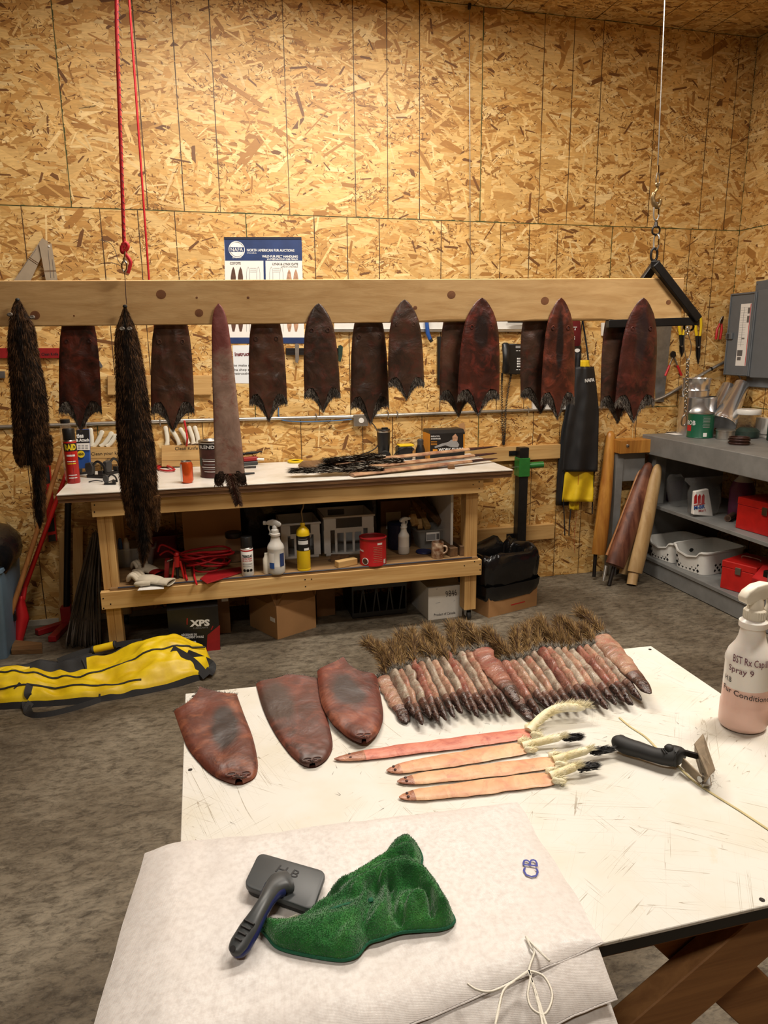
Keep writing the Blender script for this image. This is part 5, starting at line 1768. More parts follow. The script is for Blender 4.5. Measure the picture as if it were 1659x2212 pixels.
# black steel triangle, its links, swivel and cable
OFH = 0.012
HB = lambda x, y, o=OFH: onB(x, y, o)
hg = thing('beam_hanger', 'black steel triangle carrying the right end of the beam', 'hanger', HB(1440, 705), world=True)
apex = HB(1416, 566, -0.02)
MB().bar(HB(1414, 570, 0.012), HB(1507, 690, 0.012), 0.036, 0.036, up=B_N).build('strut', 'steel_black', hg, bevel=0.003)
MB().bar(HB(1418, 568, -0.10), HB(1330, 690, -0.10), 0.036, 0.036, up=B_N).build('strut', 'steel_black', hg, bevel=0.003)
MB().bar(HB(1312, 700, -0.010), HB(1507, 694, -0.004), 0.040, 0.036, up=(0, 0, 1)).build('cross_bar', 'steel_black', hg, bevel=0.003)
MB().bar(HB(1414, 572, 0.02), HB(1418, 570, -0.10), 0.034, 0.034).build('apex_block', 'steel_black', hg, bevel=0.003)
m = MB()
link(m, HB(1413, 550, -0.04), (0, 0, 1), B_DIR, 0.054, 0.030, 0.0058)
m.build('link', 'steel_black', hg, smooth=60)
m = MB()
link(m, HB(1488, 706, -0.019), (0, 0, 1), B_DIR, 0.034, 0.046, 0.0055)
m.build('link', 'steel_black', hg, smooth=60)
cc = thing('steel_cable', 'thin steel cable with hook and shackles lifting the black triangle', 'cable', HB(1415, 540, -0.04), world=True)
c0 = HB(1436, 0, -0.04)
cdir = (c0 - HB(1421, 357, -0.04)).normalized()
ctop = c0 + cdir * ((RZ - 0.004 - c0.z) / cdir.z)
MB().tube([ctop, c0, HB(1421, 357, -0.04)], 0.0032, 7).build('wire', 'steel', cc, smooth=60)
MB().tube([HB(1422, 358, -0.04), HB(1422, 373, -0.04)], 0.0085, 8, flat=0.6).build('ferrule', 'chrome', cc, smooth=50)
MB().tube(smooth_path([HB(1420, 373, -0.04), HB(1417, 390, -0.04), HB(1420, 399, -0.04), HB(1425, 392, -0.04), HB(1423, 373, -0.04)], 5), 0.0026, 7).build('loop', 'steel', cc, smooth=60)
MB().tube(smooth_path([HB(1420, 396, -0.04), HB(1420, 408, -0.04), HB(1413, 418, -0.04), HB(1410, 428, -0.04), HB(1413, 440, -0.04), HB(1420, 446, -0.04), HB(1425, 440, -0.04), HB(1426, 430, -0.04)], 5), [0.006] * 10 + [0.011] * 8 + [0.012] * 8 + [0.0095] * 9 + [0.007], 9).build('hook', 'brass', cc, smooth=60)
MB().lathe([(0.008, -0.004), (0.0105, 0), (0.008, 0.004)], HB(1420, 399, -0.035), 12, axis=B_N).build('hook_eye', 'brass', cc, smooth=50)
for (y0, y1, mt, sd) in ((438, 476, 'galvanised', B_DIR), (506, 540, 'galvanised', B_DIR * 0.6 + B_N * 0.8)):
 m = MB()
 a, b = HB(1419, y0, -0.04), HB(1417, y1, -0.04)
 link(m, (a + b) / 2, a - b, sd, (a - b).length, 0.026, 0.0042)
 q = m.build('quick_link', mt, cc, smooth=60)
 c = (a + b) / 2 + Vector(sd).normalized() * 0.013
 MB().tube([c - Vector((0, 0, 0.012)), c + Vector((0, 0, 0.012))], 0.0066, 6).build('nut', 'chrome', q)
MB().lathe([(0.004, 0.012), (0.008, 0.008), (0.008, -0.002), (0.0125, -0.012), (0.010, -0.014)], HB(1417, 484, -0.04), 14).build('swivel', 'iron_dark', cc, smooth=50)
m = MB()
link(m, HB(1417, 498, -0.04), (0, 0, 1), B_DIR, 0.036, 0.036, 0.0045)
m.build('swivel_ring', 'iron_dark', cc, smooth=60)

# second cable by the wall, from a pulley at the ceiling
pc = onY(1014, 8, -0.03)
wc = thing('steel_cable', 'thin steel cable running down the middle of the back wall', 'cable', onY(1016, 640, -0.03), world=True)
MB().tube([(pc.x, -0.03, RZ - 0.02), onY(1015, 300, -0.03), onY(1016, 660, -0.03)], 0.0028, 7).build('wire', 'steel', wc, smooth=60)
MB().lathe([(0.012, -0.006), (0.018, -0.005), (0.015, 0), (0.018, 0.005), (0.012, 0.006)], (pc.x, -0.03, RZ - 0.022), 16, axis=(1, 0, 0)).build('pulley', 'steel_black', wc, smooth=40)

# chain under the hanger
ch = thing('chain', 'steel chain with snap hooks hanging from the black triangle', 'chain', HB(1478, 925), world=True)
p0, p1 = HB(1486, 708), HB(1484, 775)
MB().tube(smooth_path([p0, HB(1480, 722), HB(1478, 745), HB(1481, 768), HB(1485, 778), HB(1491, 765), HB(1493, 745), HB(1488, 725), p0], 4), 0.0022, 6).build('wire_loop', 'steel', ch, smooth=60)
m = MB()
link(m, HB(1485, 714), (0.25, 0, 1), B_DIR, 0.036, 0.018, 0.004)
m.build('shackle', 'chrome', ch, smooth=60)
n = 17
for i in range(n):
 t = i / (n - 1)
 c = HB(lerp(1486, 1480, t), lerp(780, 892, t))
 m = MB()
 link(m, c, (0.02 * (-1) ** i, 0, 1), B_DIR if i % 2 else (B_N + B_DIR * 0.5), 0.0215, 0.0125, 0.0026, 12)
 m.build('chain_link', 'steel', ch, smooth=60)
m = MB()
link(m, HB(1478, 908), (0.1, 0, 1), B_DIR, 0.050, 0.024, 0.0042)
m.build('snap_hook', 'steel', ch, smooth=60)

# ------------------------------------------------------------------ containers and small goods: builders
def mpp(p):
 """metres for one pixel of the photograph at point p"""
 return (Vector(p) - CAM).dot(C_F) / FPX

def ctext(s, c, r, z, h, width, mat, parent, rot=0.0, bold=0.02, lift=0.0006, tilt=0.0):
 """lettering wrapped on an upright cylinder, facing the camera side"""
 fd = bpy.data.curves.new('t', 'FONT')
 fd.body, fd.size, fd.offset, fd.resolution_u = s, 1.0, bold, 2
 t = bpy.data.objects.new('t', fd)
 COL.objects.link(t)
 bpy.context.view_layer.update()
 me = bpy.data.meshes.new_from_object(t.evaluated_get(bpy.context.evaluated_depsgraph_get()))
 bpy.data.objects.remove(t)
 co = np.array([tuple(v.co) for v in me.vertices])
 lo, hi = co[:, 0].min(), co[:, 0].max()
 th0 = math.atan2(CAM.y - c[1], CAM.x - c[0]) + rot
 off = OFF.get(parent.name, Vector((0, 0, 0)))
 rr = r if callable(r) else (lambda zz: r)
 for v in me.vertices:
  x = ((v.co.x - lo) / (hi - lo) - 0.5) * width
  zz = z + v.co.y / 0.7 * h + tilt * x
  a = th0 + x / rr(zz)
  q = rr(zz) + lift
  v.co = Vector((c[0] + q * math.cos(a), c[1] + q * math.sin(a), zz)) - off
 me.materials.clear()
 me.materials.append(MAT(mat))
 o = bpy.data.objects.new('lettering', me)
 COL.objects.link(o)
 o.parent = parent
 OFF[o.name] = off
 return o

def patch_cyl(name, c, r, z0, z1, a0, a1, mat, parent, n=14, lift=0.0005):
 """a label stuck on a cylinder between angles measured from the camera side"""
 th0 = math.atan2(CAM.y - c[1], CAM.x - c[0])
 m = MB().grid(lambda u, v: Vector((c[0] + (r + lift) * math.cos(th0 + lerp(a0, a1, u)), c[1] + (r + lift) * math.sin(th0 + lerp(a0, a1, u)), lerp(z0, z1, v))), n, 1)
 return m.build(name, mat, parent, smooth=60, recalc=False)

def lathes(th, c, parts, n=28):
 """parts: (name, material, profile) stacked around one axis"""
 out = []
 for name, mat, prof in parts:
  out.append(MB().lathe(prof, c, n).build(name, mat, th, smooth=40))
 return out

def open_bin(th, c, lx, ly, h, taper, mat, wall=0.003, rim=0.008, rotz=0.0, name='tub'):
 """open-topped tapering tub, c = centre of its base"""
 M = Matrix.Translation(Vector(c)) @ Matrix.Rotation(rotz, 4, 'Z')

 def ring(sx, sy, z, rad=0.02):
  pts = []
  for (qx, qy, a0) in ((1, 1, 0), (-1, 1, PI / 2), (-1, -1, PI), (1, -1, 1.5 * PI)):
   for k in range(4):
    a = a0 + k * PI / 6
    pts.append(M @ Vector((qx * (sx / 2 - rad) + rad * math.cos(a), qy * (sy / 2 - rad) + rad * math.sin(a), z)))
  return pts
 t = taper
 rings = [ring(lx * t, ly * t, 0), ring(lx, ly, h - rim), ring(lx + 0.016, ly + 0.016, h - rim), ring(lx + 0.016, ly + 0.016, h), ring(lx - wall * 2, ly - wall * 2, h), ring(lx * t - wall * 2, ly * t - wall * 2, wall)]
 return MB().loft(rings).build(name, mat, th, smooth=35)

def carton(label, c, lx, ly, h, rotz, mat, flaps=0, name='cardboard_box', cat='box', group=None, inner='cardboard_dark', flap_ang=None):
 """cardboard box of thin walls; flaps: number of open top flaps, 0 = closed lid"""
 th = thing(name, label, cat, c, rotz, group)
 w = 0.004
 b = MB()
 b.box(-lx / 2, lx / 2, -ly / 2, ly / 2, 0, w)
 b.box(-lx / 2, lx / 2, -ly / 2, -ly / 2 + w, w, h).box(-lx / 2, lx / 2, ly / 2 - w, ly / 2, w, h)
 b.box(-lx / 2, -lx / 2 + w, -ly / 2 + w, ly / 2 - w, w, h).box(lx / 2 - w, lx / 2, -ly / 2 + w, ly / 2 - w, w, h)
 b.build('body', mat, th)
 if flaps == 0:
  MB().box(-lx / 2, lx / 2, -ly / 2, -0.001, h, h + w).build('flap', mat, th)
  MB().box(-lx / 2, lx / 2, 0.001, ly / 2, h, h + w).build('flap', mat, th)
 else:
  sides = [((-lx / 2, -ly / 2), (lx / 2, -ly / 2), (0, -1)), ((-lx / 2, ly / 2), (lx / 2, ly / 2), (0, 1)), ((-lx / 2, -ly / 2), (-lx / 2, ly / 2), (-1, 0)), ((lx / 2, -ly / 2), (lx / 2, ly / 2), (1, 0))]
  angs = flap_ang or [0.5, 0.9, 0.7, 0.6]
  for k in range(flaps):
   a, b_, o = sides[k]
   fl = min(lx, ly) * 0.48
   an = angs[k]
   dv = Vector((o[0] * math.cos(an) * fl, o[1] * math.cos(an) * fl, math.sin(an) * fl))
   A, B = Vector((*a, h)), Vector((*b_, h))
   MB().prism([A, B, B + dv, A + dv], Vector((o[0], o[1], 0)) * -0.003 + Vector((0, 0, 0.003))).build('flap', mat, th)
 return th

def spray_bottle(label, c, s, rotz, body_mat, level=None, head='white_plastic', group=None, collar='white_plastic', flat=0.92):
 """trigger spray bottle of height 0.29*s"""
 th = thing('spray_bottle', label, 'spray bottle', c, rotz, group)
 prof = [(0.0001, 0.0), (0.038, 0.0), (0.044, 0.004), (0.0465, 0.012), (0.0465, 0.052), (0.0450, 0.056), (0.0445, 0.135), (0.0455, 0.139), (0.0455, 0.146), (0.0410, 0.160), (0.0300, 0.176), (0.0255, 0.188), (0.0225, 0.206), (0.0225, 0.208), (0.0270, 0.210), (0.0270, 0.221), (0.0225, 0.224), (0.0160, 0.228), (0.0160, 0.236)]
 MB().lathe([(r * s, z * s) for r, z in prof], (0, 0, 0), 32, sx=1.0, sy=flat).build('bottle', body_mat, th, smooth=40)
 m = MB()
 m.lathe([(0.0195 * s, 0.226 * s), (0.0195 * s, 0.243 * s), (0.0165 * s, 0.246 * s)], (0, 0, 0), 24)
 co = m.build('collar', collar, th, smooth=35)
 for k in range(24):
  a = 2 * PI * k / 24
  MB().tube([(math.cos(a) * 0.0195 * s, math.sin(a) * 0.0195 * s, 0.228 * s), (math.cos(a) * 0.0195 * s, math.sin(a) * 0.0195 * s, 0.242 * s)], 0.0012 * s, 4).build('grip_rib', collar, co)
 m = MB()
 m.lathe([(0.0155 * s, 0.244 * s), (0.014 * s, 0.262 * s), (0.0115 * s, 0.268 * s)], (0, 0, 0), 20)
 m.build('neck', head, th, smooth=40)
 # head shell: rounded back, flat nozzle front; +x is the spraying side
 prof2 = [(-0.033, 0.262), (-0.036, 0.272), (-0.028, 0.284), (-0.010, 0.294), (0.012, 0.297), (0.034, 0.292), (0.046, 0.284), (0.046, 0.272), (0.030, 0.268), (0.008, 0.264), (-0.012, 0.262), (-0.022, 0.258)]
 m = MB().prism([Vector((x * s, -0.011 * s, z * s)) for x, z in prof2], (0, 0.022 * s, 0))
 m.build('head', head, th, bevel=0.003 * s, seg=2, smooth=50)
 MB().lathe([(0.011 * s, 0), (0.011 * s, 0.014 * s), (0.004 * s, 0.014 * s)], (0.046 * s, 0, 0.278 * s), 8, axis=(1, 0, 0)).build('nozzle', head, th, smooth=30)
 tp = smooth_path([Vector((0.030 * s, 0, 0.266 * s)), Vector((0.033 * s, 0, 0.250 * s)), Vector((0.026 * s, 0, 0.232 * s)), Vector((0.030 * s, 0, 0.214 * s))], 4)
 MB().tube(tp, 0.0065 * s, 8, flat=0.7).build('trigger', head, th, smooth=50)
 return th

def aerosol(label, c, r, h, cap_h, body, cap, group=None):
 th = thing('spray_can', label, 'spray can', c, 0, group, world=True)
 lathes(th, c, [('body', body, [(0.0001, 0), (r * 0.93, 0), (r, 0.004), (r, h - cap_h - 0.012), (r * 0.8, h - cap_h - 0.002)]),
     ('rim', 'steel', [(r * 0.96, h - cap_h - 0.012), (r * 1.02, h - cap_h - 0.009), (r * 0.9, h - cap_h - 0.004)]),
     ('cap', cap, [(r * 0.93, h - cap_h - 0.004), (r * 0.93, h - 0.004), (r * 0.86, h), (0.0001, h)])])
 return th

# ------------------------------------------------------------------ on the bench
c = onZ(158, 1045, BZ)
c.y += 0.03
cn = aerosol('red insect spray can with black cap at the left end of the bench', c, 0.034, 0.30, 0.058, 'red_paint', 'black_plastic')
patch_cyl('label', c, 0.034, BZ + 0.178, BZ + 0.222, -1.3, 1.3, 'ink_black', cn)
ctext('RAID', c, 0.0348, BZ + 0.186, 0.030, 0.062, 'print_yellow', cn, bold=0.05)
for k, z in enumerate((0.150, 0.120, 0.108, 0.045, 0.030)):
 patch_cyl('label_line', c, 0.034, BZ + z, BZ + z + (0.010 if k == 0 else 0.005), -0.7, 0.6, 'print_white' if k != 2 else 'print_yellow', cn)
patch_cyl('seam', c, 0.034, BZ + 0.01, BZ + 0.17, 0.10, 0.15, 'maroon', cn)

cb = onY(150, 1000, -0.30)
jb = thing('clear_bottle', 'clear bottle with black lid behind the red spray can', 'bottle', (cb.x, -0.30, BZ), world=True)
hz = onY(150, 905, -0.30).z
lathes(jb, (cb.x, -0.30, 0), [('glass', 'clear_film', [(0.0001, BZ), (0.030, BZ), (0.032, BZ + 0.01), (0.032, hz - 0.06), (0.026, hz - 0.03), (0.024, hz - 0.02)]), ('lid', 'black_plastic', [(0.025, hz - 0.022), (0.026, hz - 0.003), (0.022, hz), (0.0001, hz)])], 20)
zp = thing('cable_tie_pack', 'black white and blue pack of cable ties standing on the bench', 'packet', onY(178, 1010, -0.25), world=True)
ZY = lambda x, y: onY(x, y, -0.2515)

def face(name, mat, parent, pts, Y, th=0.02, **kw):
 return MB().prism([onY(x, y, Y) for x, y in pts], (0, th, 0)).build(name, mat, parent, **kw)

p = onY(178, 1000, -0.25)
face('pack', 'blue_plastic', zp, [(165, 929), (192, 927), (196, 1012), (166, 1013)], -0.235, 0.03, bevel=0.006)
face('header', 'ink_black', zp, [(164.5, 929), (192, 927.5), (193.5, 960), (165, 960)], -0.2405, 0.003)
face('strip', 'paper', zp, [(165, 958), (193.5, 957), (194.2, 972), (165.3, 972)], -0.2412, 0.003)
ptext('ties', 165.5, 946, 181, 945, 6.5, lambda x, y: onY(x, y, -0.2415), 'print_white', zp, bold=0.05)
ptext('& Attach', 164, 954, 193, 953, 6.0, lambda x, y: onY(x, y, -0.2415), 'print_white', zp, bold=0.05)
MB().lathe([(0.020, 0), (0.020, 0.002), (0.0001, 0.002)], onY(175, 981, -0.2395), 20, axis=(0, -1, 0)).build('badge', 'print_yellow', zp)
ptext('650', 169.5, 983.5, 181, 983, 5, lambda x, y: onY(x, y, -0.2425), 'ink_black', zp, bold=0.03)
for y in (961, 964.5, 968):
 for x in (168, 176, 184):
  face('printed_rule', 'print_grey', zp, rect(x, y, x + 6, y + 2), -0.2418, 0.0008)
for q in ((166, 920, 171, 928), (184, 906, 187, 928)):
 face('cable_tie_end', 'clear_film', zp, rect(*q), -0.236, 0.004)

def clamp(label, px, py, rz, s=1.0, mat='black_plastic'):
 b = onZ(px, py, BZ)
 t = thing('ratchet_clamp', label, 'clamp', b, rz, 'small black clamps on the bench')
 MB().box(-0.045 * s, 0.045 * s, -0.012 * s, 0.012 * s, 0.001, 0.014 * s).build('bar', mat, t, bevel=0.002)
 MB().prism([(-0.040 * s, -0.012 * s, 0.014 * s), (-0.012 * s, -0.012 * s, 0.014 * s), (-0.006 * s, -0.012 * s, 0.055 * s), (-0.016 * s, -0.012 * s, 0.075 * s), (-0.046 * s, -0.012 * s, 0.070 * s), (-0.050 * s, -0.012 * s, 0.040 * s)], (0, 0.024 * s, 0)).build('jaw', 'dark_plastic', t, bevel=0.003)
 MB().tube(smooth_path([Vector((-0.01, 0, 0.06)) * s, Vector((0.015, 0, 0.078)) * s, Vector((0.045, 0, 0.06)) * s, Vector((0.055, 0, 0.02)) * s], 4), 0.0065 * s, 7).build('lever', mat, t, smooth=50)
 MB().box(0.020 * s, 0.046 * s, -0.014 * s, 0.014 * s, 0.014 * s, 0.036 * s).build('slider', mat, t, bevel=0.002)
 return t

clamp('black ratchet clamp closest to the cable tie pack', 182, 1024, 0.4)
clamp('black ratchet clamp in the middle of the clamp heap', 208, 1032, -0.5, 1.2)
clamp('black ratchet clamp half behind the long furry pelt', 243, 1024, 0.9, 1.15)
clamp('small dark clamp lying at the front of the clamp heap', 238, 1047, -0.2, 0.7)
for i, (q0, q1) in enumerate((((192, 1041), (222, 1040)), ((228, 1043), (246, 1036)))):
 MB().tube(smooth_path([onZ(*q0, BZ + 0.004), onZ((q0[0] + q1[0]) / 2, q0[1] - 3, BZ + 0.012), onZ(*q1, BZ + 0.004)], 5), 0.0035, 7).build('cable_tie', 'dark_plastic', smooth=50, label=['loose dark cable tie lying before the clamp heap', 'short cable tie lying under the furry pelt'][i], cat='cable tie')

c = onZ(405, 1043, BZ)
can = thing('soda_can', 'orange soda can standing on the bench', 'soda can', c, world=True)
r = 0.0335
lathes(can, c, [('body', 'orange_can', [(0.0001, 0.004), (0.024, 0.0), (0.027, 0.004), (r, 0.016), (r, 0.104), (0.027, 0.117)]), ('lid', 'steel', [(0.0265, 0.117), (0.0275, 0.1195), (0.0265, 0.122), (0.025, 0.118), (0.0001, 0.118)])])
patch_cyl('silver_panel', c, r, c.z + 0.012, c.z + 0.106, -1.5, -0.75, 'stainless', can)

c = onZ(466, 1028, BZ)
pc_ = thing('paint_can', 'brown stain can with white printing, half behind the long pelt', 'paint can', c, world=True)
r, h = 0.083, onY(466, 950, c.y).z - BZ
lathes(pc_, c, [('body', 'paint_can_brown', [(0.0001, 0), (r, 0), (r + 0.003, 0.004), (r, 0.010), (r, h - 0.012)]), ('rim', 'steel', [(r, h - 0.014), (r + 0.004, h - 0.009), (r + 0.002, h), (r - 0.008, h), (r - 0.012, h - 0.008), (0.0001, h - 0.008)])])
patch_cyl('dark_band', c, r, c.z + h - 0.045, c.z + h - 0.016, -1.5, 1.5, 'ink_black', pc_)
ctext('BLEND', c, r + 0.001, c.z + h - 0.040, 0.018, 0.10, 'print_white', pc_, rot=-0.55)
for k, z in enumerate((0.105, 0.095, 0.075, 0.060, 0.050, 0.035)):
 patch_cyl('label_line', c, r, c.z + z, c.z + z + 0.004, -1.0 + 0.1 * (k % 3), 0.1, 'print_white' if k % 2 else 'print_grey', pc_)
patch_cyl('green_panel', c, r, c.z + 0.068, c.z + 0.115, -1.35, -1.0, 'green_dark', pc_)

def glove(label, base, L, rz, mat, cuff, flatz=0.45, seed=0, name='work_glove', curl=0.2):
 t = thing(name, label, 'glove', base, rz)
 s = L / 0.24
 rings = []
 for x, w, h in ((0.0, 0.040, 0.014), (0.02, 0.046, 0.018), (0.07, 0.050, 0.022), (0.115, 0.050, 0.022), (0.135, 0.046, 0.018), (0.145, 0.03, 0.012)):
  rings.append([Vector((x, math.cos(a) * w, h + math.sin(a) * h * (1 + 0.3 * noise.noise((x * 40, a, seed))))) * s for a in np.linspace(0, 2 * PI, 14, endpoint=False)])
 MB().loft(rings).build('palm', mat, t, smooth=70)
 for k, (y, l) in enumerate(((-0.034, 0.070), (-0.012, 0.085), (0.012, 0.082), (0.034, 0.062))):
  pts = [Vector((0.125, y, 0.018)), Vector((0.125 + l * 0.5, y * 1.1, 0.020 + curl * 0.06)), Vector((0.125 + l, y * 1.15, 0.012))]
  MB().tube([q * s for q in smooth_path(pts, 4)], [0.0125 * s] * 7 + [0.010 * s, 0.004 * s], 9).build('finger', mat, t, smooth=70)
 pts = [Vector((0.045, 0.042, 0.018)), Vector((0.085, 0.070, 0.020)), Vector((0.120, 0.078, 0.014))]
 MB().tube([q * s for q in smooth_path(pts, 4)], [0.014 * s] * 7 + [0.011 * s, 0.004 * s], 9).build('thumb', mat, t, smooth=70)
 rings = [[Vector((x, math.cos(a) * w, h + math.sin(a) * h)) * s for a in np.linspace(0, 2 * PI, 14, endpoint=False)] for x, w, h in ((0.004, 0.042, 0.0155), (-0.02, 0.045, 0.016), (-0.055, 0.05, 0.017), (-0.056, 0.046, 0.013), (-0.03, 0.04, 0.012))]
 MB().loft(rings, cap=False).build('cuff', cuff, t, smooth=70)
 return t

glove('black work glove lying on top of a red box on the bench', onZ(528, 1000, BZ) + Vector((0, 0, 0.052)), 0.15, 0.1, 'black_rubber', 'black_rubber')
rt = thing('red_tool', 'small red and grey tool under the black glove', 'tool', onZ(540, 1004, BZ), 0.15)
MB().box(-0.05, 0.045, -0.03, 0.03, 0.001, 0.024).build('body', 'dark_plastic', rt, bevel=0.004)
MB().box(-0.045, 0.05, -0.025, 0.025, 0.0245, 0.05).build('top', 'red_dark', rt, bevel=0.005)
MB().tube([(0.04, -0.02, 0.036), (0.085, -0.024, 0.032)], 0.008, 8).build('shaft', 'white_plastic', rt, smooth=50)
pr = thing('small_pliers', 'small dark pliers lying flat beside the long pelt feet', 'pliers', onZ(535, 1012, BZ), -0.1)
for sg in (-1, 1):
 MB().tube(smooth_path([Vector((-0.05, 0, 0.008)), Vector((0.0, sg * 0.006, 0.008)), Vector((0.05, sg * 0.016, 0.008))], 4), 0.0045, 7).build('arm', 'black_plastic' if sg > 0 else 'iron_dark', pr, smooth=50)
MB().prism([(-0.085, -0.003, 0.004), (-0.05, -0.010, 0.004), (-0.042, 0.0, 0.004), (-0.05, 0.010, 0.004), (-0.085, 0.003, 0.004)], (0, 0, 0.008)).build('jaw', 'steel', pr)
sv = thing('small_knife', 'short black tool lying near the bench edge by the furry foot', 'tool', onZ(535, 1026, BZ), 0.05)
MB().tube([(-0.03, 0, 0.008), (0.04, 0.004, 0.008)], [0.008, 0.005], 8).build('handle', 'black_plastic', sv, smooth=50)
MB().box(-0.08, -0.03, -0.004, 0.004, 0.006, 0.009).build('blade', 'steel', sv)

c = onZ(638, 999, BZ)
yl = thing('plastic_disc', 'yellow plastic lid lying on the white bench top', 'disc', c, world=True)
MB().lathe([(0.0001, 0.001), (0.046, 0.001), (0.050, 0.006), (0.050, 0.013), (0.046, 0.015), (0.044, 0.010), (0.0001, 0.010)], c, 32).build('disc', 'yellow_paint', yl, smooth=40)
MB().lathe([(0.030, 0.010), (0.030, 0.013), (0.026, 0.013), (0.026, 0.010)], c, 28).build('ring', 'yellow_paint', yl)

# three striped fur pelts on boards
g = np.random.default_rng(5)
SK = [('skunk pelt stretched on a board, farthest from the bench edge', (720, 1004), (1074, 966), 0.055, 0.036, 0.0), ('skunk pelt stretched on a board, the middle of three', (800, 1010), (1073, 981), 0.034, 0.034, 0.0), ('skunk pelt stretched on a board, nearest the bench edge', (760, 1028), (1074, 992), 0.006, 0.036, 0.0)]
for i, (lab, a, b, z, w, tl_) in enumerate(SK):
 A, Bn = onZ(*a, BZ + z), onZ(*b, BZ + z + (0.012 if i == 2 else 0.004))
 t = thing('skunk_pelt', lab, 'pelt', (A + Bn) / 2, 0, 'striped pelts on the bench', world=True)
 strip_pelt(t, A, Bn, [(0, w), (0.3, w), (0.6, w * 0.85), (0.8, w * 0.6), (0.92, w * 0.38), (0.98, w * 0.25), (1, w * 0.12)], 0.010, 0.0, ('skunk_skin', 'skull_dark'), 120 + i, 0.006, 30, 0.82)
 d = (A - Bn).normalized()
 s = d.cross(Vector((0, 0, 1)))
 end = {0: A + d * 0.02, 1: onZ(700, 1017, BZ + 0.02), 2: onZ(640, 1026, BZ + 0.012)}[i]
 r_, d_, l_, rw, dw, lw = [], [], [], [], [], []
 st_ = A - d * {0: 0.34, 1: 0.22, 2: 0.20}[i]
 for _ in range(3600):
  k = g.random()
  c = st_.lerp(end, k) + s * g.uniform(-1, 1) * w * 0.85 + Vector((0, 0, 0.014 + 0.018 * g.random()))
  dr = d + s * g.normal(0, 0.25) + Vector((0, 0, 0.20 * g.random()))
  if g.random() < (0.14 if i == 0 else 0.22):
   rw.append(c), dw.append(dr), lw.append(0.055)
  else:
   r_.append(c), d_.append(dr), l_.append(0.06)
 strands('black_fur', r_, d_, l_, 0.0036, 'fur_black', t, jitter=0.12)
 strands('white_fur', rw, dw, lw, 0.0024, 'fur_white', t, jitter=0.12)
bl = onZ(975, 1013, BZ)
MB().box(bl.x - 0.02, bl.x + 0.018, bl.y - 0.01, bl.y + 0.012, BZ + 0.0005, BZ + 0.022).build('wedge_block', 'cardboard_dark', bevel=0.001, label='small dark wedge on the bench under the nearest skunk pelt', cat='wedge')
wt = thing('stretching_board', 'bare brown tip of a stretching board on the bench', 'board', onZ(680, 1008, BZ + 0.004), world=True)
pts = [onZ(x, y, BZ + 0.004) for x, y in ((644, 1008), (652, 1001), (722, 996), (722, 1013), (660, 1014), (648, 1012))]
MB().prism(pts, (0, 0, 0.014)).build('board', 'old_wood_y', wt, bevel=0.004, smooth=40)

c = Vector((onY(829, 985, -0.13).x, -0.13, BZ))
h = onY(829, 928, -0.13).z - BZ
tm = thing('travel_tumbler', 'black insulated tumbler with steel rim at the wall', 'tumbler', c, world=True)
lathes(tm, c, [('body', 'black_plastic', [(0.0001, 0), (0.032, 0), (0.034, 0.006), (0.040, h * 0.5), (0.043, h * 0.92)]), ('rim', 'steel', [(0.043, h * 0.92), (0.044, h * 0.93), (0.044, h * 0.985), (0.041, h * 0.99)]), ('lid', 'black_plastic', [(0.042, h * 0.985), (0.040, h + 0.004), (0.0001, h + 0.004)])])
MB().box(c.x - 0.012, c.x + 0.028, c.y - 0.012, c.y + 0.012, BZ + h + 0.0045, BZ + h + 0.014).build('lid_slider', 'black_plastic', tm, bevel=0.003)
c = onY(832, 975, -0.22)
sp = thing('round_speaker', 'small round black speaker with a ring face before the tumbler', 'speaker', (c.x, c.y, BZ), world=True)
MB().lathe([(0.036, -0.03), (0.036, 0), (0.030, 0.006), (0.026, 0.002), (0.0001, 0.004)], (c.x, c.y, BZ + 0.037), 28, axis=(-0.25, -1, 0.1)).build('case', 'black_plastic', sp, smooth=40)
MB().tube(smooth_path([onY(803, 913, -0.045), onY(812, 925, -0.06), onY(818, 945, -0.10), onY(816, 962, -0.12), onY(800, 975, -0.14), onZ(762, 988, BZ + 0.006), onZ(755, 993, BZ + 0.005), onZ(790, 991, BZ + 0.005), onZ(818, 986, BZ + 0.006)], 6), 0.0036, 7).build('power_cord', 'black_rubber', smooth=60, label='black power cord drooping from the outlet to the bench', cat='cord')
MB().tube(smooth_path([onZ(850, 985, BZ + 0.01), onY(862, 972, -0.2), onY(884, 966, -0.18), onY(893, 972, -0.2), onZ(860, 984, BZ + 0.02)], 6), 0.0034, 7).build('power_cord', 'black_rubber', smooth=60, label='coiled black cord before the yellow tool', cat='cord')
yt = thing('yellow_tool', 'black and yellow power tool beside the tool box carton', 'power tool', onY(872, 978, -0.15), world=True)
p0, p1 = onY(857, 976, -0.15), onY(888, 963, -0.15)
MB().box(p0.x, p1.x, -0.19, -0.11, BZ + 0.001, p1.z).build('body', 'black_plastic', yt, bevel=0.006)
MB().box(p0.x + 0.01, p1.x + 0.012, -0.185, -0.115, p1.z + 0.0005, p1.z + 0.012).build('top', 'yellow_paint', yt, bevel=0.003)
c = Vector((onY(908, 975, -0.2).x, -0.20, BZ))
h = onY(908, 948, -0.20).z - BZ
kb = thing('black_bottle', 'squat black plastic bottle beside the tool box carton', 'bottle', c, world=True)
lathes(kb, c, [('body', 'black_plastic', [(0.0001, 0), (0.030, 0), (0.032, 0.008), (0.030, h * 0.5), (0.020, h * 0.72)]), ('cap', 'dark_plastic', [(0.020, h * 0.72), (0.021, h * 0.95), (0.014, h), (0.0001, h)])], 20)

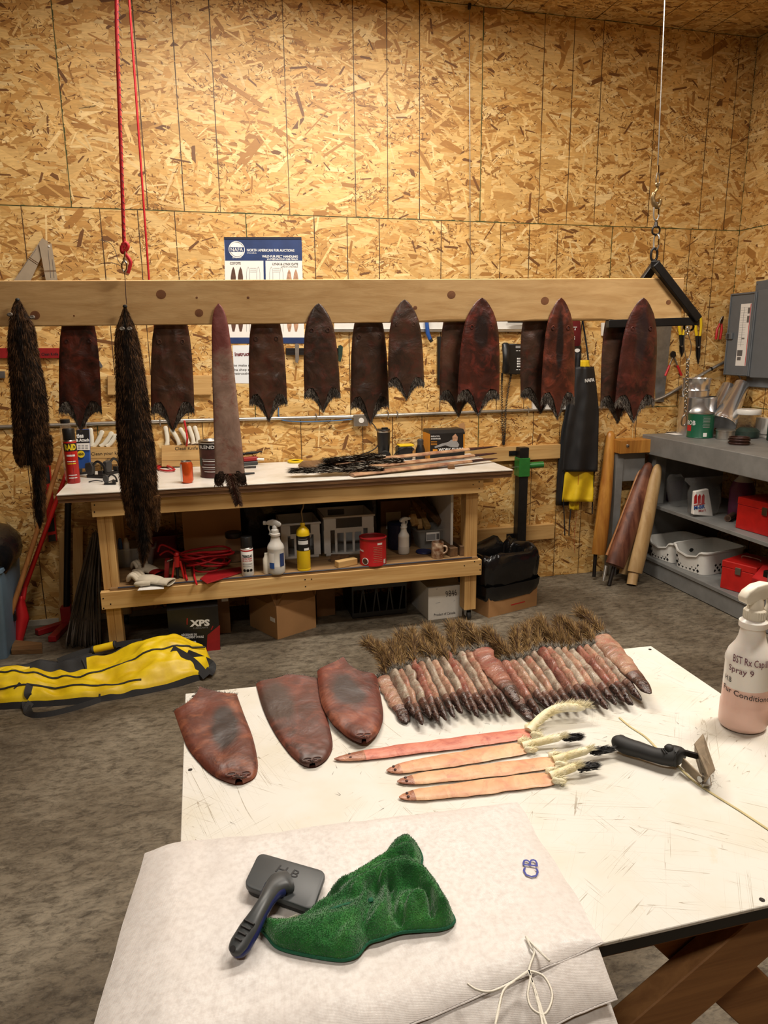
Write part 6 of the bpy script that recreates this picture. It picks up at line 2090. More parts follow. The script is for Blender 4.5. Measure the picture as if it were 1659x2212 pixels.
# tool carton
fx0, fx1 = onY(929, 960, -0.25).x, onY(1004, 960, -0.25).x
tz = onY(960, 936, -0.25).z
ws = thing('tool_carton', 'black and orange printed tool carton standing at the wall', 'box', ((fx0 + fx1) / 2, -0.18, BZ), world=True)
MB().box(fx0, fx1, -0.25, -0.10, BZ + 0.0005, tz).build('box', 'black_carton', ws, bevel=0.001)
MB().box(fx0 - 0.001, fx0 - 0.0002, -0.249, -0.101, BZ + 0.002, tz - 0.001).build('side_print', 'print_orange', ws)
lid = MB().prism([(fx0, -0.25, tz), (fx0, -0.10, tz), (fx0, -0.11, tz + 0.02), (fx0, -0.22, tz + 0.02)], (fx1 - fx0, 0, 0)).build('lid', 'black_carton', ws)
F = lambda x, y: onY(x, y, -0.2505)
ptext('WORK SHARP', 947, 975, 1001, 973.5, 6.5, F, 'print_white', ws, bold=0.03)
ptext('KNIFE & TOOL', 926 + 5, 944, 950, 943.5, 3, F, 'print_white', ws)
ptext('SHARPENER', 931, 949.5, 952, 949, 3, F, 'print_white', ws)
face('orange_mark', 'print_orange', ws, rect(935, 970.5, 945, 976), -0.2508, 0.0005)
face('orange_mark', 'print_orange', ws, rect(1001, 938, 1003.6, 972), -0.2508, 0.0005)
face('printed_tool', 'print_grey', ws, [(938, 965), (955, 958), (968, 955), (975, 950), (985, 950), (992, 960), (990, 966), (975, 966), (962, 962), (940, 968)], -0.2509, 0.0005)
face('printed_tool', 'print_tan', ws, [(977, 943), (984, 937), (989, 944), (988, 952), (978, 953)], -0.2511, 0.0005)
for y in (954, 957, 960):
 face('printed_rule', 'print_orange', ws, rect(931, y, 944, y + 1), -0.2508, 0.0005)
MB().tube(smooth_path([onY(990, 884, -0.01), onY(985, 905, -0.012), onY(940, 925, -0.02), onY(895, 945, -0.02), onY(850, 950, -0.02)], 6), 0.0018, 6).build('loose_string', 'twine', smooth=60, label='thin pale cord strung along the wall above the tool carton', cat='string')
face('flap', 'cardboard', ws, [(990, 917), (1003, 912), (1006, 932), (996, 936)], -0.11, 0.003)

# ------------------------------------------------------------------ on the lower shelf
SZ = 0.4185

def S(x, y, z=0.0):
 return onZ(x, y, SZ + z)

def onshelf(px, Y):
 """point on the shelf below image column px at depth Y"""
 q = onY(px, 1200, Y)
 return Vector((q.x, Y, SZ))

MB().grid(lambda a, b: Vector((lerp(0.80, 1.72, a), -0.115 - 0.02 * math.sin(a * 14) - 0.012 * noise.noise((a * 9, b * 4, 1)), lerp(SZ + 0.002, 0.86, b))), 40, 12).build('dark_backing_sheet', 'bag_black', smooth=70, label='black plastic sheet added to darken the back of the lower shelf', cat='plastic sheet').modifiers.new('s', 'SOLIDIFY').thickness = 0.002  # sheet added so the space behind the shelf goods stays dark
q = carton('large brown carton standing behind the red rope', onshelf(462, -0.20), 0.34, 0.15, 0.31, 0.0, 'cardboard', 1, flap_ang=[0.9])
cbin = thing('clear_tub', 'clear plastic tub with tubes at the left end of the lower shelf', 'tub', onshelf(288, -0.24), world=True)
c = onshelf(288, -0.24)
open_bin(cbin, c, 0.26, 0.20, 0.115, 0.84, 'clear_bin')
for i, (x, col, lb) in enumerate(((251, 'white_plastic', 'white tube standing in the clear tub'), (262, 'blue_plastic', 'blue marker standing in the clear tub'), (275, 'grey_white_plastic', 'grey bottle standing in the clear tub'))):
 p = onshelf(x, -0.26)
 m = MB().lathe([(0.0001, 0.006), (0.012 + 0.005 * (i == 2), 0.006), (0.012 + 0.005 * (i == 2), 0.13), (0.008, 0.16), (0.0001, 0.165)], p, 14)
 m.build('tube', col, smooth=45, label=lb, cat='tube')
rc = thing('red_tub', 'dark red plastic tub at the back of the lower shelf', 'tub', onshelf(345, -0.12), world=True)
open_bin(rc, onshelf(350, -0.13), 0.20, 0.12, 0.14, 0.9, 'maroon')
# gloves, papers, press, rope
MB().prism([S(297, 1276, 0.0006), S(354, 1272, 0.0006), S(354, 1256, 0.0006), S(310, 1258, 0.0006)], (0, 0, 0.0012)).build('paper_sheet', 'paper', label='white paper sheet under the gloves on the lower shelf', cat='paper sheet')
glove('pale leather glove with red cuff seam lying before the clear tub', S(350, 1262, 0.003), 0.24, PI - 0.5, 'leather_pale', 'leather_pale', seed=3, curl=0.5)
glove('second pale leather glove leaning behind the first one', S(335, 1240, 0.004), 0.22, PI - 0.9, 'leather_pale', 'red_dark', seed=8, curl=0.6)
pr = thing('reloading_press', 'small red bench press with two slanted arms on the lower shelf', 'press', S(384, 1272), world=True)
Y = -0.655
face('base', 'red_paint', pr, rect(364, 1256, 406, 1274), Y, 0.07, bevel=0.003)
face('base_plate', 'red_dark', pr, rect(355, 1270, 413, 1276), Y + 0.012, 0.10)
face('foot', 'red_dark', pr, [(356, 1212), (366, 1210), (364, 1268), (354, 1272)], Y + 0.06, 0.05)
for a, b in (((371, 1256), (377, 1212)), ((399, 1254), (389, 1212))):
 MB().bar(onY(*a, Y + 0.03), onY(*b, Y + 0.03), 0.011, 0.020, up=(0, 1, 0)).build('arm', 'red_paint', pr, bevel=0.002)
MB().tube([onY(382, 1224, Y + 0.03), onY(381, 1202, Y + 0.03)], 0.016, 12).build('head', 'red_paint', pr, smooth=50)
MB().lathe([(0.0001, -0.014), (0.011, -0.010), (0.0145, 0), (0.011, 0.010), (0.0001, 0.014)], onY(381, 1198, Y + 0.03), 14).build('knob', 'red_plastic', pr, smooth=80)
MB().tube([onY(384, 1252, Y + 0.035), onY(383, 1226, Y + 0.035)], 0.008, 10).build('ram', 'black_plastic', pr, smooth=50)
MB().tube([onY(361, 1212, Y + 0.05), onY(373, 1208, Y + 0.05)], 0.005, 8).build('bolt', 'steel', pr, smooth=50)
g = np.random.default_rng(9)
rope = MB()
pts = []
cc_ = onshelf(448, -0.46) + Vector((0, 0, 0.06))
for k in range(150):
 a = k * 0.27
 rr_ = 0.10 + 0.028 * math.sin(k * 0.7) + g.normal(0, 0.003)
 pts.append(cc_ + Vector((math.cos(a) * rr_ * 1.15, math.sin(a) * rr_ * 0.7, 0.045 * math.sin(a * 0.53 + 1) + 0.02 * math.sin(k * 0.11) - 0.01)))
pts = [S(404, 1252, 0.01), S(398, 1225, 0.02), S(405, 1205, 0.04)] + pts + [S(420, 1245, 0.01), S(425, 1262, 0.007)]
rope.tube(smooth_path(pts, 2), 0.006, 7)
rope.tube(smooth_path([onshelf(342, -0.40) + Vector((0, 0, 0.10)), onshelf(350, -0.40) + Vector((0, 0, 0.14)), onshelf(372, -0.42) + Vector((0, 0, 0.12)), onshelf(400, -0.44) + Vector((0, 0, 0.075)), onshelf(430, -0.47) + Vector((0, 0, 0.06)), onshelf(465, -0.48) + Vector((0, 0, 0.05))], 6), 0.006, 7)
rope.tube(smooth_path([onshelf(345, -0.42) + Vector((0, 0, 0.085)), onshelf(365, -0.42) + Vector((0, 0, 0.105)), onshelf(395, -0.45) + Vector((0, 0, 0.05)), onshelf(440, -0.5) + Vector((0, 0, 0.03))], 6), 0.006, 7)
rope.build('rope_coil', 'rope_red', smooth=60, label='tangled coil of red rope on the lower shelf', cat='rope')
pts = [S(x, y, 0.001) for x, y in ((432, 1252), (447, 1262), (522, 1238), (520, 1226), (450, 1238))]
MB().prism(pts, (0, 0, 0.006)).build('red_sheet', 'red_dark', bevel=0.001, label='flat red plastic sheet lying between rope and aerosol can', cat='plastic sheet')
c = onshelf(507, -0.36)
jr = thing('clear_jar', 'square clear jar with a black lid on the lower shelf', 'jar', c, world=True)
lathes(jr, c, [('glass', 'clear_jar', [(0.0001, 0.001), (0.046, 0.001), (0.050, 0.01), (0.050, 0.135), (0.044, 0.145)]), ('contents', 'cardboard_dark', [(0.0001, 0.004), (0.044, 0.004), (0.044, 0.05), (0.0001, 0.055)]), ('lid', 'black_plastic', [(0.048, 0.146), (0.050, 0.150), (0.050, 0.174), (0.046, 0.178), (0.0001, 0.178)])], 24)
c = S(536, 1242)
tr = aerosol('white and red enamel spray can with tall black cap', c, 0.034, 0.225, 0.055, 'white_plastic', 'black_plastic')
patch_cyl('red_band', c, 0.034, c.z + 0.145, c.z + 0.153, -1.5, 1.5, 'ink_red', tr)
ctext('TREMCLAD', c, 0.0345, c.z + 0.112, 0.013, 0.060, 'ink_black', tr, bold=0.05)
ctext('HIGH HEAT ENAMEL', c, 0.0345, c.z + 0.100, 0.008, 0.058, 'ink_red', tr, bold=0.03)
ctext('EMAIL HAUTE CHALEUR', c, 0.0345, c.z + 0.088, 0.007, 0.058, 'ink_red', tr, bold=0.03)
for z in (0.074, 0.068, 0.058):
 patch_cyl('label_line', c, 0.034, c.z + z, c.z + z + 0.003, -0.85, 0.85, 'print_grey', tr)
th0 = math.atan2(CAM.y - c.y, CAM.x - c.x)
for a in (-0.55, 0.0, 0.55):
 d = Vector((math.cos(th0 + a), math.sin(th0 + a), 0))
 MB().lathe([(0.0085, 0), (0.0085, 0.0006), (0.0068, 0.0006), (0.0068, 0)], Vector((c.x, c.y, c.z + 0.036)) + d * 0.0342, 14, axis=d).build('hazard_mark', 'ink_black', tr)
c = S(577, 1238)
MB().lathe([(0.0001, 0.0), (0.019, 0.0), (0.021, 0.005), (0.020, 0.085), (0.012, 0.100), (0.010, 0.118), (0.0001, 0.118)], c, 18).build('small_bottle', 'cream_plastic', smooth=40, label='small white plastic bottle between the aerosol and the spray bottle', cat='bottle')
c = S(598, 1238)
sb = spray_bottle('clear spray bottle with printed label in the middle of the lower shelf', c, 1.05, PI - 0.3, 'bottle_clear', head='grey_white_plastic')
for a0, a1, z0, z1, mt in ((-0.9, -0.25, 0.075, 0.128, 'paper'), (-0.9, -0.25, 0.04, 0.073, 'blue_plastic'), (0.45, 1.1, 0.05, 0.125, 'navy_print')):
 th0 = math.atan2(CAM.y - c.y, CAM.x - c.x)
 r = 0.0485
 m = MB().grid(lambda u, v: Matrix.Rotation(-sb.rotation_euler[2], 4, 'Z') @ Vector((r * math.cos(th0 + lerp(a0, a1, u)), r * math.sin(th0 + lerp(a0, a1, u)), lerp(z0, z1, v))), 8, 1)
 m.build('label', mt, sb, smooth=60, recalc=False)

def basket(label, px0, px1, Y, h, depth, mat='grey_white_plastic', n=6, style=0):
 """white storage basket with tall slots in its front, standing on the shelf"""
 x0, x1 = onY(px0, 1170, Y).x, onY(px1, 1170, Y).x
 t = thing('storage_basket', label, 'basket', ((x0 + x1) / 2, Y, SZ), world=True)
 w = x1 - x0
 MB().box(x0 + 0.012, x1 - 0.012, Y + 0.006, Y + depth, SZ + 0.0005, SZ + 0.006).build('bottom', mat, t)
 MB().hexa([(x0 + 0.012, Y + 0.002, SZ + 0.006), (x0 + 0.017, Y + 0.002, SZ + 0.006), (x0 + 0.017, Y + depth, SZ + 0.006), (x0 + 0.012, Y + depth, SZ + 0.006), (x0, Y, SZ + h), (x0 + 0.005, Y, SZ + h), (x0 + 0.005, Y + depth, SZ + h), (x0, Y + depth, SZ + h)]).build('side', mat, t)
 MB().hexa([(x1 - 0.017, Y + 0.002, SZ + 0.006), (x1 - 0.012, Y + 0.002, SZ + 0.006), (x1 - 0.012, Y + depth, SZ + 0.006), (x1 - 0.017, Y + depth, SZ + 0.006), (x1 - 0.005, Y, SZ + h), (x1, Y, SZ + h), (x1, Y + depth, SZ + h), (x1 - 0.005, Y + depth, SZ + h)]).build('side', mat, t)
 MB().box(x0 + 0.006, x1 - 0.006, Y + depth - 0.005, Y + depth, SZ + 0.007, SZ + h).build('back', mat, t)
 MB().box(x0 - 0.006, x1 + 0.006, Y - 0.010, Y + 0.001, SZ + h - 0.012, SZ + h).build('rim', mat, t, bevel=0.002)
 # front: band with a grip hole, then ribs with open slots between them
 MB().box(x0 + 0.002, x0 + w * 0.24, Y - 0.003, Y + 0.001, SZ + h * 0.66, SZ + h - 0.0125).build('front_band', mat, t)
 MB().box(x1 - w * 0.24, x1 - 0.002, Y - 0.003, Y + 0.001, SZ + h * 0.66, SZ + h - 0.0125).build('front_band', mat, t)
 MB().box(x0 + w * 0.24, x1 - w * 0.24, Y - 0.003, Y + 0.001, SZ + h * 0.58, SZ + h * 0.70).build('front_band', mat, t)
 MB().box(x0 + 0.012, x1 - 0.012, Y, Y + 0.004, SZ + 0.007, SZ + 0.02).build('front_band', mat, t)
 xs = np.linspace(x0 + 0.02, x1 - 0.02, n)
 for k, xx in enumerate(xs):
  ww = 0.020 if k in (0, n - 1) else 0.007
  MB().box(xx - ww, xx + ww, Y - 0.002, Y + 0.003, SZ + 0.0205, SZ + h * 0.66).build('rib', mat, t)
 return t

basket('white slotted basket behind the yellow gas cylinder', 607, 692, -0.44, 0.225, 0.26, n=4)
basket('white slotted basket behind the red coffee can', 700, 808, -0.44, 0.250, 0.26, n=6)
MB().box(*(lambda p: (p.x - 0.05, p.x + 0.05, p.y - 0.004, p.y + 0.004, SZ + 0.2515, SZ + 0.285))(onshelf(728, -0.41))).build('black_pad', 'black_rubber', label='black pad lying across the corner of the larger basket', cat='pad')
c = S(657, 1230)
gc = thing('gas_cylinder', 'yellow torch gas cylinder with black label and bent nozzle', 'gas cylinder', c, world=True)
r = 0.0385
lathes(gc, c, [('cylinder', 'yellow_paint', [(0.0001, 0.0), (r * 0.96, 0.0), (r, 0.004), (r, 0.012), (r * 0.99, 0.013), (r, 0.014), (r, 0.215), (r * 0.9, 0.235), (r * 0.55, 0.250), (0.012, 0.256), (0.012, 0.262)]), ('label', 'black_plastic', [(r + 0.0006, 0.120), (r + 0.0006, 0.205)]), ('collar', 'yellow_paint', [(0.013, 0.262), (0.014, 0.270), (0.010, 0.276)])], 28)
for z0, z1, a0, a1, mt in ((0.158, 0.180, -0.8, 0.75, 'print_white'), (0.123, 0.136, 0.1, 0.9, 'print_white'), (0.188, 0.191, -0.7, 0.6, 'print_grey')):
 patch_cyl('label_panel', c, r + 0.0008, c.z + z0, c.z + z1, a0, a1, mt, gc)
MB().tube(smooth_path([c + Vector((0, 0, 0.270)), c + Vector((0, 0, 0.30)), c + Vector((-0.004, 0, 0.34)), c + Vector((0.006, 0, 0.365)), c + Vector((0.012, 0, 0.395))], 4), 0.0045, 8).build('nozzle', 'brass', gc, smooth=60)
for i, (q, l, rz) in enumerate((((748, 1222), 0.13, 0.35), ((735, 1212), 0.11, -0.25))):
 b = S(*q)
 t = thing('wood_offcut', ['pale wooden offcut lying before the larger basket', 'weathered wooden offcut behind the pale one'][i], 'wood block', b, rz)
 MB().box(-l / 2, l / 2, -0.022, 0.022, 0.0005, 0.038).build('block', ['pine_x', 'old_wood_y'][i], t, bevel=0.002)
c = S(806, 1216)
cf = thing('coffee_can', 'big red coffee can with lid on the lower shelf', 'coffee can', c, world=True)
r, h = 0.078, 0.165
lathes(cf, c, [('body', 'red_plastic', [(0.0001, 0), (r, 0), (r + 0.001, 0.005), (r, 0.010), (r, h - 0.012)]), ('lid', 'red_dark', [(r + 0.001, h - 0.013), (r + 0.003, h - 0.010), (r + 0.003, h - 0.001), (r - 0.004, h), (r - 0.008, h - 0.006), (0.0001, h - 0.006)])], 36)
ctext('TIMS', c, r + 0.0005, c.z + 0.085, 0.011, 0.045, 'print_white', cf, rot=-1.05)
patch_cyl('label_panel', c, r, c.z + 0.128, c.z + 0.140, 0.35, 0.75, 'print_white', cf)
for k in range(9):
 patch_cyl('label_line', c, r, c.z + 0.115 - k * 0.011, c.z + 0.117 - k * 0.011, 0.02 + 0.05 * (k % 2), 0.75, 'print_tan', cf)
patch_cyl('bar_code', c, r, c.z + 0.010, c.z + 0.036, 0.90, 1.15, 'print_white', cf)
d = Vector((math.cos(math.atan2(CAM.y - c.y, CAM.x - c.x) - 0.62), math.sin(math.atan2(CAM.y - c.y, CAM.x - c.x) - 0.62), 0))
e = MB().lathe([(0.021, -0.004), (0.021, 0.0012), (0.0001, 0.0012)], Vector((c.x, c.y, c.z + 0.030)) + d * r, 20, axis=d).build('cup_print', 'print_white', cf)
MB().lathe([(0.017, 0), (0.017, 0.0008), (0.0001, 0.0008)], Vector((c.x, c.y, c.z + 0.030)) + d * (r + 0.0012), 18, axis=d).build('coffee_print', 'print_brown', e)
carton('brown carton with a framed label behind the navy tin', onshelf(850, -0.16), 0.20, 0.12, 0.27, 0, 'cardboard_dark')
p = onY(850, 1140, -0.2215)
MB().box(p.x - 0.05, p.x + 0.05, p.y - 0.0008, p.y + 0.0002, SZ + 0.09, SZ + 0.20).build('carton_label', 'cream_trim', label='pale framed label on the carton behind the navy tin', cat='label')
c = onshelf(862, -0.36)
nt_ = thing('navy_tin', 'dark blue tin with an open top behind the small spray bottle', 'tin', c, world=True)
lathes(nt_, c, [('body', 'navy_tin', [(0.0001, 0.001), (0.070, 0.001), (0.073, 0.008), (0.073, 0.155), (0.075, 0.160), (0.069, 0.160), (0.069, 0.010)]), ], 28)
c = S(872, 1196)
spray_bottle('small white spray bottle between the coffee can and the clear bin', c, 0.78, 0.35, 'bottle_clear', head='grey_white_plastic')
cbn = thing('clear_bin', 'clear plastic bin filled with wooden offcuts', 'bin', onshelf(932, -0.36), world=True)
open_bin(cbn, onshelf(932, -0.36), 0.24, 0.18, 0.125, 0.80, 'clear_bin')
p = onY(934, 1150, -0.452)
e = MB().box(p.x - 0.042, p.x + 0.045, p.y - 0.008, p.y - 0.006, SZ + 0.055, SZ + 0.11).build('label', 'paper', cbn)
MB().box(p.x - 0.040, p.x + 0.018, p.y - 0.0088, p.y - 0.0082, SZ + 0.060, SZ + 0.098).build('label_print', 'print_grey', e)
MB().box(p.x + 0.024, p.x + 0.042, p.y - 0.0088, p.y - 0.0082, SZ + 0.062, SZ + 0.10).build('bar_code', 'print_mid', e)
for i, (a, b, w, h, mt, lab) in enumerate((((955, 1128), (880, 1050), 0.07, 0.035, 'old_wood_y', 'thick brown plank slanting up out of the clear bin'), ((925, 1140), (880, 1062), 0.035, 0.03, 'pine_x', 'thin pale stick slanting out of the clear bin'), ((898, 1135), (890, 1112), 0.04, 0.03, 'pine_z', 'short pale offcut in the clear bin'), ((908, 1142), (905, 1122), 0.03, 0.02, 'pine_x', 'small wedge of wood in the clear bin'))):
 A, B_ = onY(*a, -0.40), onY(*b, -0.10 if i < 2 else -0.36)
 A.z = max(A.z, SZ + 0.03)
 B_.z = min(B_.z, 0.80)
 t = MB().bar(A, B_, w, h, up=(0, 0.3, 1)).build('wood_stick', mt, bevel=0.001, label=lab, cat='wood piece', group='offcuts in the clear bin')
c = S(916, 1193)
MB().lathe([(0.0001, 0.0), (0.050, 0.0), (0.052, 0.004), (0.050, 0.010), (0.0001, 0.012)], c, 28).build('plastic_disc', 'navy_plastic', smooth=40, label='flat dark blue plastic disc lying behind the mug', cat='disc')
c = S(945, 1204)
mg = thing('mug', 'brown and cream glazed mug on the lower shelf', 'mug', c, world=True)
MB().lathe([(0.0001, 0.0), (0.034, 0.0), (0.037, 0.004), (0.037, 0.094), (0.036, 0.097), (0.034, 0.094), (0.034, 0.01), (0.0001, 0.008)], c, 28).build('cup', 'mug_stone', mg, smooth=40)
MB().tube(smooth_path([c + Vector((0.028, -0.024, 0.074)), c + Vector((0.044, -0.034, 0.072)), c + Vector((0.046, -0.036, 0.045)), c + Vector((0.029, -0.024, 0.028))], 5), 0.006, 8).build('handle', 'mug_stone', mg, smooth=60)
for i, (px, Y0, Y1, w, h) in enumerate(((976, -0.655, -0.40, 0.05, 0.055), (1001, -0.655, -0.44, 0.04, 0.062))):
 x = onY(px, 1195, Y0).x
 t = thing('wood_block', ['long dark wood block lying beside the mug', 'dark wood block lying against the white end panel'][i], 'wood block', (x, (Y0 + Y1) / 2, SZ), 0.12 if i == 0 else 0.0)
 MB().box(-w / 2, w / 2, -(Y1 - Y0) / 2, (Y1 - Y0) / 2, 0.0005, h).build('block', 'old_wood_y', t, bevel=0.002)

# ------------------------------------------------------------------ on the floor under the bench
def wparent(o, th):
 """keep a part built in world coordinates in place under a turned thing"""
 o.parent = th
 o.matrix_parent_inverse = (Matrix.Translation(th.location) @ th.rotation_euler.to_matrix().to_4x4()).inverted()
 return o

a, b = onZ(370, 1415), onZ(476, 1413)
w = (b - a).length
xb = carton('black oil change kit carton with white lettering on the floor', ((a.x + b.x) / 2, a.y + 0.10, 0.0), w, 0.20, 0.262, 0.0, 'black_carton', 2, name='oil_kit_box', flap_ang=[2.5, 1.25])
XY = a.y - 0.0012
XF = lambda x, y: onY(x, y, XY)
for s, q, mt, bo in (('XPS', (410, 1353, 453, 1351, 13), 'print_white', 0.05), ('LUBRICANTS', (418, 1358.5, 449, 1357, 3.4), 'print_grey', 0.0), ('NÉCESSAIRE DE', (392, 1374, 425, 1372.5, 4.5), 'print_white', 0.02), ("CHANGEMENT D'HUILE", (392, 1379.5, 440, 1377.5, 4.5), 'print_white', 0.02), ('10W-40', (392, 1393.5, 424, 1391, 7), 'print_white', 0.04), ('can-am', (450, 1414.5, 471, 1413.5, 3.4), 'print_white', 0.02)):
 wparent(ptext(s, *q, XF, mt, xb, bold=bo), xb)
for pts in ([(448, 1372), (475, 1350), (475.5, 1408), (446, 1410)], [(403, 1336), (406, 1335), (405, 1350), (403, 1349)], [(455, 1360), (459, 1352), (461, 1353), (457, 1361)]):
 m = MB().prism([onY(x, y, XY) for x, y in pts], (0, 0.0008, 0))
 o = m.build('red_print', 'red_dark', None)
 OFF.pop(o.name, None)
 wparent(o, xb)
bag = MB().lathe([(0.0001, -0.05), (0.06, -0.03), (0.075, 0.0), (0.055, 0.03), (0.0001, 0.035)], ((a.x + b.x) / 2, a.y + 0.10, 0.24), 16, sx=1.2, sy=0.9).build('black_bag', 'bag_black', smooth=70, label='black plastic bag stuffed in the open oil change carton', cat='bag')
carton('tall brown carton behind the black oil change carton', (b.x + 0.02, a.y + 0.30, 0), 0.10, 0.12, 0.30, 0.05, 'cardboard_dark', 0)
MB().box(b.x + 0.03, b.x + 0.068, a.y + 0.2385, a.y + 0.2395, 0.20, 0.27).build('carton_label', 'paper', label='white label on the carton behind the oil change carton', cat='label')
c0, cl_, cr = onZ(600, 1382), onZ(550, 1375), onZ(683, 1355)
rz = math.atan2(cr.y - c0.y, cr.x - c0.x)
lx = (cr - c0).length
ly = 0.30
ctr = c0 + Vector((math.cos(rz) * lx / 2 - math.sin(rz) * ly / 2, math.sin(rz) * lx / 2 + math.cos(rz) * ly / 2, 0))
q = carton('open brown carton turned corner-on under the bench', ctr, lx, ly, 0.20, rz, 'cardboard', 4, flap_ang=[2.3, 1.25, 2.2, 1.35])
o = MB().box(-lx / 2 - 0.001, -lx / 2 - 0.0002, -ly / 2 + 0.02, -ly / 2 + 0.07, 0.10, 0.125).build('label', 'paper', q)
carton('brown carton leaning behind the open carton under the bench', (onZ(705, 1335).x, -0.28, 0), 0.12, 0.12, 0.19, 0.1, 'cardboard_dark', 0)
# black crate
cx0, cx1 = onZ(762, 1340).x, onZ(878, 1325).x
cr_ = thing('black_crate', 'black lattice crate under the right half of the bench', 'crate', ((cx0 + cx1) / 2, -0.33, 0), world=True)
for yy in (-0.45, -0.16):
 MB().box(cx0, cx1, yy, yy + 0.008, 0.19, 0.235).build('rail', 'black_plastic', cr_)
 MB().box(cx0, cx1, yy, yy + 0.008, 0.012, 0.04).build('rail', 'black_plastic', cr_)
 for k in range(9):
  x = lerp(cx0 + 0.006, cx1 - 0.006, k / 8)
  MB().bar((x, yy + 0.004, 0.04), (x + (0.02 if k % 2 else -0.02) * (0 < k < 8), yy + 0.004, 0.19), 0.008, 0.008, up=(0, 1, 0)).build('slat', 'black_plastic', cr_)
for xx in (cx0, cx1 - 0.008):
 MB().box(xx, xx + 0.008, -0.441, -0.161, 0.012, 0.235).build('side', 'black_plastic', cr_)
MB().box(cx0 + 0.009, cx1 - 0.009, -0.441, -0.161, 0.004, 0.011).build('bottom', 'black_plastic', cr_)
# white wine carton
c0, c1 = onZ(925, 1340), onZ(998, 1331)
rz = math.atan2(c1.y - c0.y, c1.x - c0.x)
lx, ly = (c1 - c0).length, 0.32
ctr = c0 + Vector((math.cos(rz) * lx / 2 - math.sin(rz) * ly / 2, math.sin(rz) * lx / 2 + math.cos(rz) * ly / 2, 0))
wc_ = carton('white carton numbered 9846 under the right end of the bench', ctr, lx, ly, 0.205, rz, 'white_carton', 0)
nrm = Vector((math.sin(rz), -math.cos(rz), 0))
WF = lambda x, y: onP(x, y, c0 + nrm * 0.001, nrm)
wparent(ptext('9846', 963, 1290, 987, 1285.5, 13, WF, 'ink_black', wc_, bold=-0.005), wc_)
wparent(ptext('Product of Canada', 937.5, 1331, 983.5, 1325.5, 5.5, WF, 'print_mid', wc_), wc_)
for s in (((941, 1303), (951, 1301)), ((980, 1299), (983, 1296)), ((942, 1273), (946, 1272))):
 o = MB().tube([WF(*s[0]), WF(*s[1])], 0.001, 4).build('print_mark', 'print_grey')
 OFF.pop(o.name)
 o.data.transform(Matrix.Translation(o.location))
 o.location = (0, 0, 0)
 wparent(o, wc_)
nl = Vector((-math.cos(rz), -math.sin(rz), 0))
LF = lambda x, y: onP(x, y, c0 + nl * 0.001, nl)

# ------------------------------------------------------------------ bin bag in a carton beside the bench
c0, c1 = onZ(1055, 1335), onZ(1159, 1308)
rz = math.atan2(c1.y - c0.y, c1.x - c0.x)
lx, ly = (c1 - c0).length, 0.30
ux, uy = Vector((math.cos(rz), math.sin(rz), 0)), Vector((-math.sin(rz), math.cos(rz), 0))
ctr = c0 + ux * lx / 2 + uy * ly / 2
tb_ = carton('low brown carton holding a black bin bag beside the bench', ctr, lx, ly, 0.15, rz, 'cardboard', 0)
o = MB().box(-0.02, 0.10, -ly / 2 - 0.001, -ly / 2 - 0.0003, 0.045, 0.052).build('red_print', 'ink_red', tb_)
bb = thing('bin_bag', 'black bin bag with open mouth standing in the low carton', 'bin bag', ctr + Vector((0, 0, 0.155)), world=True)
rings = []
for z, s, cr2 in ((0.156, 0.92, 0.004), (0.16, 1.05, 0.006), (0.19, 1.12, 0.010), (0.26, 1.16, 0.012), (0.33, 1.17, 0.014), (0.375, 1.14, 0.018), (0.40, 1.06, 0.028), (0.395, 0.96, 0.022), (0.36, 0.86, 0.014), (0.28, 0.80, 0.010), (0.22, 0.7, 0.010)):
 ring = []
 for k in range(44):
  a = 2 * PI * k / 44
  cx_ = math.copysign(abs(math.cos(a)) ** 0.45, math.cos(a))
  cy_ = math.copysign(abs(math.sin(a)) ** 0.45, math.sin(a))
  n_ = noise.noise((math.cos(a) * 4, math.sin(a) * 4, z * 16)) * cr2 * 1.6
  ring.append(ctr + ux * (cx_ * (lx / 2 * s + n_)) + uy * (cy_ * (ly / 2 * s + n_)) + Vector((0, 0, z + noise.noise((math.cos(a) * 3 + 7, math.sin(a) * 3, z * 5)) * cr2 * 1.8)))
 rings.append(ring)
MB().loft(rings).build('bag', 'bag_black', bb, smooth=75)
sk_ = []
for z, e in ((0.200, 0.030), (0.150, 0.026), (0.115, 0.016), (0.100, 0.008)):
 ring = []
 for k in range(44):
  a = 2 * PI * k / 44
  cx_ = math.copysign(abs(math.cos(a)) ** 0.35, math.cos(a))
  cy_ = math.copysign(abs(math.sin(a)) ** 0.35, math.sin(a))
  n_ = noise.noise((math.cos(a) * 5, math.sin(a) * 5, z * 22)) * 0.008
  ring.append(ctr + ux * (cx_ * (lx / 2 + e + n_)) + uy * (cy_ * (ly / 2 + e + n_)) + Vector((0, 0, z + noise.noise((math.cos(a) * 3, math.sin(a) * 3, 3)) * 0.012)))
 sk_.append(ring)
MB().loft(sk_, cap=False).build('bag_skirt', 'bag_black', bb, smooth=75)

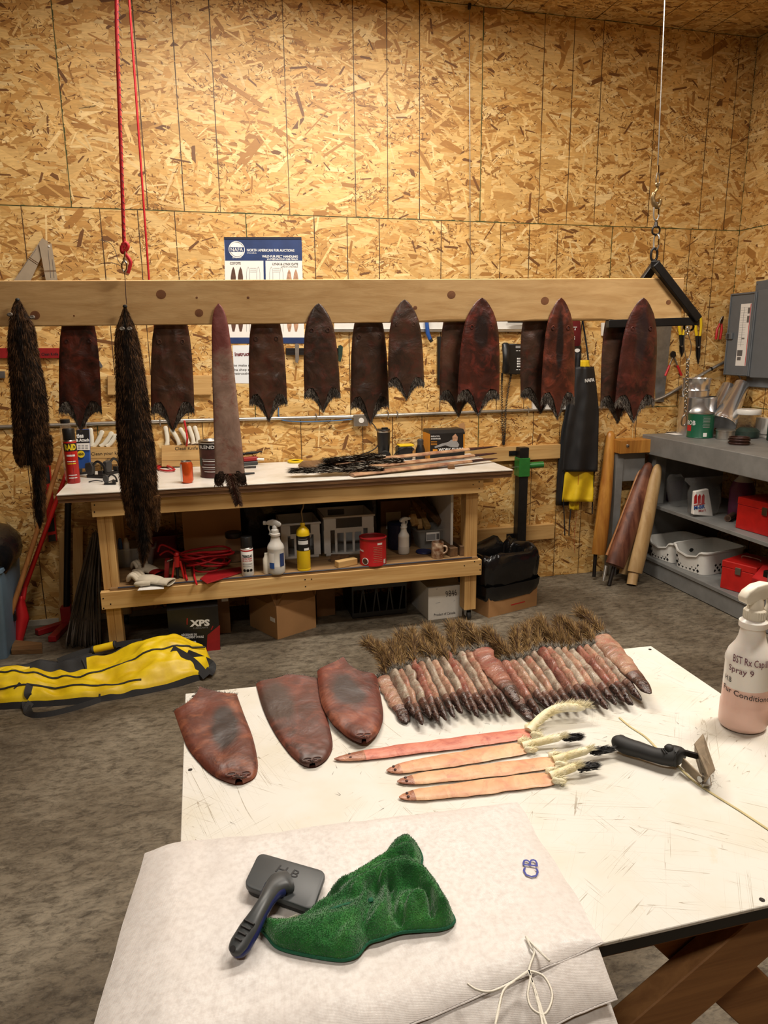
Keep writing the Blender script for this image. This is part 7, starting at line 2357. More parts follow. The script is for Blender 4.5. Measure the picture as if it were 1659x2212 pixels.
# ------------------------------------------------------------------ left of the bench
bx = Vector((-0.70, -0.30, 0))
bn = thing('blue_bin', 'grey blue plastic waste bin at the left edge', 'waste bin', bx, world=True)
open_bin(bn, bx, 0.46, 0.46, 0.52, 0.86, 'blue_bin', wall=0.006, rim=0.02)
for z in (0.30, 0.22):
 MB().box(bx.x - 0.10, bx.x + 0.10, bx.y - 0.222, bx.y - 0.214, z, z + 0.012).build('moulded_rib', 'blue_bin', bn, bevel=0.002)
bgb = thing('bin_bag', 'full black bag bulging out of the grey blue bin', 'bin bag', bx + Vector((0, 0, 0.5)), world=True)
rings = []
for z, s in ((0.47, 0.98), (0.50, 1.08), (0.55, 1.16), (0.61, 1.14), (0.67, 0.95), (0.705, 0.6), (0.72, 0.18)):
 rings.append([bx + Vector((math.copysign(abs(math.cos(a)) ** 0.6, math.cos(a)) * (0.235 * s + noise.noise((math.cos(a) * 3, math.sin(a) * 3, z * 9)) * 0.02), math.copysign(abs(math.sin(a)) ** 0.6, math.sin(a)) * (0.235 * s + noise.noise((math.cos(a) * 3, math.sin(a) * 3, z * 9 + 4)) * 0.02), z + noise.noise((math.cos(a) * 2, math.sin(a) * 2, z)) * 0.02)) for a in np.linspace(0, 2 * PI, 36, endpoint=False)])
MB().loft(rings).build('bag', 'bag_black', bgb, smooth=75)

sv = thing('snow_shovel', 'red shovel with red shaft leaning at the wall beside the bin', 'shovel', onZ(45, 1390), world=True)
T, Bt = onY(150, 1005, -0.05), onY(54, 1268, -0.20)
MB().tube([T, Bt], [0.012, 0.014], 10).build('shaft', 'red_paint', sv, smooth=60)
MB().tube([Bt, onY(48, 1295, -0.22)], [0.016, 0.022], 10, flat=0.7).build('socket', 'red_plastic', sv, smooth=60)

def blade(a, b):
 y = lerp(1288, 1392, b)
 x = lerp(interp(b, [(0, 40), (0.15, 31), (0.4, 28), (1, 29)]), interp(b, [(0, 52), (0.15, 56), (0.45, 64), (1, 48)]), a)
 return onY(x, y, -0.225 - 0.05 * b - 0.03 * math.sin(a * PI))

o = MB().grid(blade, 10, 14).build('blade', 'red_plastic', sv, smooth=70)
o.modifiers.new('s', 'SOLIDIFY').thickness = 0.004
rk = thing('wooden_handle', 'long wooden tool handle leaning at the wall across the red shaft', 'tool handle', onZ(28, 1335), world=True)
T, Bt = onY(151, 926, -0.085), onY(26, 1318, -0.31)
e = Bt + (Bt - T) * 0.035
MB().tube([T, Bt, e], [0.013, 0.0145, 0.0145], 12).build('handle', 'handle_wood', rk, smooth=60)
MB().prism([e + Vector((-0.16, 0, -0.03)), e + Vector((0.03, 0, -0.03)), e + Vector((0.03, 0, 0.02)), e + Vector((-0.16, 0, 0.02))], (0, 0.03, 0)).build('head', 'iron_dark', rk, bevel=0.003)
lv = wall_thing('spirit_level', 'red and black spirit level hanging on the wall behind the shovel', 'level', 110, 1171)
LQ = [(95, 992), (106, 990), (123, 1168), (103, 1171)]
plate('body', 'red_paint', lv, LQ, 0.03, 0.028, bevel=0.002)
for t0, t1, nm, mt in ((0.10, 0.30, 'vial_window', 'black_plastic'), (0.72, 0.88, 'vial_window', 'black_plastic'), (0.92, 1.0, 'end_cap', 'black_plastic'), (0.0, 0.03, 'end_cap', 'black_plastic')):
 l0, l1 = [(lerp(95, 103, t) + 2, lerp(992, 1171, t)) for t in (t0, t1)]
 r0, r1 = [(lerp(106, 123, t) - 2, lerp(990, 1168, t)) for t in (t0, t1)]
 e = plate(nm, mt, lv, [l0, r0, r1, l1], 0.032, 0.004)
 if nm == 'vial_window':
  m0, m1 = [((lerp(95, 103, t) + lerp(106, 123, t)) / 2, lerp(991, 1170, t)) for t in (lerp(t0, t1, 0.3), lerp(t0, t1, 0.7))]
  MB().tube([onY(*m0, -0.033), onY(*m1, -0.033)], 0.007, 8).build('vial', 'clear_jar', e, smooth=60)
for i, (pts, Y, lab) in enumerate((([(128, 1150), (141, 1150), (139, 1346), (126, 1347)], -0.05, 'upright pine stud against the wall left of the black pole'), ([(157, 1141), (179, 1139), (176, 1330), (156, 1332)], -0.10, 'upright pine stud right of the black pole'))):
 p = [onY(x, y, Y) for x, y in pts]
 for q in p[2:]:
  q.z = 0.0
 MB().prism(p, (0, 0.038, 0)).build('wood_stud', 'pine_z', bevel=0.002, label=lab, cat='stud')
jp = thing('jack_stand', 'black upright pole on a red forked floor base', 'stand', onZ(146, 1352), world=True)
b0 = onZ(147, 1352)
t0 = onY(147, 1080, b0.y)
MB().tube([b0 + Vector((0, 0, 0.09)), t0], 0.0185, 14).build('pole', 'steel_black', jp, smooth=60)
MB().box(b0.x - 0.03, b0.x + 0.03, b0.y - 0.03, b0.y + 0.03, 0.03, 0.13).build('socket', 'red_dark', jp, bevel=0.003)
for q in ((80, 1373), (113, 1388)):
 e = onZ(*q)
 MB().bar(b0 + Vector((0, 0, 0.02)), e + Vector((0, 0, 0.02)), 0.045, 0.035).build('fork', 'red_dark', jp, bevel=0.003)
g = np.random.default_rng(3)
wbu = thing('wire_bundle', 'thick bundle of dark wires hanging down beside the bench leg', 'wire bundle', onZ(185, 1400), world=True)
m = MB()
tp = onY(208, 1150, -0.30)
for k in range(85):
 u, v = g.uniform(-1, 1), g.uniform(-1, 1)
 t_ = onY(lerp(196, 216, (u + 1) / 2), 1150 + 12 * abs(u) + g.uniform(-6, 10), -0.28 + 0.05 * v)
 md = onY(lerp(168, 214, (u + 1) / 2) + g.normal(0, 2), 1270, -0.33 + 0.08 * v)
 bt = onZ(lerp(146, 222, (u + 1) / 2) + g.normal(0, 2), 1392 + 8 * v, 0.004)
 bt.y = max(min(bt.y, -0.30), -0.62)
 m.tube(smooth_path([t_, md, bt + Vector((0, 0, 0.05)), bt], 3), 0.0042, 5)
o = m.build('wires', 'wire_dark', wbu, smooth=60)
o['kind'] = 'stuff'
p = [onZ(x, y, 0.0) for x, y in ((25, 1415), (92, 1412), (92, 1398), (30, 1392))]
MB().prism(p, (0, 0, 0.03)).build('floor_plank', 'pine_dark_x', bevel=0.002, label='short plank lying on the floor before the red shovel', cat='plank')

# ------------------------------------------------------------------ yellow bag
ya, yb = Vector((-0.475, -0.975, 0)), Vector((0.53, -0.875, 0))
yx = (yb - ya)
yl_ = yx.length
yx.normalize()
yy_ = Vector((-yx.y, yx.x, 0))
yg = thing('duffel_bag', 'yellow and black duffel bag lying collapsed on the concrete floor', 'duffel bag', (ya + yb) / 2, world=True)
SS = [0, 0.06, 0.16, 0.30, 0.45, 0.58, 0.72, 0.86, 0.95, 1.0]
TT = [0, 0.05, 0.14, 0.30, 0.45, 0.60, 0.75, 0.88, 1.0]
HH = np.array([
 [0.00, 0.00, 0.00, 0.00, 0.00, 0.00, 0.00, 0.00, 0.00, 0.00],
 [0.05, 0.06, 0.06, 0.05, 0.05, 0.05, 0.05, 0.06, 0.06, 0.04],
 [0.09, 0.11, 0.10, 0.08, 0.06, 0.05, 0.08, 0.11, 0.10, 0.06],
 [0.13, 0.15, 0.13, 0.10, 0.07, 0.07, 0.12, 0.15, 0.13, 0.08],
 [0.15, 0.17, 0.15, 0.11, 0.09, 0.11, 0.16, 0.18, 0.15, 0.09],
 [0.13, 0.11, 0.07, 0.03, 0.03, 0.09, 0.19, 0.21, 0.17, 0.10],
 [0.12, 0.10, 0.05, 0.02, 0.03, 0.10, 0.20, 0.22, 0.17, 0.10],
 [0.10, 0.12, 0.10, 0.09, 0.10, 0.12, 0.14, 0.15, 0.12, 0.07],
 [0.00, 0.00, 0.00, 0.00, 0.00, 0.00, 0.00, 0.00, 0.00, 0.00]])

def bagh(s, t):
 row = np.array([np.interp(s, SS, r) for r in HH])
 h = float(np.interp(t, TT, row)) * 0.82
 k = min(1, h / 0.05)
 return max(0.001, h + k * (0.022 * noise.noise((s * 8, t * 4, 1)) + 0.040 * (0.35 - abs(noise.noise((s * 9 + t * 2.5, t * 5, 5)))) + 0.010 * noise.noise((s * 30, t * 12, 9))))

def bagp(s, t, lift=0.0):
 wv = 0.41 * (1 - 0.10 * math.cos(s * 7)) * (0.80 + 0.2 * math.sin(min(1, s * 6, (1 - s) * 6) * PI / 2))
 mid = 0.03 * math.sin(s * 5 + 1) - 0.02
 p = ya + yx * (s * yl_) + yy_ * ((t - 0.48) * wv + mid)
 end = 0.06 * (1 - (2 * t - 1) ** 2)
 p = p + yx * (end * ((s > 0.97) - (s < 0.03)))
 sh = (bagh(s - 0.02, t) + bagh(s + 0.02, t) + 2 * bagh(s, t)) / 4
 edge = min(1.0, s / 0.03, (1 - s) / 0.03)
 return p + Vector((0, 0, sh * (0.25 + 0.75 * edge) + lift))

def bag_part(name, mat, s0, s1, t0, t1, nu, nv):
 MB().grid(lambda a, b: bagp(lerp(s0, s1, a), lerp(t0, t1, b)), nu, nv).build(name, mat, yg, smooth=75, recalc=False)

bag_part('base', 'strap_black', 0, 1, 0.0, 0.028, 60, 3)
bag_part('front_panel', 'yellow_vinyl', 0, 1, 0.028, 0.62, 110, 44)
bag_part('top_panel', 'yellow_vinyl', 0.0, 0.17, 0.62, 0.84, 24, 12)
bag_part('opening', 'strap_black', 0.17, 0.44, 0.62, 0.84, 30, 12)
bag_part('top_panel', 'yellow_vinyl', 0.44, 1.0, 0.62, 0.84, 50, 12)
bag_part('back_panel', 'strap_black', 0, 1, 0.84, 1.0, 60, 6)
for pts in ([(0.01, 0.45), (0.10, 0.36), (0.25, 0.33), (0.42, 0.34), (0.55, 0.42), (0.68, 0.46), (0.85, 0.46), (0.97, 0.45)], [(0.02, 0.13), (0.2, 0.15), (0.5, 0.13), (0.7, 0.10)], [(0.16, 0.60), (0.30, 0.58), (0.44, 0.63)], [(0.44, 0.64), (0.44, 0.72), (0.42, 0.82)]):
 dense = [bagp(s.x, s.y, 0.003) for s in smooth_path([Vector((q[0], q[1], 0)) for q in pts], 8)]
 MB().tube(dense, 0.0048, 6).build('piping', 'strap_black', yg, smooth=60)

def strap(pts, w=0.02, th=0.0022, name='strap', mat='strap_black'):
 """flat webbing through world points"""
 P = smooth_path(pts, 6)
 rings = []
 for i, p in enumerate(P):
  d = (P[min(i + 1, len(P) - 1)] - P[max(i - 1, 0)]).normalized()
  n_ = (CAM - p).normalized()
  s = d.cross(n_).normalized()
  n_ = s.cross(d)
  rings.append([p - s * w - n_ * th, p + s * w - n_ * th, p + s * w + n_ * th, p - s * w + n_ * th])
 return MB().loft(rings).build(name, mat, yg)

strap([bagp(0.20, 0.16, 0.004), bagp(0.19, 0.05, 0.01), onZ(68, 1512, 0.03), onZ(58, 1535, 0.008), onZ(75, 1546, 0.008), onZ(120, 1541, 0.008), onZ(180, 1525, 0.008), onZ(225, 1508, 0.010), bagp(0.50, 0.02, 0.006)], 0.016)
strap([bagp(0.14, 0.15, 0.004), onZ(60, 1500, 0.05), onZ(56, 1520, 0.02), onZ(62, 1540, 0.006)], 0.018)
strap([bagp(0.86, 0.40, 0.006), bagp(0.92, 0.25, 0.01), bagp(0.97, 0.12, 0.012), onZ(446, 1462, 0.02)], 0.020)
strap([bagp(0.93, 0.30, 0.010), bagp(1.0, 0.25, 0.02), onZ(450, 1455, 0.03)], 0.024)
strap([bagp(0.30, 0.86, 0.006), bagp(0.42, 0.92, 0.03), bagp(0.52, 0.93, 0.055), bagp(0.62, 0.92, 0.045), bagp(0.72, 0.88, 0.01)], 0.014)
p0, p1 = bagp(0.475, 0.93, 0.05), bagp(0.585, 0.93, 0.055)
MB().tube([p0, p0.lerp(p1, 0.06), p0.lerp(p1, 0.94), p1], [0.010, 0.020, 0.020, 0.010], 10).build('handle_pad', 'yellow_vinyl', yg, smooth=50)
for t in (0.0, 1.0):
 q = p0.lerp(p1, t)
 MB().lathe([(0.021, -0.006), (0.023, 0), (0.021, 0.006)], q, 12, axis=p1 - p0).build('pad_trim', 'strap_black', yg, smooth=50)

# ------------------------------------------------------------------ leaning fleshing beams on the right

def log(label, bot, top, Y0, Y1, rad, mat, pegs, name='fleshing_beam'):
 A, B_ = onY(*bot, Y0), onY(*top, Y1)
 t = thing(name, label, 'fleshing beam', (A.x, A.y, 0), 0, 'leaning wooden beams', world=True)
 d = (B_ - A)
 L = d.length
 d.normalize()
 s = d.cross(Vector((0, -1, 0))).normalized()
 n_ = s.cross(d)
 rings = []
 for k in range(30):
  f = 1 - (1 - k / 29) ** 1.6
  r = interp(f, rad)
  c = A + d * (L * f) + n_ * 0.006 * math.sin(f * 4)
  rings.append([c + s * math.cos(a) * r + n_ * math.sin(a) * r * 0.72 for a in np.linspace(0, 2 * PI, 18, endpoint=False)])
 MB().loft(rings).build('log', mat, t, smooth=60)
 for (a, b, r, mt) in pegs:
  P_, Q_ = onY(*a, Y0 + 0.005), onY(*b, Y0 - 0.02)
  Q_.z = max(Q_.z, 0.004)
  MB().tube([P_, Q_], r, 12).build('peg', mt, t, smooth=50)
 return t

log('honey coloured varnished beam leaning upright at the wall', (1293, 1197), (1321, 931), -0.15, -0.05, [(0, 0.052), (0.1, 0.055), (0.5, 0.050), (0.85, 0.040), (0.96, 0.033), (0.985, 0.026), (1, 0.012)], 'varnished_z', [((1286, 1197), (1283, 1246), 0.013, 'iron_dark')])
log('thin orange board edge behind the dark stained beam', (1312, 1200), (1386, 1008), -0.22, -0.09, [(0, 0.016), (0.5, 0.02), (0.97, 0.014), (1, 0.006)], 'handle_wood', [])
log('dark red stained beam leaning in the middle of the group', (1328, 1222), (1404, 1000), -0.30, -0.14, [(0, 0.072), (0.15, 0.076), (0.5, 0.072), (0.8, 0.058), (0.93, 0.044), (0.975, 0.034), (1, 0.014)], 'stained_z', [((1309, 1222), (1303, 1255), 0.013, 'galvanised'), ((1326, 1224), (1315, 1270), 0.014, 'iron_dark')])
log('pale wooden beam with square peg leaning against the grey bench', (1371, 1236), (1423, 1003), -0.33, -0.20, [(0, 0.056), (0.15, 0.058), (0.5, 0.054), (0.85, 0.045), (0.95, 0.036), (0.98, 0.028), (1, 0.012)], 'pale_log_z', [((1369, 1236), (1364, 1268), 0.036, 'pale_log_z')])
log('short pale beam end low behind the dark stained beam', (1346, 1240), (1398, 1004), -0.22, -0.10, [(0, 0.034), (0.5, 0.035), (0.95, 0.022), (1, 0.01)], 'pale_log_z', [])

# ------------------------------------------------------------------ on the grey bench

def G(px, Y):
 q = onY(px, 930, Y)
 return Vector((q.x, Y, GZ + 0.0005))

c = G(1502, -0.20)
s1 = thing('steel_pot', 'large stainless steel pot on the grey bench', 'pot', c, 0, 'stacked steel pots', world=True)
h1 = onY(1502, 857, -0.20).z - GZ
R1 = 0.125
MB().lathe([(0.0001, 0), (R1, 0), (R1, h1 - 0.006), (R1 + 0.004, h1), (R1 - 0.004, h1 + 0.001), (R1 - 0.003, h1 - 0.01), (R1 - 0.003, h1 - 0.03), (0.0001, h1 - 0.03)], c, 40).build('wall', 'stainless', s1, smooth=35)
c2 = c + Vector((-0.025, 0, h1 - 0.028))
s2_ = thing('steel_pot', 'smaller stainless pot with flared rim standing in the large pot', 'pot', c2, 0, 'stacked steel pots', world=True)
h2 = onY(1496, 817, -0.20).z - c2.z
MB().lathe([(0.0001, 0.001), (0.088, 0.001), (0.09, h2 * 0.45), (0.094, h2 * 0.47), (0.088, h2 * 0.55), (0.092, h2 * 0.9), (0.098, h2), (0.093, h2), (0.086, h2 * 0.9), (0.0001, h2 * 0.7)], c2, 36).build('wall', 'stainless', s2_, smooth=35)
c = onZ(1511, 944, GZ + 0.0005)
gcn = thing('green_can', 'dark green food can with red and white label on the grey bench', 'can', c, world=True)
r = 0.085
h = onY(1511, 891, c.y).z - GZ
lathes(gcn, c, [('body', 'green_can', [(0.0001, 0), (r, 0), (r + 0.002, 0.004), (r, 0.008), (r, h - 0.008)]), ('rim', 'steel', [(r, h - 0.008), (r + 0.003, h - 0.004), (r, h), (r - 0.005, h - 0.004), (0.0001, h - 0.004)])], 36)
ctext('NABOB', c, r + 0.0004, c.z + h * 0.52, 0.030, 0.13, 'print_white', gcn, rot=-1.15)
patch_cyl('red_panel', c, r, c.z + 0.045, c.z + 0.085, -1.4, -0.75, 'ink_red', gcn)
patch_cyl('bar_code', c, r, c.z + 0.012, c.z + 0.038, 0.25, 0.55, 'print_white', gcn)
for k in range(8):
 patch_cyl('label_line', c, r, c.z + h * 0.85 - k * 0.010, c.z + h * 0.85 - k * 0.010 + 0.003, 0.15 + 0.03 * (k % 2), 0.75, 'print_grey', gcn)

def duct(label, A, B_, r0, r1, mat='stainless'):
 d = Vector(B_) - Vector(A)
 t = thing('metal_duct', label, 'duct', A, 0, 'shiny duct pieces', world=True)
 L = d.length
 MB().lathe([(r0 * 0.98, 0), (r0, 0.004), (r0, L * 0.12), (lerp(r0, r1, 0.55), L * 0.5), (r1, L * 0.88), (r1, L), (r1 - 0.003, L), (r1 - 0.003, L * 0.86), (r0 - 0.004, 0.01)], A, 36, axis=d).build('shell', mat, t, smooth=40)
 MB().lathe([(r0 * 1.015, -0.004), (r0 * 1.03, 0.002), (r0 * 1.015, 0.008)], A, 36, axis=d).build('seam', mat, t, smooth=40)
 return t

duct('shiny tapered duct leaning on the grey bench before the breaker panel', onY(1562, 915, -0.36), onY(1603, 830, -0.26), 0.086, 0.050)
duct('plain shiny duct pipe leaning behind the tapered duct', onY(1543, 895, -0.22), onY(1574, 836, -0.14), 0.060, 0.052)
MB().tube(smooth_path([onY(1600, 838, -0.27), onY(1606, 850, -0.31), onY(1600, 862, -0.33)], 4), [0.035, 0.03, 0.03, 0.028, 0.026, 0.022, 0.02, 0.016, 0.01], 10, flat=0.4).build('black_cloth', 'black_rubber', smooth=70, label='black rag hanging over the mouth of the tapered duct', cat='rag')
MB().tube(smooth_path([onY(1604, 828, -0.26), onY(1598, 815, -0.24), onY(1590, 808, -0.22)], 4), 0.003, 6).build('wire', 'dark_wire', smooth=60, label='dark wire sticking out of the tapered duct', cat='wire')
c = onZ(1566, 948, GZ + 0.0005)
MB().lathe([(0.058, 0), (0.060, 0.002), (0.060, 0.052), (0.064, 0.054), (0.064, 0.062), (0.058, 0.064), (0.0001, 0.060)], c, 30).build('duct_cap', 'galvanised', smooth=40, label='grey metal duct cap standing before the tapered duct', cat='duct cap')
c = onZ(1613, 945, GZ + 0.0005)
gj = thing('glass_jar', 'glass jar with white lid holding dark green scraps', 'jar', c, world=True)
r = 0.083
lathes(gj, c, [('glass', 'clear_jar', [(0.0001, 0.001), (r * 0.9, 0.001), (r, 0.012), (r, 0.12), (r * 0.86, 0.150), (r * 0.84, 0.160)]), ('contents', 'green_dark', [(0.0001, 0.004), (r * 0.9, 0.006), (r * 0.92, 0.045), (r * 0.6, 0.068), (0.0001, 0.06)]), ('lid', 'white_plastic', [(r * 0.88, 0.158), (r * 0.92, 0.162), (r * 0.92, 0.188), (r * 0.88, 0.193), (0.0001, 0.193)])], 30)
c = onZ(1596, 960, GZ + 0.0005)
m = MB()
for k in range(7):
 rr_ = 0.058 + 0.006 * math.sin(k * 2.1)
 m.tube([c + Vector((math.cos(a) * rr_, math.sin(a) * rr_, 0.006 + k * 0.0065)) for a in np.linspace(0, 2 * PI, 24, endpoint=False)], 0.0042, 6, closed=True)
m.build('wire_coil', 'copper_wire', smooth=60, label='flat coil of dark wire in front of the glass jar', cat='wire coil')
q = carton('white carton with black framed label at the right edge of the grey bench', onZ(1665, 945, GZ + 0.0005) + Vector((0.02, 0.02, 0)), 0.14, 0.16, 0.125, -0.12, 'white_carton', 0)
wparent(ptext('Electrical', 1641, 939, 1656, 940.5, 3, lambda x, y: onP(x, y, q.location + Vector((-0.071, 0, 0)), Vector((-1, 0.12, 0)).normalized()), 'ink_black', q), q)
MB().box(4.25, 4.39, -0.80, -0.62, GZ + 0.0005, GZ + 0.16).build('green_case', 'green_dark', bevel=0.006, label='dark green case behind the glass jar', cat='case')
for i, (px, py) in enumerate(((1452, 931), (1470, 938))):
 p = onZ(px, py, GZ + 0.0006)
 MB().box(p.x - 0.08, p.x + 0.07, p.y - 0.05, p.y + 0.07, GZ + 0.0005 + 0.002 * i, GZ + 0.002 + 0.002 * i).build('paper_sheet', ['cream_trim', 'paper'][i], label=['tan card lying at the end of the grey bench', 'white sheet lying beside the green can'][i], cat='paper sheet')

# ------------------------------------------------------------------ on the grey shelves
MZ, LZ = 0.531, 0.141

def M_(px, py):
 return onZ(px, py, MZ)

c = onZ(1450, 1078, MZ)
dt = thing('purple_tin', 'dark purple tin at the far end of the middle grey shelf', 'tin', c, world=True)
MB().lathe([(0.0001, 0), (0.075, 0), (0.077, 0.004), (0.077, 0.145), (0.079, 0.15), (0.074, 0.15), (0.073, 0.02)], c, 28).build('body', 'purple_tin', dt, smooth=40)
# clear bag with printed packet
c = M_(1518, 1112)
pb = thing('clear_bag', 'crumpled clear bag around a white packet on the middle grey shelf', 'bag', c, world=True)
rings = []
for z, sx_, sy_ in ((0.0, 0.085, 0.05), (0.02, 0.11, 0.06), (0.09, 0.12, 0.06), (0.16, 0.13, 0.045), (0.20, 0.11, 0.025), (0.24, 0.16, 0.014), (0.26, 0.17, 0.006)):
 rings.append([c + Vector((math.cos(a) * sx_ + noise.noise((math.cos(a) * 3, math.sin(a) * 3, z * 20)) * 0.02, math.sin(a) * sy_ + noise.noise((math.cos(a) * 3, math.sin(a) * 3, z * 20 + 5)) * 0.012, z + 0.001)) for a in np.linspace(0, 2 * PI, 28, endpoint=False)])
MB().loft(rings).build('film', 'clear_film', pb, smooth=60)
Yb = c.y - 0.045
pk = thing('printed_packet', 'white packet with red and blue print inside the clear bag', 'packet', c, world=True)
face('packet', 'paper', pk, [(1502, 1062), (1531, 1056), (1541, 1116), (1498, 1112)], Yb, 0.03, bevel=0.004)
BF_ = lambda x, y: onY(x, y, Yb - 0.0014)
for x0 in (1499, 1507, 1515):
 face('red_emblem', 'ink_red', pk, [(x0, 1089), (x0 + 1, 1072), (x0 + 5, 1067), (x0 + 7, 1071), (x0 + 6.5, 1087)], Yb - 0.001, 0.0006)
face('red_emblem', 'ink_red', pk, [(1499, 1091), (1523, 1087), (1523, 1089), (1499, 1093)], Yb - 0.001, 0.0006)
ptext('M-BR', 1499, 1101, 1523, 1097, 7.5, BF_, 'blue_plastic', pk, bold=0.05)
ptext('Mart', 1509, 1106.5, 1525, 1104, 5.5, BF_, 'ink_red', pk)
# second clear bag part leaning behind
c = M_(1500, 1100)
rings = []
for z, sx_, sy_ in ((0.0, 0.06, 0.04), (0.03, 0.08, 0.05), (0.12, 0.085, 0.05), (0.2, 0.07, 0.03), (0.23, 0.05, 0.012)):
 rings.append([c + Vector((-0.03 + math.cos(a) * sx_ - z * 0.25, 0.12 + math.sin(a) * sy_, z + 0.001 + 0.01 * noise.noise((math.cos(a) * 2, math.sin(a) * 2, z * 9)))) for a in np.linspace(0, 2 * PI, 20, endpoint=False)])
MB().loft(rings).build('clear_bag', 'clear_film', smooth=60, label='empty clear bag leaning behind the packet bag', cat='bag')
c = M_(1598, 1116)
jg = thing('purple_jug', 'plastic jug of purple liquid behind the upper red toolbox', 'jug', c, world=True)
lathes(jg, c, [('body', 'purple_liquid', [(0.0001, 0), (0.072, 0), (0.078, 0.01), (0.078, 0.19), (0.06, 0.24)]), ('neck', 'bottle_clear', [(0.06, 0.24), (0.030, 0.275), (0.026, 0.285)]), ('cap', 'black_plastic', [(0.028, 0.285), (0.028, 0.31), (0.0001, 0.312)])], 26)
p = M_(1571, 1127)
MB().lathe([(0.021, 0), (0.021, 0.14), (0.016, 0.14), (0.016, 0.0)], p + Vector((0, 0, 0.0225)), 18, axis=(0.75, 0.5, 0)).build('brown_pipe', 'pipe_brown', smooth=40, label='short brown pipe lying beside the upper red toolbox', cat='pipe')

def toolbox(label, c, lx, ly, h, rz):
 t = thing('red_toolbox', label, 'toolbox', c, rz, 'red metal toolboxes')
 MB().box(-lx / 2, lx / 2, -ly / 2, ly / 2, 0.0005, h * 0.76).build('body', 'red_paint', t, bevel=0.003)
 MB().box(-lx / 2 - 0.002, lx / 2 + 0.002, -ly / 2 - 0.002, ly / 2 + 0.002, h * 0.765, h).build('lid', 'red_paint', t, bevel=0.004)
 MB().tube(smooth_path([Vector((0, -0.06, h + 0.001)), Vector((0, -0.05, h + 0.016)), Vector((0, 0.05, h + 0.016)), Vector((0, 0.06, h + 0.001))], 4), 0.004, 7).build('handle', 'steel', t, smooth=60)
 MB().box(-lx / 2 - 0.010, -lx / 2 - 0.0025, -0.018, 0.018, h * 0.62, h * 0.86).build('latch', 'steel', t, bevel=0.001)
 return t

toolbox('red metal toolbox at the edge of the middle grey shelf', Vector((3.975, -1.10, MZ)), 0.24, 0.42, 0.20, 0.10)
toolbox('red metal toolbox on the bottom grey shelf beside the white basket', Vector((3.93, -0.96, LZ)), 0.27, 0.22, 0.185, 0.35)
rcz = thing('red_case', 'slanted red plastic case with a dark latch on the bottom grey shelf', 'case', (3.955, -1.175, LZ), 0.12)
MB().prism([(-0.10, -0.09, 0.001), (0.13, -0.09, 0.001), (0.13, -0.09, 0.20), (-0.06, -0.09, 0.20), (-0.14, -0.09, 0.13)], (0, 0.17, 0)).build('shell', 'red_plastic', rcz, bevel=0.006, seg=2, smooth=40)
MB().box(-0.118, -0.085, -0.035, 0.02, 0.150, 0.190).build('latch', 'iron_dark', rcz, bevel=0.002)
MB().tube([(3.86, -1.235, LZ + 0.20), (3.87, -1.22, LZ + 0.33)], [0.017, 0.019], 10).build('mallet_handle', 'pine_z', smooth=50, label='pale wooden tool handle standing at the right edge of the bottom shelf', cat='handle')

def mesh_basket(label, px, py, lx, ly, h, rz):
 c = onZ(px, py, LZ)
 t = thing('mesh_basket', label, 'basket', c, rz, 'white baskets with diamond holes')

 def ring(s, z, dip=0.0, o=0.0):
  pts = []
  for k in range(48):
   a = 2 * PI * k / 48
   cx_ = math.copysign(abs(math.cos(a)) ** 0.3, math.cos(a)) * (lx / 2 * s + o)
   cy_ = math.copysign(abs(math.sin(a)) ** 0.3, math.sin(a)) * (ly / 2 * s + o)
   d = dip * max(0, 1 - (cy_ / (ly * 0.36)) ** 4) if cx_ < -lx * 0.3 else 0
   pts.append(Vector((cx_, cy_, z - d)))
  return pts
 MB().loft([ring(0.88, 0.001), ring(0.98, h - 0.012, 0.05), ring(1.0, h - 0.010, 0.05, 0.007), ring(1.0, h, 0.05, 0.007), ring(0.98, h, 0.05, -0.003), ring(0.88, 0.005, 0, -0.003)]).build('shell', 'white_plastic', t, smooth=35)
 for i in range(6):
  for j in range(4):
   y = (i - 2.5) * ly * 0.11 + (0.5 if j % 2 else 0) * ly * 0.11
   z = h * 0.14 + j * h * 0.13
   x = -lx / 2 * (0.88 + 0.10 * z / h) - 0.0012
   s = 0.011
   MB().prism([(x, y - s, z), (x, y, z - s * 1.1), (x, y + s, z), (x, y, z + s * 1.1)], (0.0016, 0, 0)).build('hole', 'ink_black', t)  # no real opening: dark plate, the shade inside put into its colour
 for i in range(5):
  for j in range(3):
   x_ = (i - 2) * lx * 0.10 + (0.5 if j % 2 else 0) * lx * 0.1
   z = h * 0.16 + j * h * 0.12
   y = -ly / 2 * (0.88 + 0.10 * z / h) - 0.0012
   s = 0.010
   MB().prism([(x_ - s, y, z), (x_, y, z - s * 1.1), (x_ + s, y, z), (x_, y, z + s * 1.1)], (0, 0.0016, 0)).build('hole', 'ink_black', t)  # same dark plates on the end face, shade of openings as colour
 return t

mesh_basket('white plastic basket nearest the pale beam on the bottom grey shelf', 1462, 1203, 0.36, 0.26, 0.15, 0.15)
mesh_basket('long white plastic basket behind the lower red toolbox', 1528, 1226, 0.40, 0.30, 0.165, 0.15)
p = onZ(1470, 1190, LZ + 0.075)
m = MB()
for k in range(4):
 q = p + Vector((0.05 * k - 0.06, 0.03 * math.sin(k * 2), 0.02))
 m.lathe([(0.0001, -0.03), (0.035, -0.02), (0.042, 0.0), (0.03, 0.018), (0.0001, 0.025)], q, 12)
m.build('dark_rags', 'black_rubber', smooth=70, label='dark rags lying in the first white basket', cat='rags')

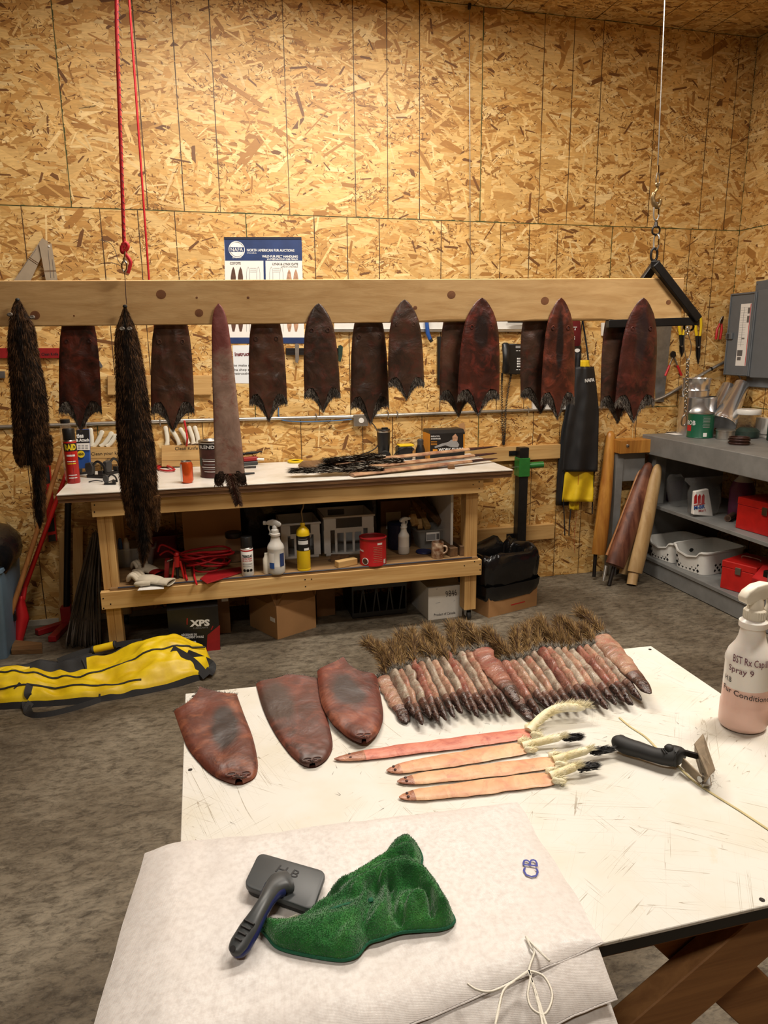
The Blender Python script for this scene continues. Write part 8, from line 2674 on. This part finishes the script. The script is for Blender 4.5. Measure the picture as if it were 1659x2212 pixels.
# ------------------------------------------------------------------ white sacks on the near table
def sack(label, corners, z0, over, seed, nu=70, nv=56):
 """woven sack lying flat: corners far-left, far-right, near-right, near-left (world xy); hangs over table edges"""
 c = [Vector((q[0], q[1], 0)) for q in corners]
 ctr = sum(c, Vector()) / 4
 ctr.z = z0
 t = thing('woven_sack', label, 'sack', ctr, 0, 'woven white sacks', world=True)

 def surf(top):
  def fn(a, b):
   p = c[0].lerp(c[1], a).lerp(c[3].lerp(c[2], a), b)
   ed = min(a, 1 - a, b, 1 - b)
   wob = 0.006 * noise.noise((a * 5, b * 5, seed)) * (1 - min(1, ed * 6))
   p = p + Vector((wob, wob * 0.8, 0))
   puff = 0.006 * min(1, ed * 14) ** 0.5 + 0.005 * noise.noise((p.x * 9, p.y * 9, seed)) * min(1, ed * 8) + 0.0018 * noise.noise((p.x * 34, p.y * 30, seed + 3))
   z = z0 + (puff if top else -0.001)
   dx = max(0, TX0 - p.x)
   dy = max(0, TYF - p.y)
   z -= 0.35 * dx * dx / (dx + 0.05) + over * dy * dy / (dy + 0.03)
   return Vector((p.x, p.y, z))
  return fn
 m = MB().grid(surf(True), nu, nv)
 m.grid(surf(False), nu, nv, flip=True)
 m.build('fabric', 'sack_weave', t, smooth=70, recalc=True)
 # hemmed edges
 f = surf(True)
 for (p, q) in (((0, 1), (1, 1)), ((0, 0), (0, 1))):
  MB().tube([f(lerp(p[0], q[0], k / 40), lerp(p[1], q[1], k / 40)) - Vector((0, 0, 0.002)) for k in range(41)], 0.0016, 6).build('hem', 'sack_weave', t, smooth=60)
 return t, f

w2 = lambda x, y, z: tuple(onZ(x, y, z)[:2])
ZA = TZ + 0.016
tl, tr_, br = w2(312, 1830, ZA), w2(1118, 1733, ZA), w2(1293, 2018, ZA)
bl = (0.405, -3.965)
sack('lowest woven white sack, only its front hem showing', [(tl[0] + 0.01, tl[1] - 0.02), (tr_[0] - 0.03, tr_[1] - 0.02), (br[0] - 0.012, -3.955), (bl[0] + 0.01, -4.02)], TZ + 0.003, 1.0, 11)
sack('middle woven white sack with its tied end hanging over the table edge', [(tl[0] + 0.004, tl[1] - 0.01), (tr_[0] - 0.015, tr_[1] - 0.012), (br[0] - 0.008, -3.925), (bl[0] + 0.004, -3.995)], TZ + 0.010, 0.75, 12)
top_sack, SF = sack('top woven white sack marked CB in blue, brush and cloth on it', [tl, tr_, (br[0], br[1] - 0.012), bl], ZA, 0.45, 13)
SZT = ZA + 0.007
R_, U_ = onZ(1160, 1858, SZT) - onZ(1164, 1897, SZT), onZ(1128, 1890, SZT) - onZ(1166, 1893, SZT)
U_ = U_ - R_ * (U_.dot(R_) / R_.length_squared)
text('CB', onZ(1165, 1899, SZT + 0.0015), R_, U_, 0.034, 'ink_blue', top_sack, bold=0.0)
# white strings
zt = SZT
st = MB()
st.tube(smooth_path([onZ(1136, 2023, zt + 0.003), onZ(1146, 2045, zt + 0.004), onZ(1154, 2058, zt + 0.002), onZ(1145, 2085, zt + 0.003), onZ(1142, 2097, zt + 0.004)], 5), 0.0016, 6)
st.tube(smooth_path([onZ(1187, 2076, zt + 0.002), onZ(1165, 2055, zt + 0.003), onZ(1150, 2040, zt + 0.003), onZ(1136, 2023, zt + 0.003)], 5), 0.0016, 6)
kx = onZ(1142, 2097, zt + 0.004)
st.tube(smooth_path([kx, onZ(1175, 2110, zt + 0.004), onZ(1193, 2150, zt + 0.004), onZ(1178, 2190, zt + 0.004), onZ(1150, 2180, zt + 0.004), onZ(1140, 2150, zt + 0.004), onZ(1146, 2110, zt + 0.004), kx], 6), 0.0017, 6)
st.tube(smooth_path([kx, onZ(1110, 2120, zt + 0.004), onZ(1088, 2140, zt + 0.004), onZ(1078, 2175, zt + 0.004), onZ(1070, 2214, zt + 0.004)], 6), 0.0018, 6)
st.tube(smooth_path([kx, onZ(1100, 2125, zt + 0.004), onZ(1060, 2142, zt + 0.004), onZ(1030, 2138, zt + 0.004), onZ(1010, 2125, zt + 0.004)], 6), 0.0016, 6)
st.tube(smooth_path([kx, onZ(1155, 2140, zt + 0.004), onZ(1165, 2180, zt + 0.004), onZ(1172, 2215, zt + 0.004)], 6), 0.0018, 6)
st.tube(smooth_path([kx, onZ(1160, 2150, zt + 0.004), onZ(1172, 2190, zt + 0.004), onZ(1182, 2220, zt + 0.004)], 6), 0.0018, 6)
st.build('tie_string', 'string_white', smooth=60, label='white string tied in a loose bow at the sack mouth', cat='string')

# ------------------------------------------------------------------ slicker brush
bz = SZT + 0.010
c4 = [onZ(x, y, bz) for x, y in ((560, 1851), (706, 1893), (676, 1978), (526, 1923))]
bo = sum(c4, Vector()) / 4
br_ = thing('pet_brush', 'grey slicker brush with a blue edged handle on the white sack', 'brush', Vector((bo.x, bo.y, SZT)), world=True)

def round_quad(cs, rad, z, n=5):
 out = []
 m_ = len(cs)
 for i in range(m_):
  p, a, b = cs[i], cs[i - 1], cs[(i + 1) % m_]
  u, v = (a - p).normalized(), (b - p).normalized()
  p0, p1 = p + u * rad, p + v * rad
  for k in range(n + 1):
   t = k / n
   q = p0 * (1 - t) ** 2 + p * 2 * t * (1 - t) + p1 * t * t
   out.append(Vector((q.x, q.y, z)))
 return out

MB().prism(round_quad(c4, 0.014, bz), (0, 0, 0.009)).build('head', 'charcoal_plastic', br_, bevel=0.002, seg=2, smooth=40)
c4i = [q.lerp(bo, 0.06) for q in c4]
MB().prism(round_quad(c4i, 0.012, SZT + 0.004), (0, 0, 0.0062)).build('bristle_pad', 'black_rubber', br_)
g = np.random.default_rng(8)
r_ = []
for _ in range(700):
 a, b = g.random(), g.random()
 p = c4i[0].lerp(c4i[1], a).lerp(c4i[3].lerp(c4i[2], a), b)
 r_.append((p.x, p.y, SZT + 0.005))
strands('bristles', r_, [(0.1, 0, -1)] * len(r_), [0.0045] * len(r_), 0.0006, 'steel', br_, jitter=0.05)
hz = bz + 0.009
hp = [(onZ(622, 1905, hz + 0.004), 0.024, 0.012), (onZ(606, 1908, hz + 0.008), 0.024, 0.012), (onZ(588, 1922, hz + 0.012), 0.0155, 0.011), (onZ(574, 1945, hz + 0.016), 0.0115, 0.010), (onZ(556, 1975, hz + 0.014), 0.0125, 0.0095), (onZ(536, 2008, hz + 0.008), 0.016, 0.0095), (onZ(518, 2038, hz), 0.0165, 0.009), (onZ(508, 2055, hz - 0.004), 0.0125, 0.008), (onZ(503, 2063, hz - 0.006), 0.004, 0.004)]

def handle_rings(shrink, dz, nseg=40):
 P = smooth_path([q[0] for q in hp], 5)
 W = np.interp(np.linspace(0, 1, len(P)), np.linspace(0, 1, len(hp)), [q[1] for q in hp])
 H = np.interp(np.linspace(0, 1, len(P)), np.linspace(0, 1, len(hp)), [q[2] for q in hp])
 rings = []
 for i, p in enumerate(P):
  d = (P[min(i + 1, len(P) - 1)] - P[max(0, i - 1)]).normalized()
  s = d.cross(Vector((0, 0, 1))).normalized()
  u = s.cross(d)
  rings.append([p + u * dz + s * math.cos(a) * W[i] * shrink + u * math.sin(a) * H[i] for a in np.linspace(0, 2 * PI, 16, endpoint=False)])
 return rings

MB().loft(handle_rings(0.86, 0.0)).build('handle', 'charcoal_plastic', br_, smooth=70)
MB().loft(handle_rings(1.0, -0.0035)[8:]).build('handle_back', 'navy_plastic', br_, smooth=70)
d = (hp[6][0] - hp[5][0]).normalized()
s = d.cross(Vector((0, 0, 1))).normalized()
up = s.cross(d)
for k in range(4):
 c = hp[5][0] + d * (-0.006 + 0.0078 * k) + up * 0.0088
 w = 0.0095 - 0.0012 * k
 MB().tube([c - s * w, c + s * w * 0.8], 0.0019, 6).build('grip_slot', 'ink_black', br_, smooth=60)
MB().lathe([(0.0042, 0), (0.0042, 0.0012), (0.0001, 0.0012)], hp[6][0] + d * 0.011 + up * 0.0078, 12, axis=up).build('hang_hole', 'ink_black', br_)
ptext('H.B', 594, 1882, 640, 1897, 15, lambda x, y: onZ(x, y, bz + 0.0092), 'ink_black', br_, lift=0.0004, bold=0.0)

# ------------------------------------------------------------------ green towel
zc = SZT + 0.001
outline = [(868, 1819), (898, 1830), (911, 1856), (911, 1883), (944, 1916), (947, 1936), (979, 1985), (975, 2003), (950, 2012), (904, 2015), (864, 2019), (825, 2032), (795, 2042), (775, 2066), (755, 2076), (725, 2078), (659, 2067), (602, 2052), (580, 2030), (563, 2005), (600, 2004), (646, 1997), (692, 1966), (726, 1952), (712, 1942), (715, 1932), (750, 1908), (791, 1883), (825, 1860), (851, 1833)]
OC = onZ(800, 1960, zc)
poly = np.array([tuple((onZ(x, y, zc) - OC)[:2]) for x, y in outline])
ridges = [([(575, 2008), (650, 1990), (720, 1962), (790, 1940), (830, 1925)], 0.014, 0.012), ([(735, 1940), (800, 1904), (850, 1874), (890, 1862)], 0.014, 0.011), ([(765, 1958), (830, 1915), (880, 1894), (915, 1900)], 0.015, 0.011), ([(830, 1930), (870, 1918), (915, 1932), (945, 1962), (962, 1990)], 0.024, 0.014),
   ([(855, 1846), (880, 1842)], 0.012, 0.015), ([(878, 1990), (893, 1972), (915, 1975)], 0.016, 0.013), ([(640, 2040), (720, 2015), (790, 1995)], 0.008, 0.025), ([(805, 2025), (832, 1990), (838, 1955)], 0.013, 0.009), ([(745, 2060), (775, 2020), (795, 1970)], 0.010, 0.014)]
RG = [([np.array(tuple((onZ(x, y, zc) - OC)[:2])) for x, y in pts], h, s) for pts, h, s in ridges]

def seg_dist(P, A, B_):
 AB = B_ - A
 t = np.clip(((P - A) @ AB) / (AB @ AB + 1e-12), 0, 1)
 Q = A + t[:, None] * AB
 return np.linalg.norm(P - Q, axis=1), Q

def inside(P, poly):
 x, y = P[:, 0], P[:, 1]
 r = np.zeros(len(P), bool)
 j = len(poly) - 1
 for i in range(len(poly)):
  xi, yi, xj, yj = *poly[i], *poly[j]
  c = ((yi > y) != (yj > y)) & (x < (xj - xi) * (y - yi) / (yj - yi + 1e-15) + xi)
  r ^= c
  j = i
 return r

pp = smooth_path([Vector((*q, 0)) for q in poly], 4, closed=True)
polyS = np.array([(q.x, q.y) for q in pp])
st_ = 0.0022
lo, hi = polyS.min(0) - st_, polyS.max(0) + st_
nx, ny = int((hi[0] - lo[0]) / st_) + 2, int((hi[1] - lo[1]) / st_) + 2
GXY = np.stack(np.meshgrid(lo[0] + st_ * np.arange(nx), lo[1] + st_ * np.arange(ny), indexing='xy'), -1).reshape(-1, 2)
ins_ = inside(GXY, polyS)
best = np.full(len(GXY), 9.0)
near = GXY.copy()
for i in range(len(polyS)):
 dd, Q = seg_dist(GXY, polyS[i - 1], polyS[i])
 k = dd < best
 best[k] = dd[k]
 near[k] = Q[k]
keep = ins_ | (best < st_ * 1.6)
PT = np.where(ins_[:, None], GXY, near)
db = np.where(ins_, best, 0.0)
H = 0.012 * (1 - np.exp(-db / 0.010))
fold = np.zeros(len(PT))
for pts, h, s in RG:
 dm = np.full(len(PT), 9.0)
 for a, b in zip(pts[:-1], pts[1:]):
  dd, _ = seg_dist(PT, a, b)
  dm = np.minimum(dm, dd)
 fold = np.maximum(fold, h * np.exp(-(dm / s) ** 2)) + 0.22 * h * np.exp(-(dm / s) ** 2)
VL = [([(755, 1928), (830, 1888), (885, 1876)], 0.011, 0.0045), ([(795, 1950), (850, 1914), (908, 1890)], 0.012, 0.0045), ([(842, 1945), (850, 1990), (862, 2016)], 0.016, 0.006), ([(868, 2012), (874, 1978), (900, 1956), (926, 1966), (934, 1998)], 0.016, 0.0045), ([(780, 2030), (800, 1985), (815, 1950)], 0.009, 0.006)]
for pts, h, s in VL:
 pts = [np.array(tuple((onZ(x, y, zc) - OC)[:2])) for x, y in pts]
 dm = np.full(len(PT), 9.0)
 for a, b in zip(pts[:-1], pts[1:]):
  dm = np.minimum(dm, seg_dist(PT, a, b)[0])
 fold = fold - h * np.exp(-(dm / s) ** 2)
nz = np.array([noise.noise((x * 40, y * 40, 2)) * 0.003 + noise.noise((x * 110, y * 110, 6)) * 0.0010 for x, y in PT])
Zc = 0.005 + H + (fold + nz) * (1 - np.exp(-db / 0.012)) + 0.006 * (1 - np.exp(-db / 0.002))
idx = -np.ones(len(PT), int)
idx[keep] = np.arange(keep.sum())
verts = np.column_stack([PT[keep], Zc[keep]]) + np.array(tuple(OC))
gi = np.arange(nx * ny).reshape(ny, nx)
quads = np.stack([gi[:-1, :-1], gi[:-1, 1:], gi[1:, 1:], gi[1:, :-1]], -1).reshape(-1, 4)
quads = quads[(keep[quads].all(1)) & (ins_[quads].any(1))]
tw = thing('towel', 'crumpled dark green terry towel on the white sack', 'towel', OC, world=True)
MB().add(verts.tolist(), idx[quads].tolist()).build('cloth', 'terry_green', tw, smooth=80, recalc=False)
MB().tube([Vector((q[0], q[1], 0.0035)) + OC for q in polyS], 0.0026, 6, closed=True).build('hem', 'terry_hem', tw, smooth=60)
hm_ = smooth_path([onZ(x, y, zc + z) for x, y, z in ((566, 2006, 0.006), (600, 2004, 0.012), (660, 1991, 0.024), (720, 1965, 0.028), (770, 1950, 0.028), (805, 1944, 0.026))], 6)
MB().tube(hm_, 0.0034, 6).build('hem', 'terry_hem', tw, smooth=60)
rr_ = verts[rng.choice(len(verts), 16000)]
strands('pile', rr_, np.tile([0, 0, 1.0], (len(rr_), 1)), [0.0022] * len(rr_), 0.0011, 'terry_green', tw, jitter=0.6, seg=1)
lb = thing('towel_label', 'small cream care label with print beside the green towel', 'label', onZ(620, 1990, zc), world=True)
A, B_, C_, D_ = onZ(597, 2000, zc + 0.004), onZ(650, 1996, zc + 0.006), onZ(642, 1975, zc + 0.020), onZ(603, 1992, zc + 0.016)
MB().prism([A, B_, C_, D_], (0, 0.0006, 0.0006)).build('tag', 'cream_trim', lb)
for k in range(3):
 p, q = A.lerp(D_, 0.3 + 0.22 * k), B_.lerp(C_, 0.3 + 0.22 * k)
 MB().tube([p.lerp(q, 0.25) + Vector((0, -0.0004, 0.0003)), p.lerp(q, 0.75) + Vector((0, -0.0004, 0.0003))], 0.0005, 4).build('printed_line', 'print_mid', lb)

# ------------------------------------------------------------------ tools at the right of the near table
ft2 = thing('fleshing_tool', 'hair comb tool with curved black handle and steel blade head', 'hand tool', onZ(1450, 1640, TZ), world=True)
hp2 = [(1330, 1586, 0.022, 0.006), (1336, 1592, 0.022, 0.017), (1352, 1602, 0.022, 0.019), (1385, 1612, 0.022, 0.0175), (1415, 1622, 0.022, 0.0165), (1440, 1626, 0.024, 0.019), (1455, 1624, 0.026, 0.0235), (1464, 1626, 0.026, 0.0235), (1470, 1630, 0.025, 0.019)]
P = smooth_path([onZ(x, y + 9, TZ + z) for x, y, z, r in hp2], 5)
Rr = np.interp(np.linspace(0, 1, len(P)), np.linspace(0, 1, len(hp2)), [q[3] for q in hp2])
MB().tube(P, [float(x) for x in Rr], 14, flat=0.85).build('handle', 'black_rubber', ft2, smooth=70)
MB().lathe([(0.0001, -0.006), (0.009, -0.004), (0.010, 0.003), (0.006, 0.008), (0.0001, 0.009)], onZ(1446, 1618, TZ + 0.040), 14).build('thumb_rest', 'black_rubber', ft2, smooth=60)
for k in range(3):
 c = onZ(1433 + 4 * k, 1622 - k, TZ + 0.040)
 MB().tube([c + Vector((-0.001, -0.007, -0.002)), c + Vector((0.001, 0.007, 0.0))], 0.0016, 6).build('grip_rib', 'black_plastic', ft2)
hA, hB = onZ(1515, 1590, TZ + 0.030), onZ(1533, 1686, TZ + 0.014)
MB().bar(onZ(1472, 1624, TZ + 0.034), onZ(1508, 1634, TZ + 0.032), 0.005, 0.012).build('arm', 'iron_dark', ft2, bevel=0.001)
MB().bar(onZ(1474, 1646, TZ + 0.022), onZ(1515, 1686, TZ + 0.014), 0.004, 0.020).build('arm', 'rusty_steel', ft2, bevel=0.001)
MB().prism([onZ(1500, 1606, TZ + 0.046), onZ(1519, 1584, TZ + 0.062), onZ(1545, 1662, TZ + 0.046), onZ(1530, 1676, TZ + 0.034)], (-0.002, -0.002, -0.002)).build('blade', 'rusty_steel', ft2)
MB().prism([onZ(1500, 1606, TZ + 0.044), onZ(1530, 1676, TZ + 0.032), onZ(1518, 1692, TZ + 0.012), onZ(1500, 1632, TZ + 0.020)], (0.002, -0.001, -0.002)).build('blade', 'rusty_steel', ft2)
MB().bar(onZ(1523, 1672, TZ + 0.020), onZ(1527, 1700, TZ + 0.007), 0.016, 0.012).build('clamp_block', 'steel', ft2, bevel=0.002)
MB().lathe([(0.006, -0.008), (0.006, 0.008)], onZ(1518, 1681, TZ + 0.016), 12, axis=(1, 0.2, 0)).build('pivot', 'steel', ft2, smooth=50)
g = np.random.default_rng(12)
r_, d_ = [], []
for _ in range(260):
 k = g.random()
 p = onZ(lerp(1504, 1546, k), lerp(1606, 1680, k), TZ + 0.03)
 r_.append(p + Vector((g.normal(0, 0.004), g.normal(0, 0.004), g.normal(-0.006, 0.008))))
 d_.append((g.normal(0, 1), g.normal(0, 1), g.normal(0, 0.6)))
strands('caught_hair', r_, d_, [0.012] * len(r_), 0.0005, 'fur_squirrel_grey', ft2, jitter=0.3)
for i, q in enumerate((((1338, 1550), (1362, 1570), (1395, 1592), (1424, 1622)), ((1462, 1652), (1500, 1688), (1545, 1718), (1600, 1752), (1665, 1795)))):
 MB().tube(smooth_path([onZ(x, y, TZ + 0.0014) for x, y in q], 5), 0.0026, 6, flat=0.5).build('twine', 'twine', smooth=60, label=['flat yellowed twine between the small pelts and the black handle', 'flat yellowed twine running from the steel blade off the table'][i], cat='twine')

c = onZ(1603, 1566, TZ + 0.0006)
pb_ = spray_bottle('tall spray bottle of pink fur conditioner at the table edge', c, 1.09, 0.05, 'bottle_pink', head='cream_plastic', collar='cream_plastic')
th0 = math.atan2(CAM.y - c.y, CAM.x - c.x)
rb_ = lambda z: 1.09 * interp((z - c.z) / 1.09, [(0, 0.0465), (0.052, 0.0465), (0.056, 0.0450), (0.135, 0.0445), (0.139, 0.0455), (0.146, 0.0455), (0.160, 0.0410), (0.176, 0.0300), (0.188, 0.0255)]) * 0.985 + 0.0006
for s, z, h, w, rot, mt, tl_ in (('BST Rx Capilla', 0.158, 0.014, 0.076, 0.12, 'ink_plum', -0.05), ('Spray 9', 0.136, 0.013, 0.052, -0.30, 'ink_plum', -0.04), ('H.B', 0.112, 0.011, 0.018, -0.82, 'ink_black', -0.1), ('Fur Conditioner', 0.083, 0.012, 0.110, 0.10, 'ink_black', -0.12)):
 wparent(ctext(s, c, rb_, c.z + z, h, w, mt, pb_, rot=rot, bold=0.004, tilt=tl_), pb_)
# loose hairs and clippings on the table
g = np.random.default_rng(15)
r_, d_ = [], []
for _ in range(60):
 u, v = g.random(), g.random()
 p = table_pt(0.05 + 0.9 * u, 0.30 + 0.65 * v, TZ + 0.0012)
 r_.append(p)
 a = g.uniform(0, 2 * PI)
 d_.append((math.cos(a), math.sin(a), 0))
strands('stray_hairs', r_, d_, [0.014] * len(r_), 0.0008, 'ink_black', tb, jitter=0.0)
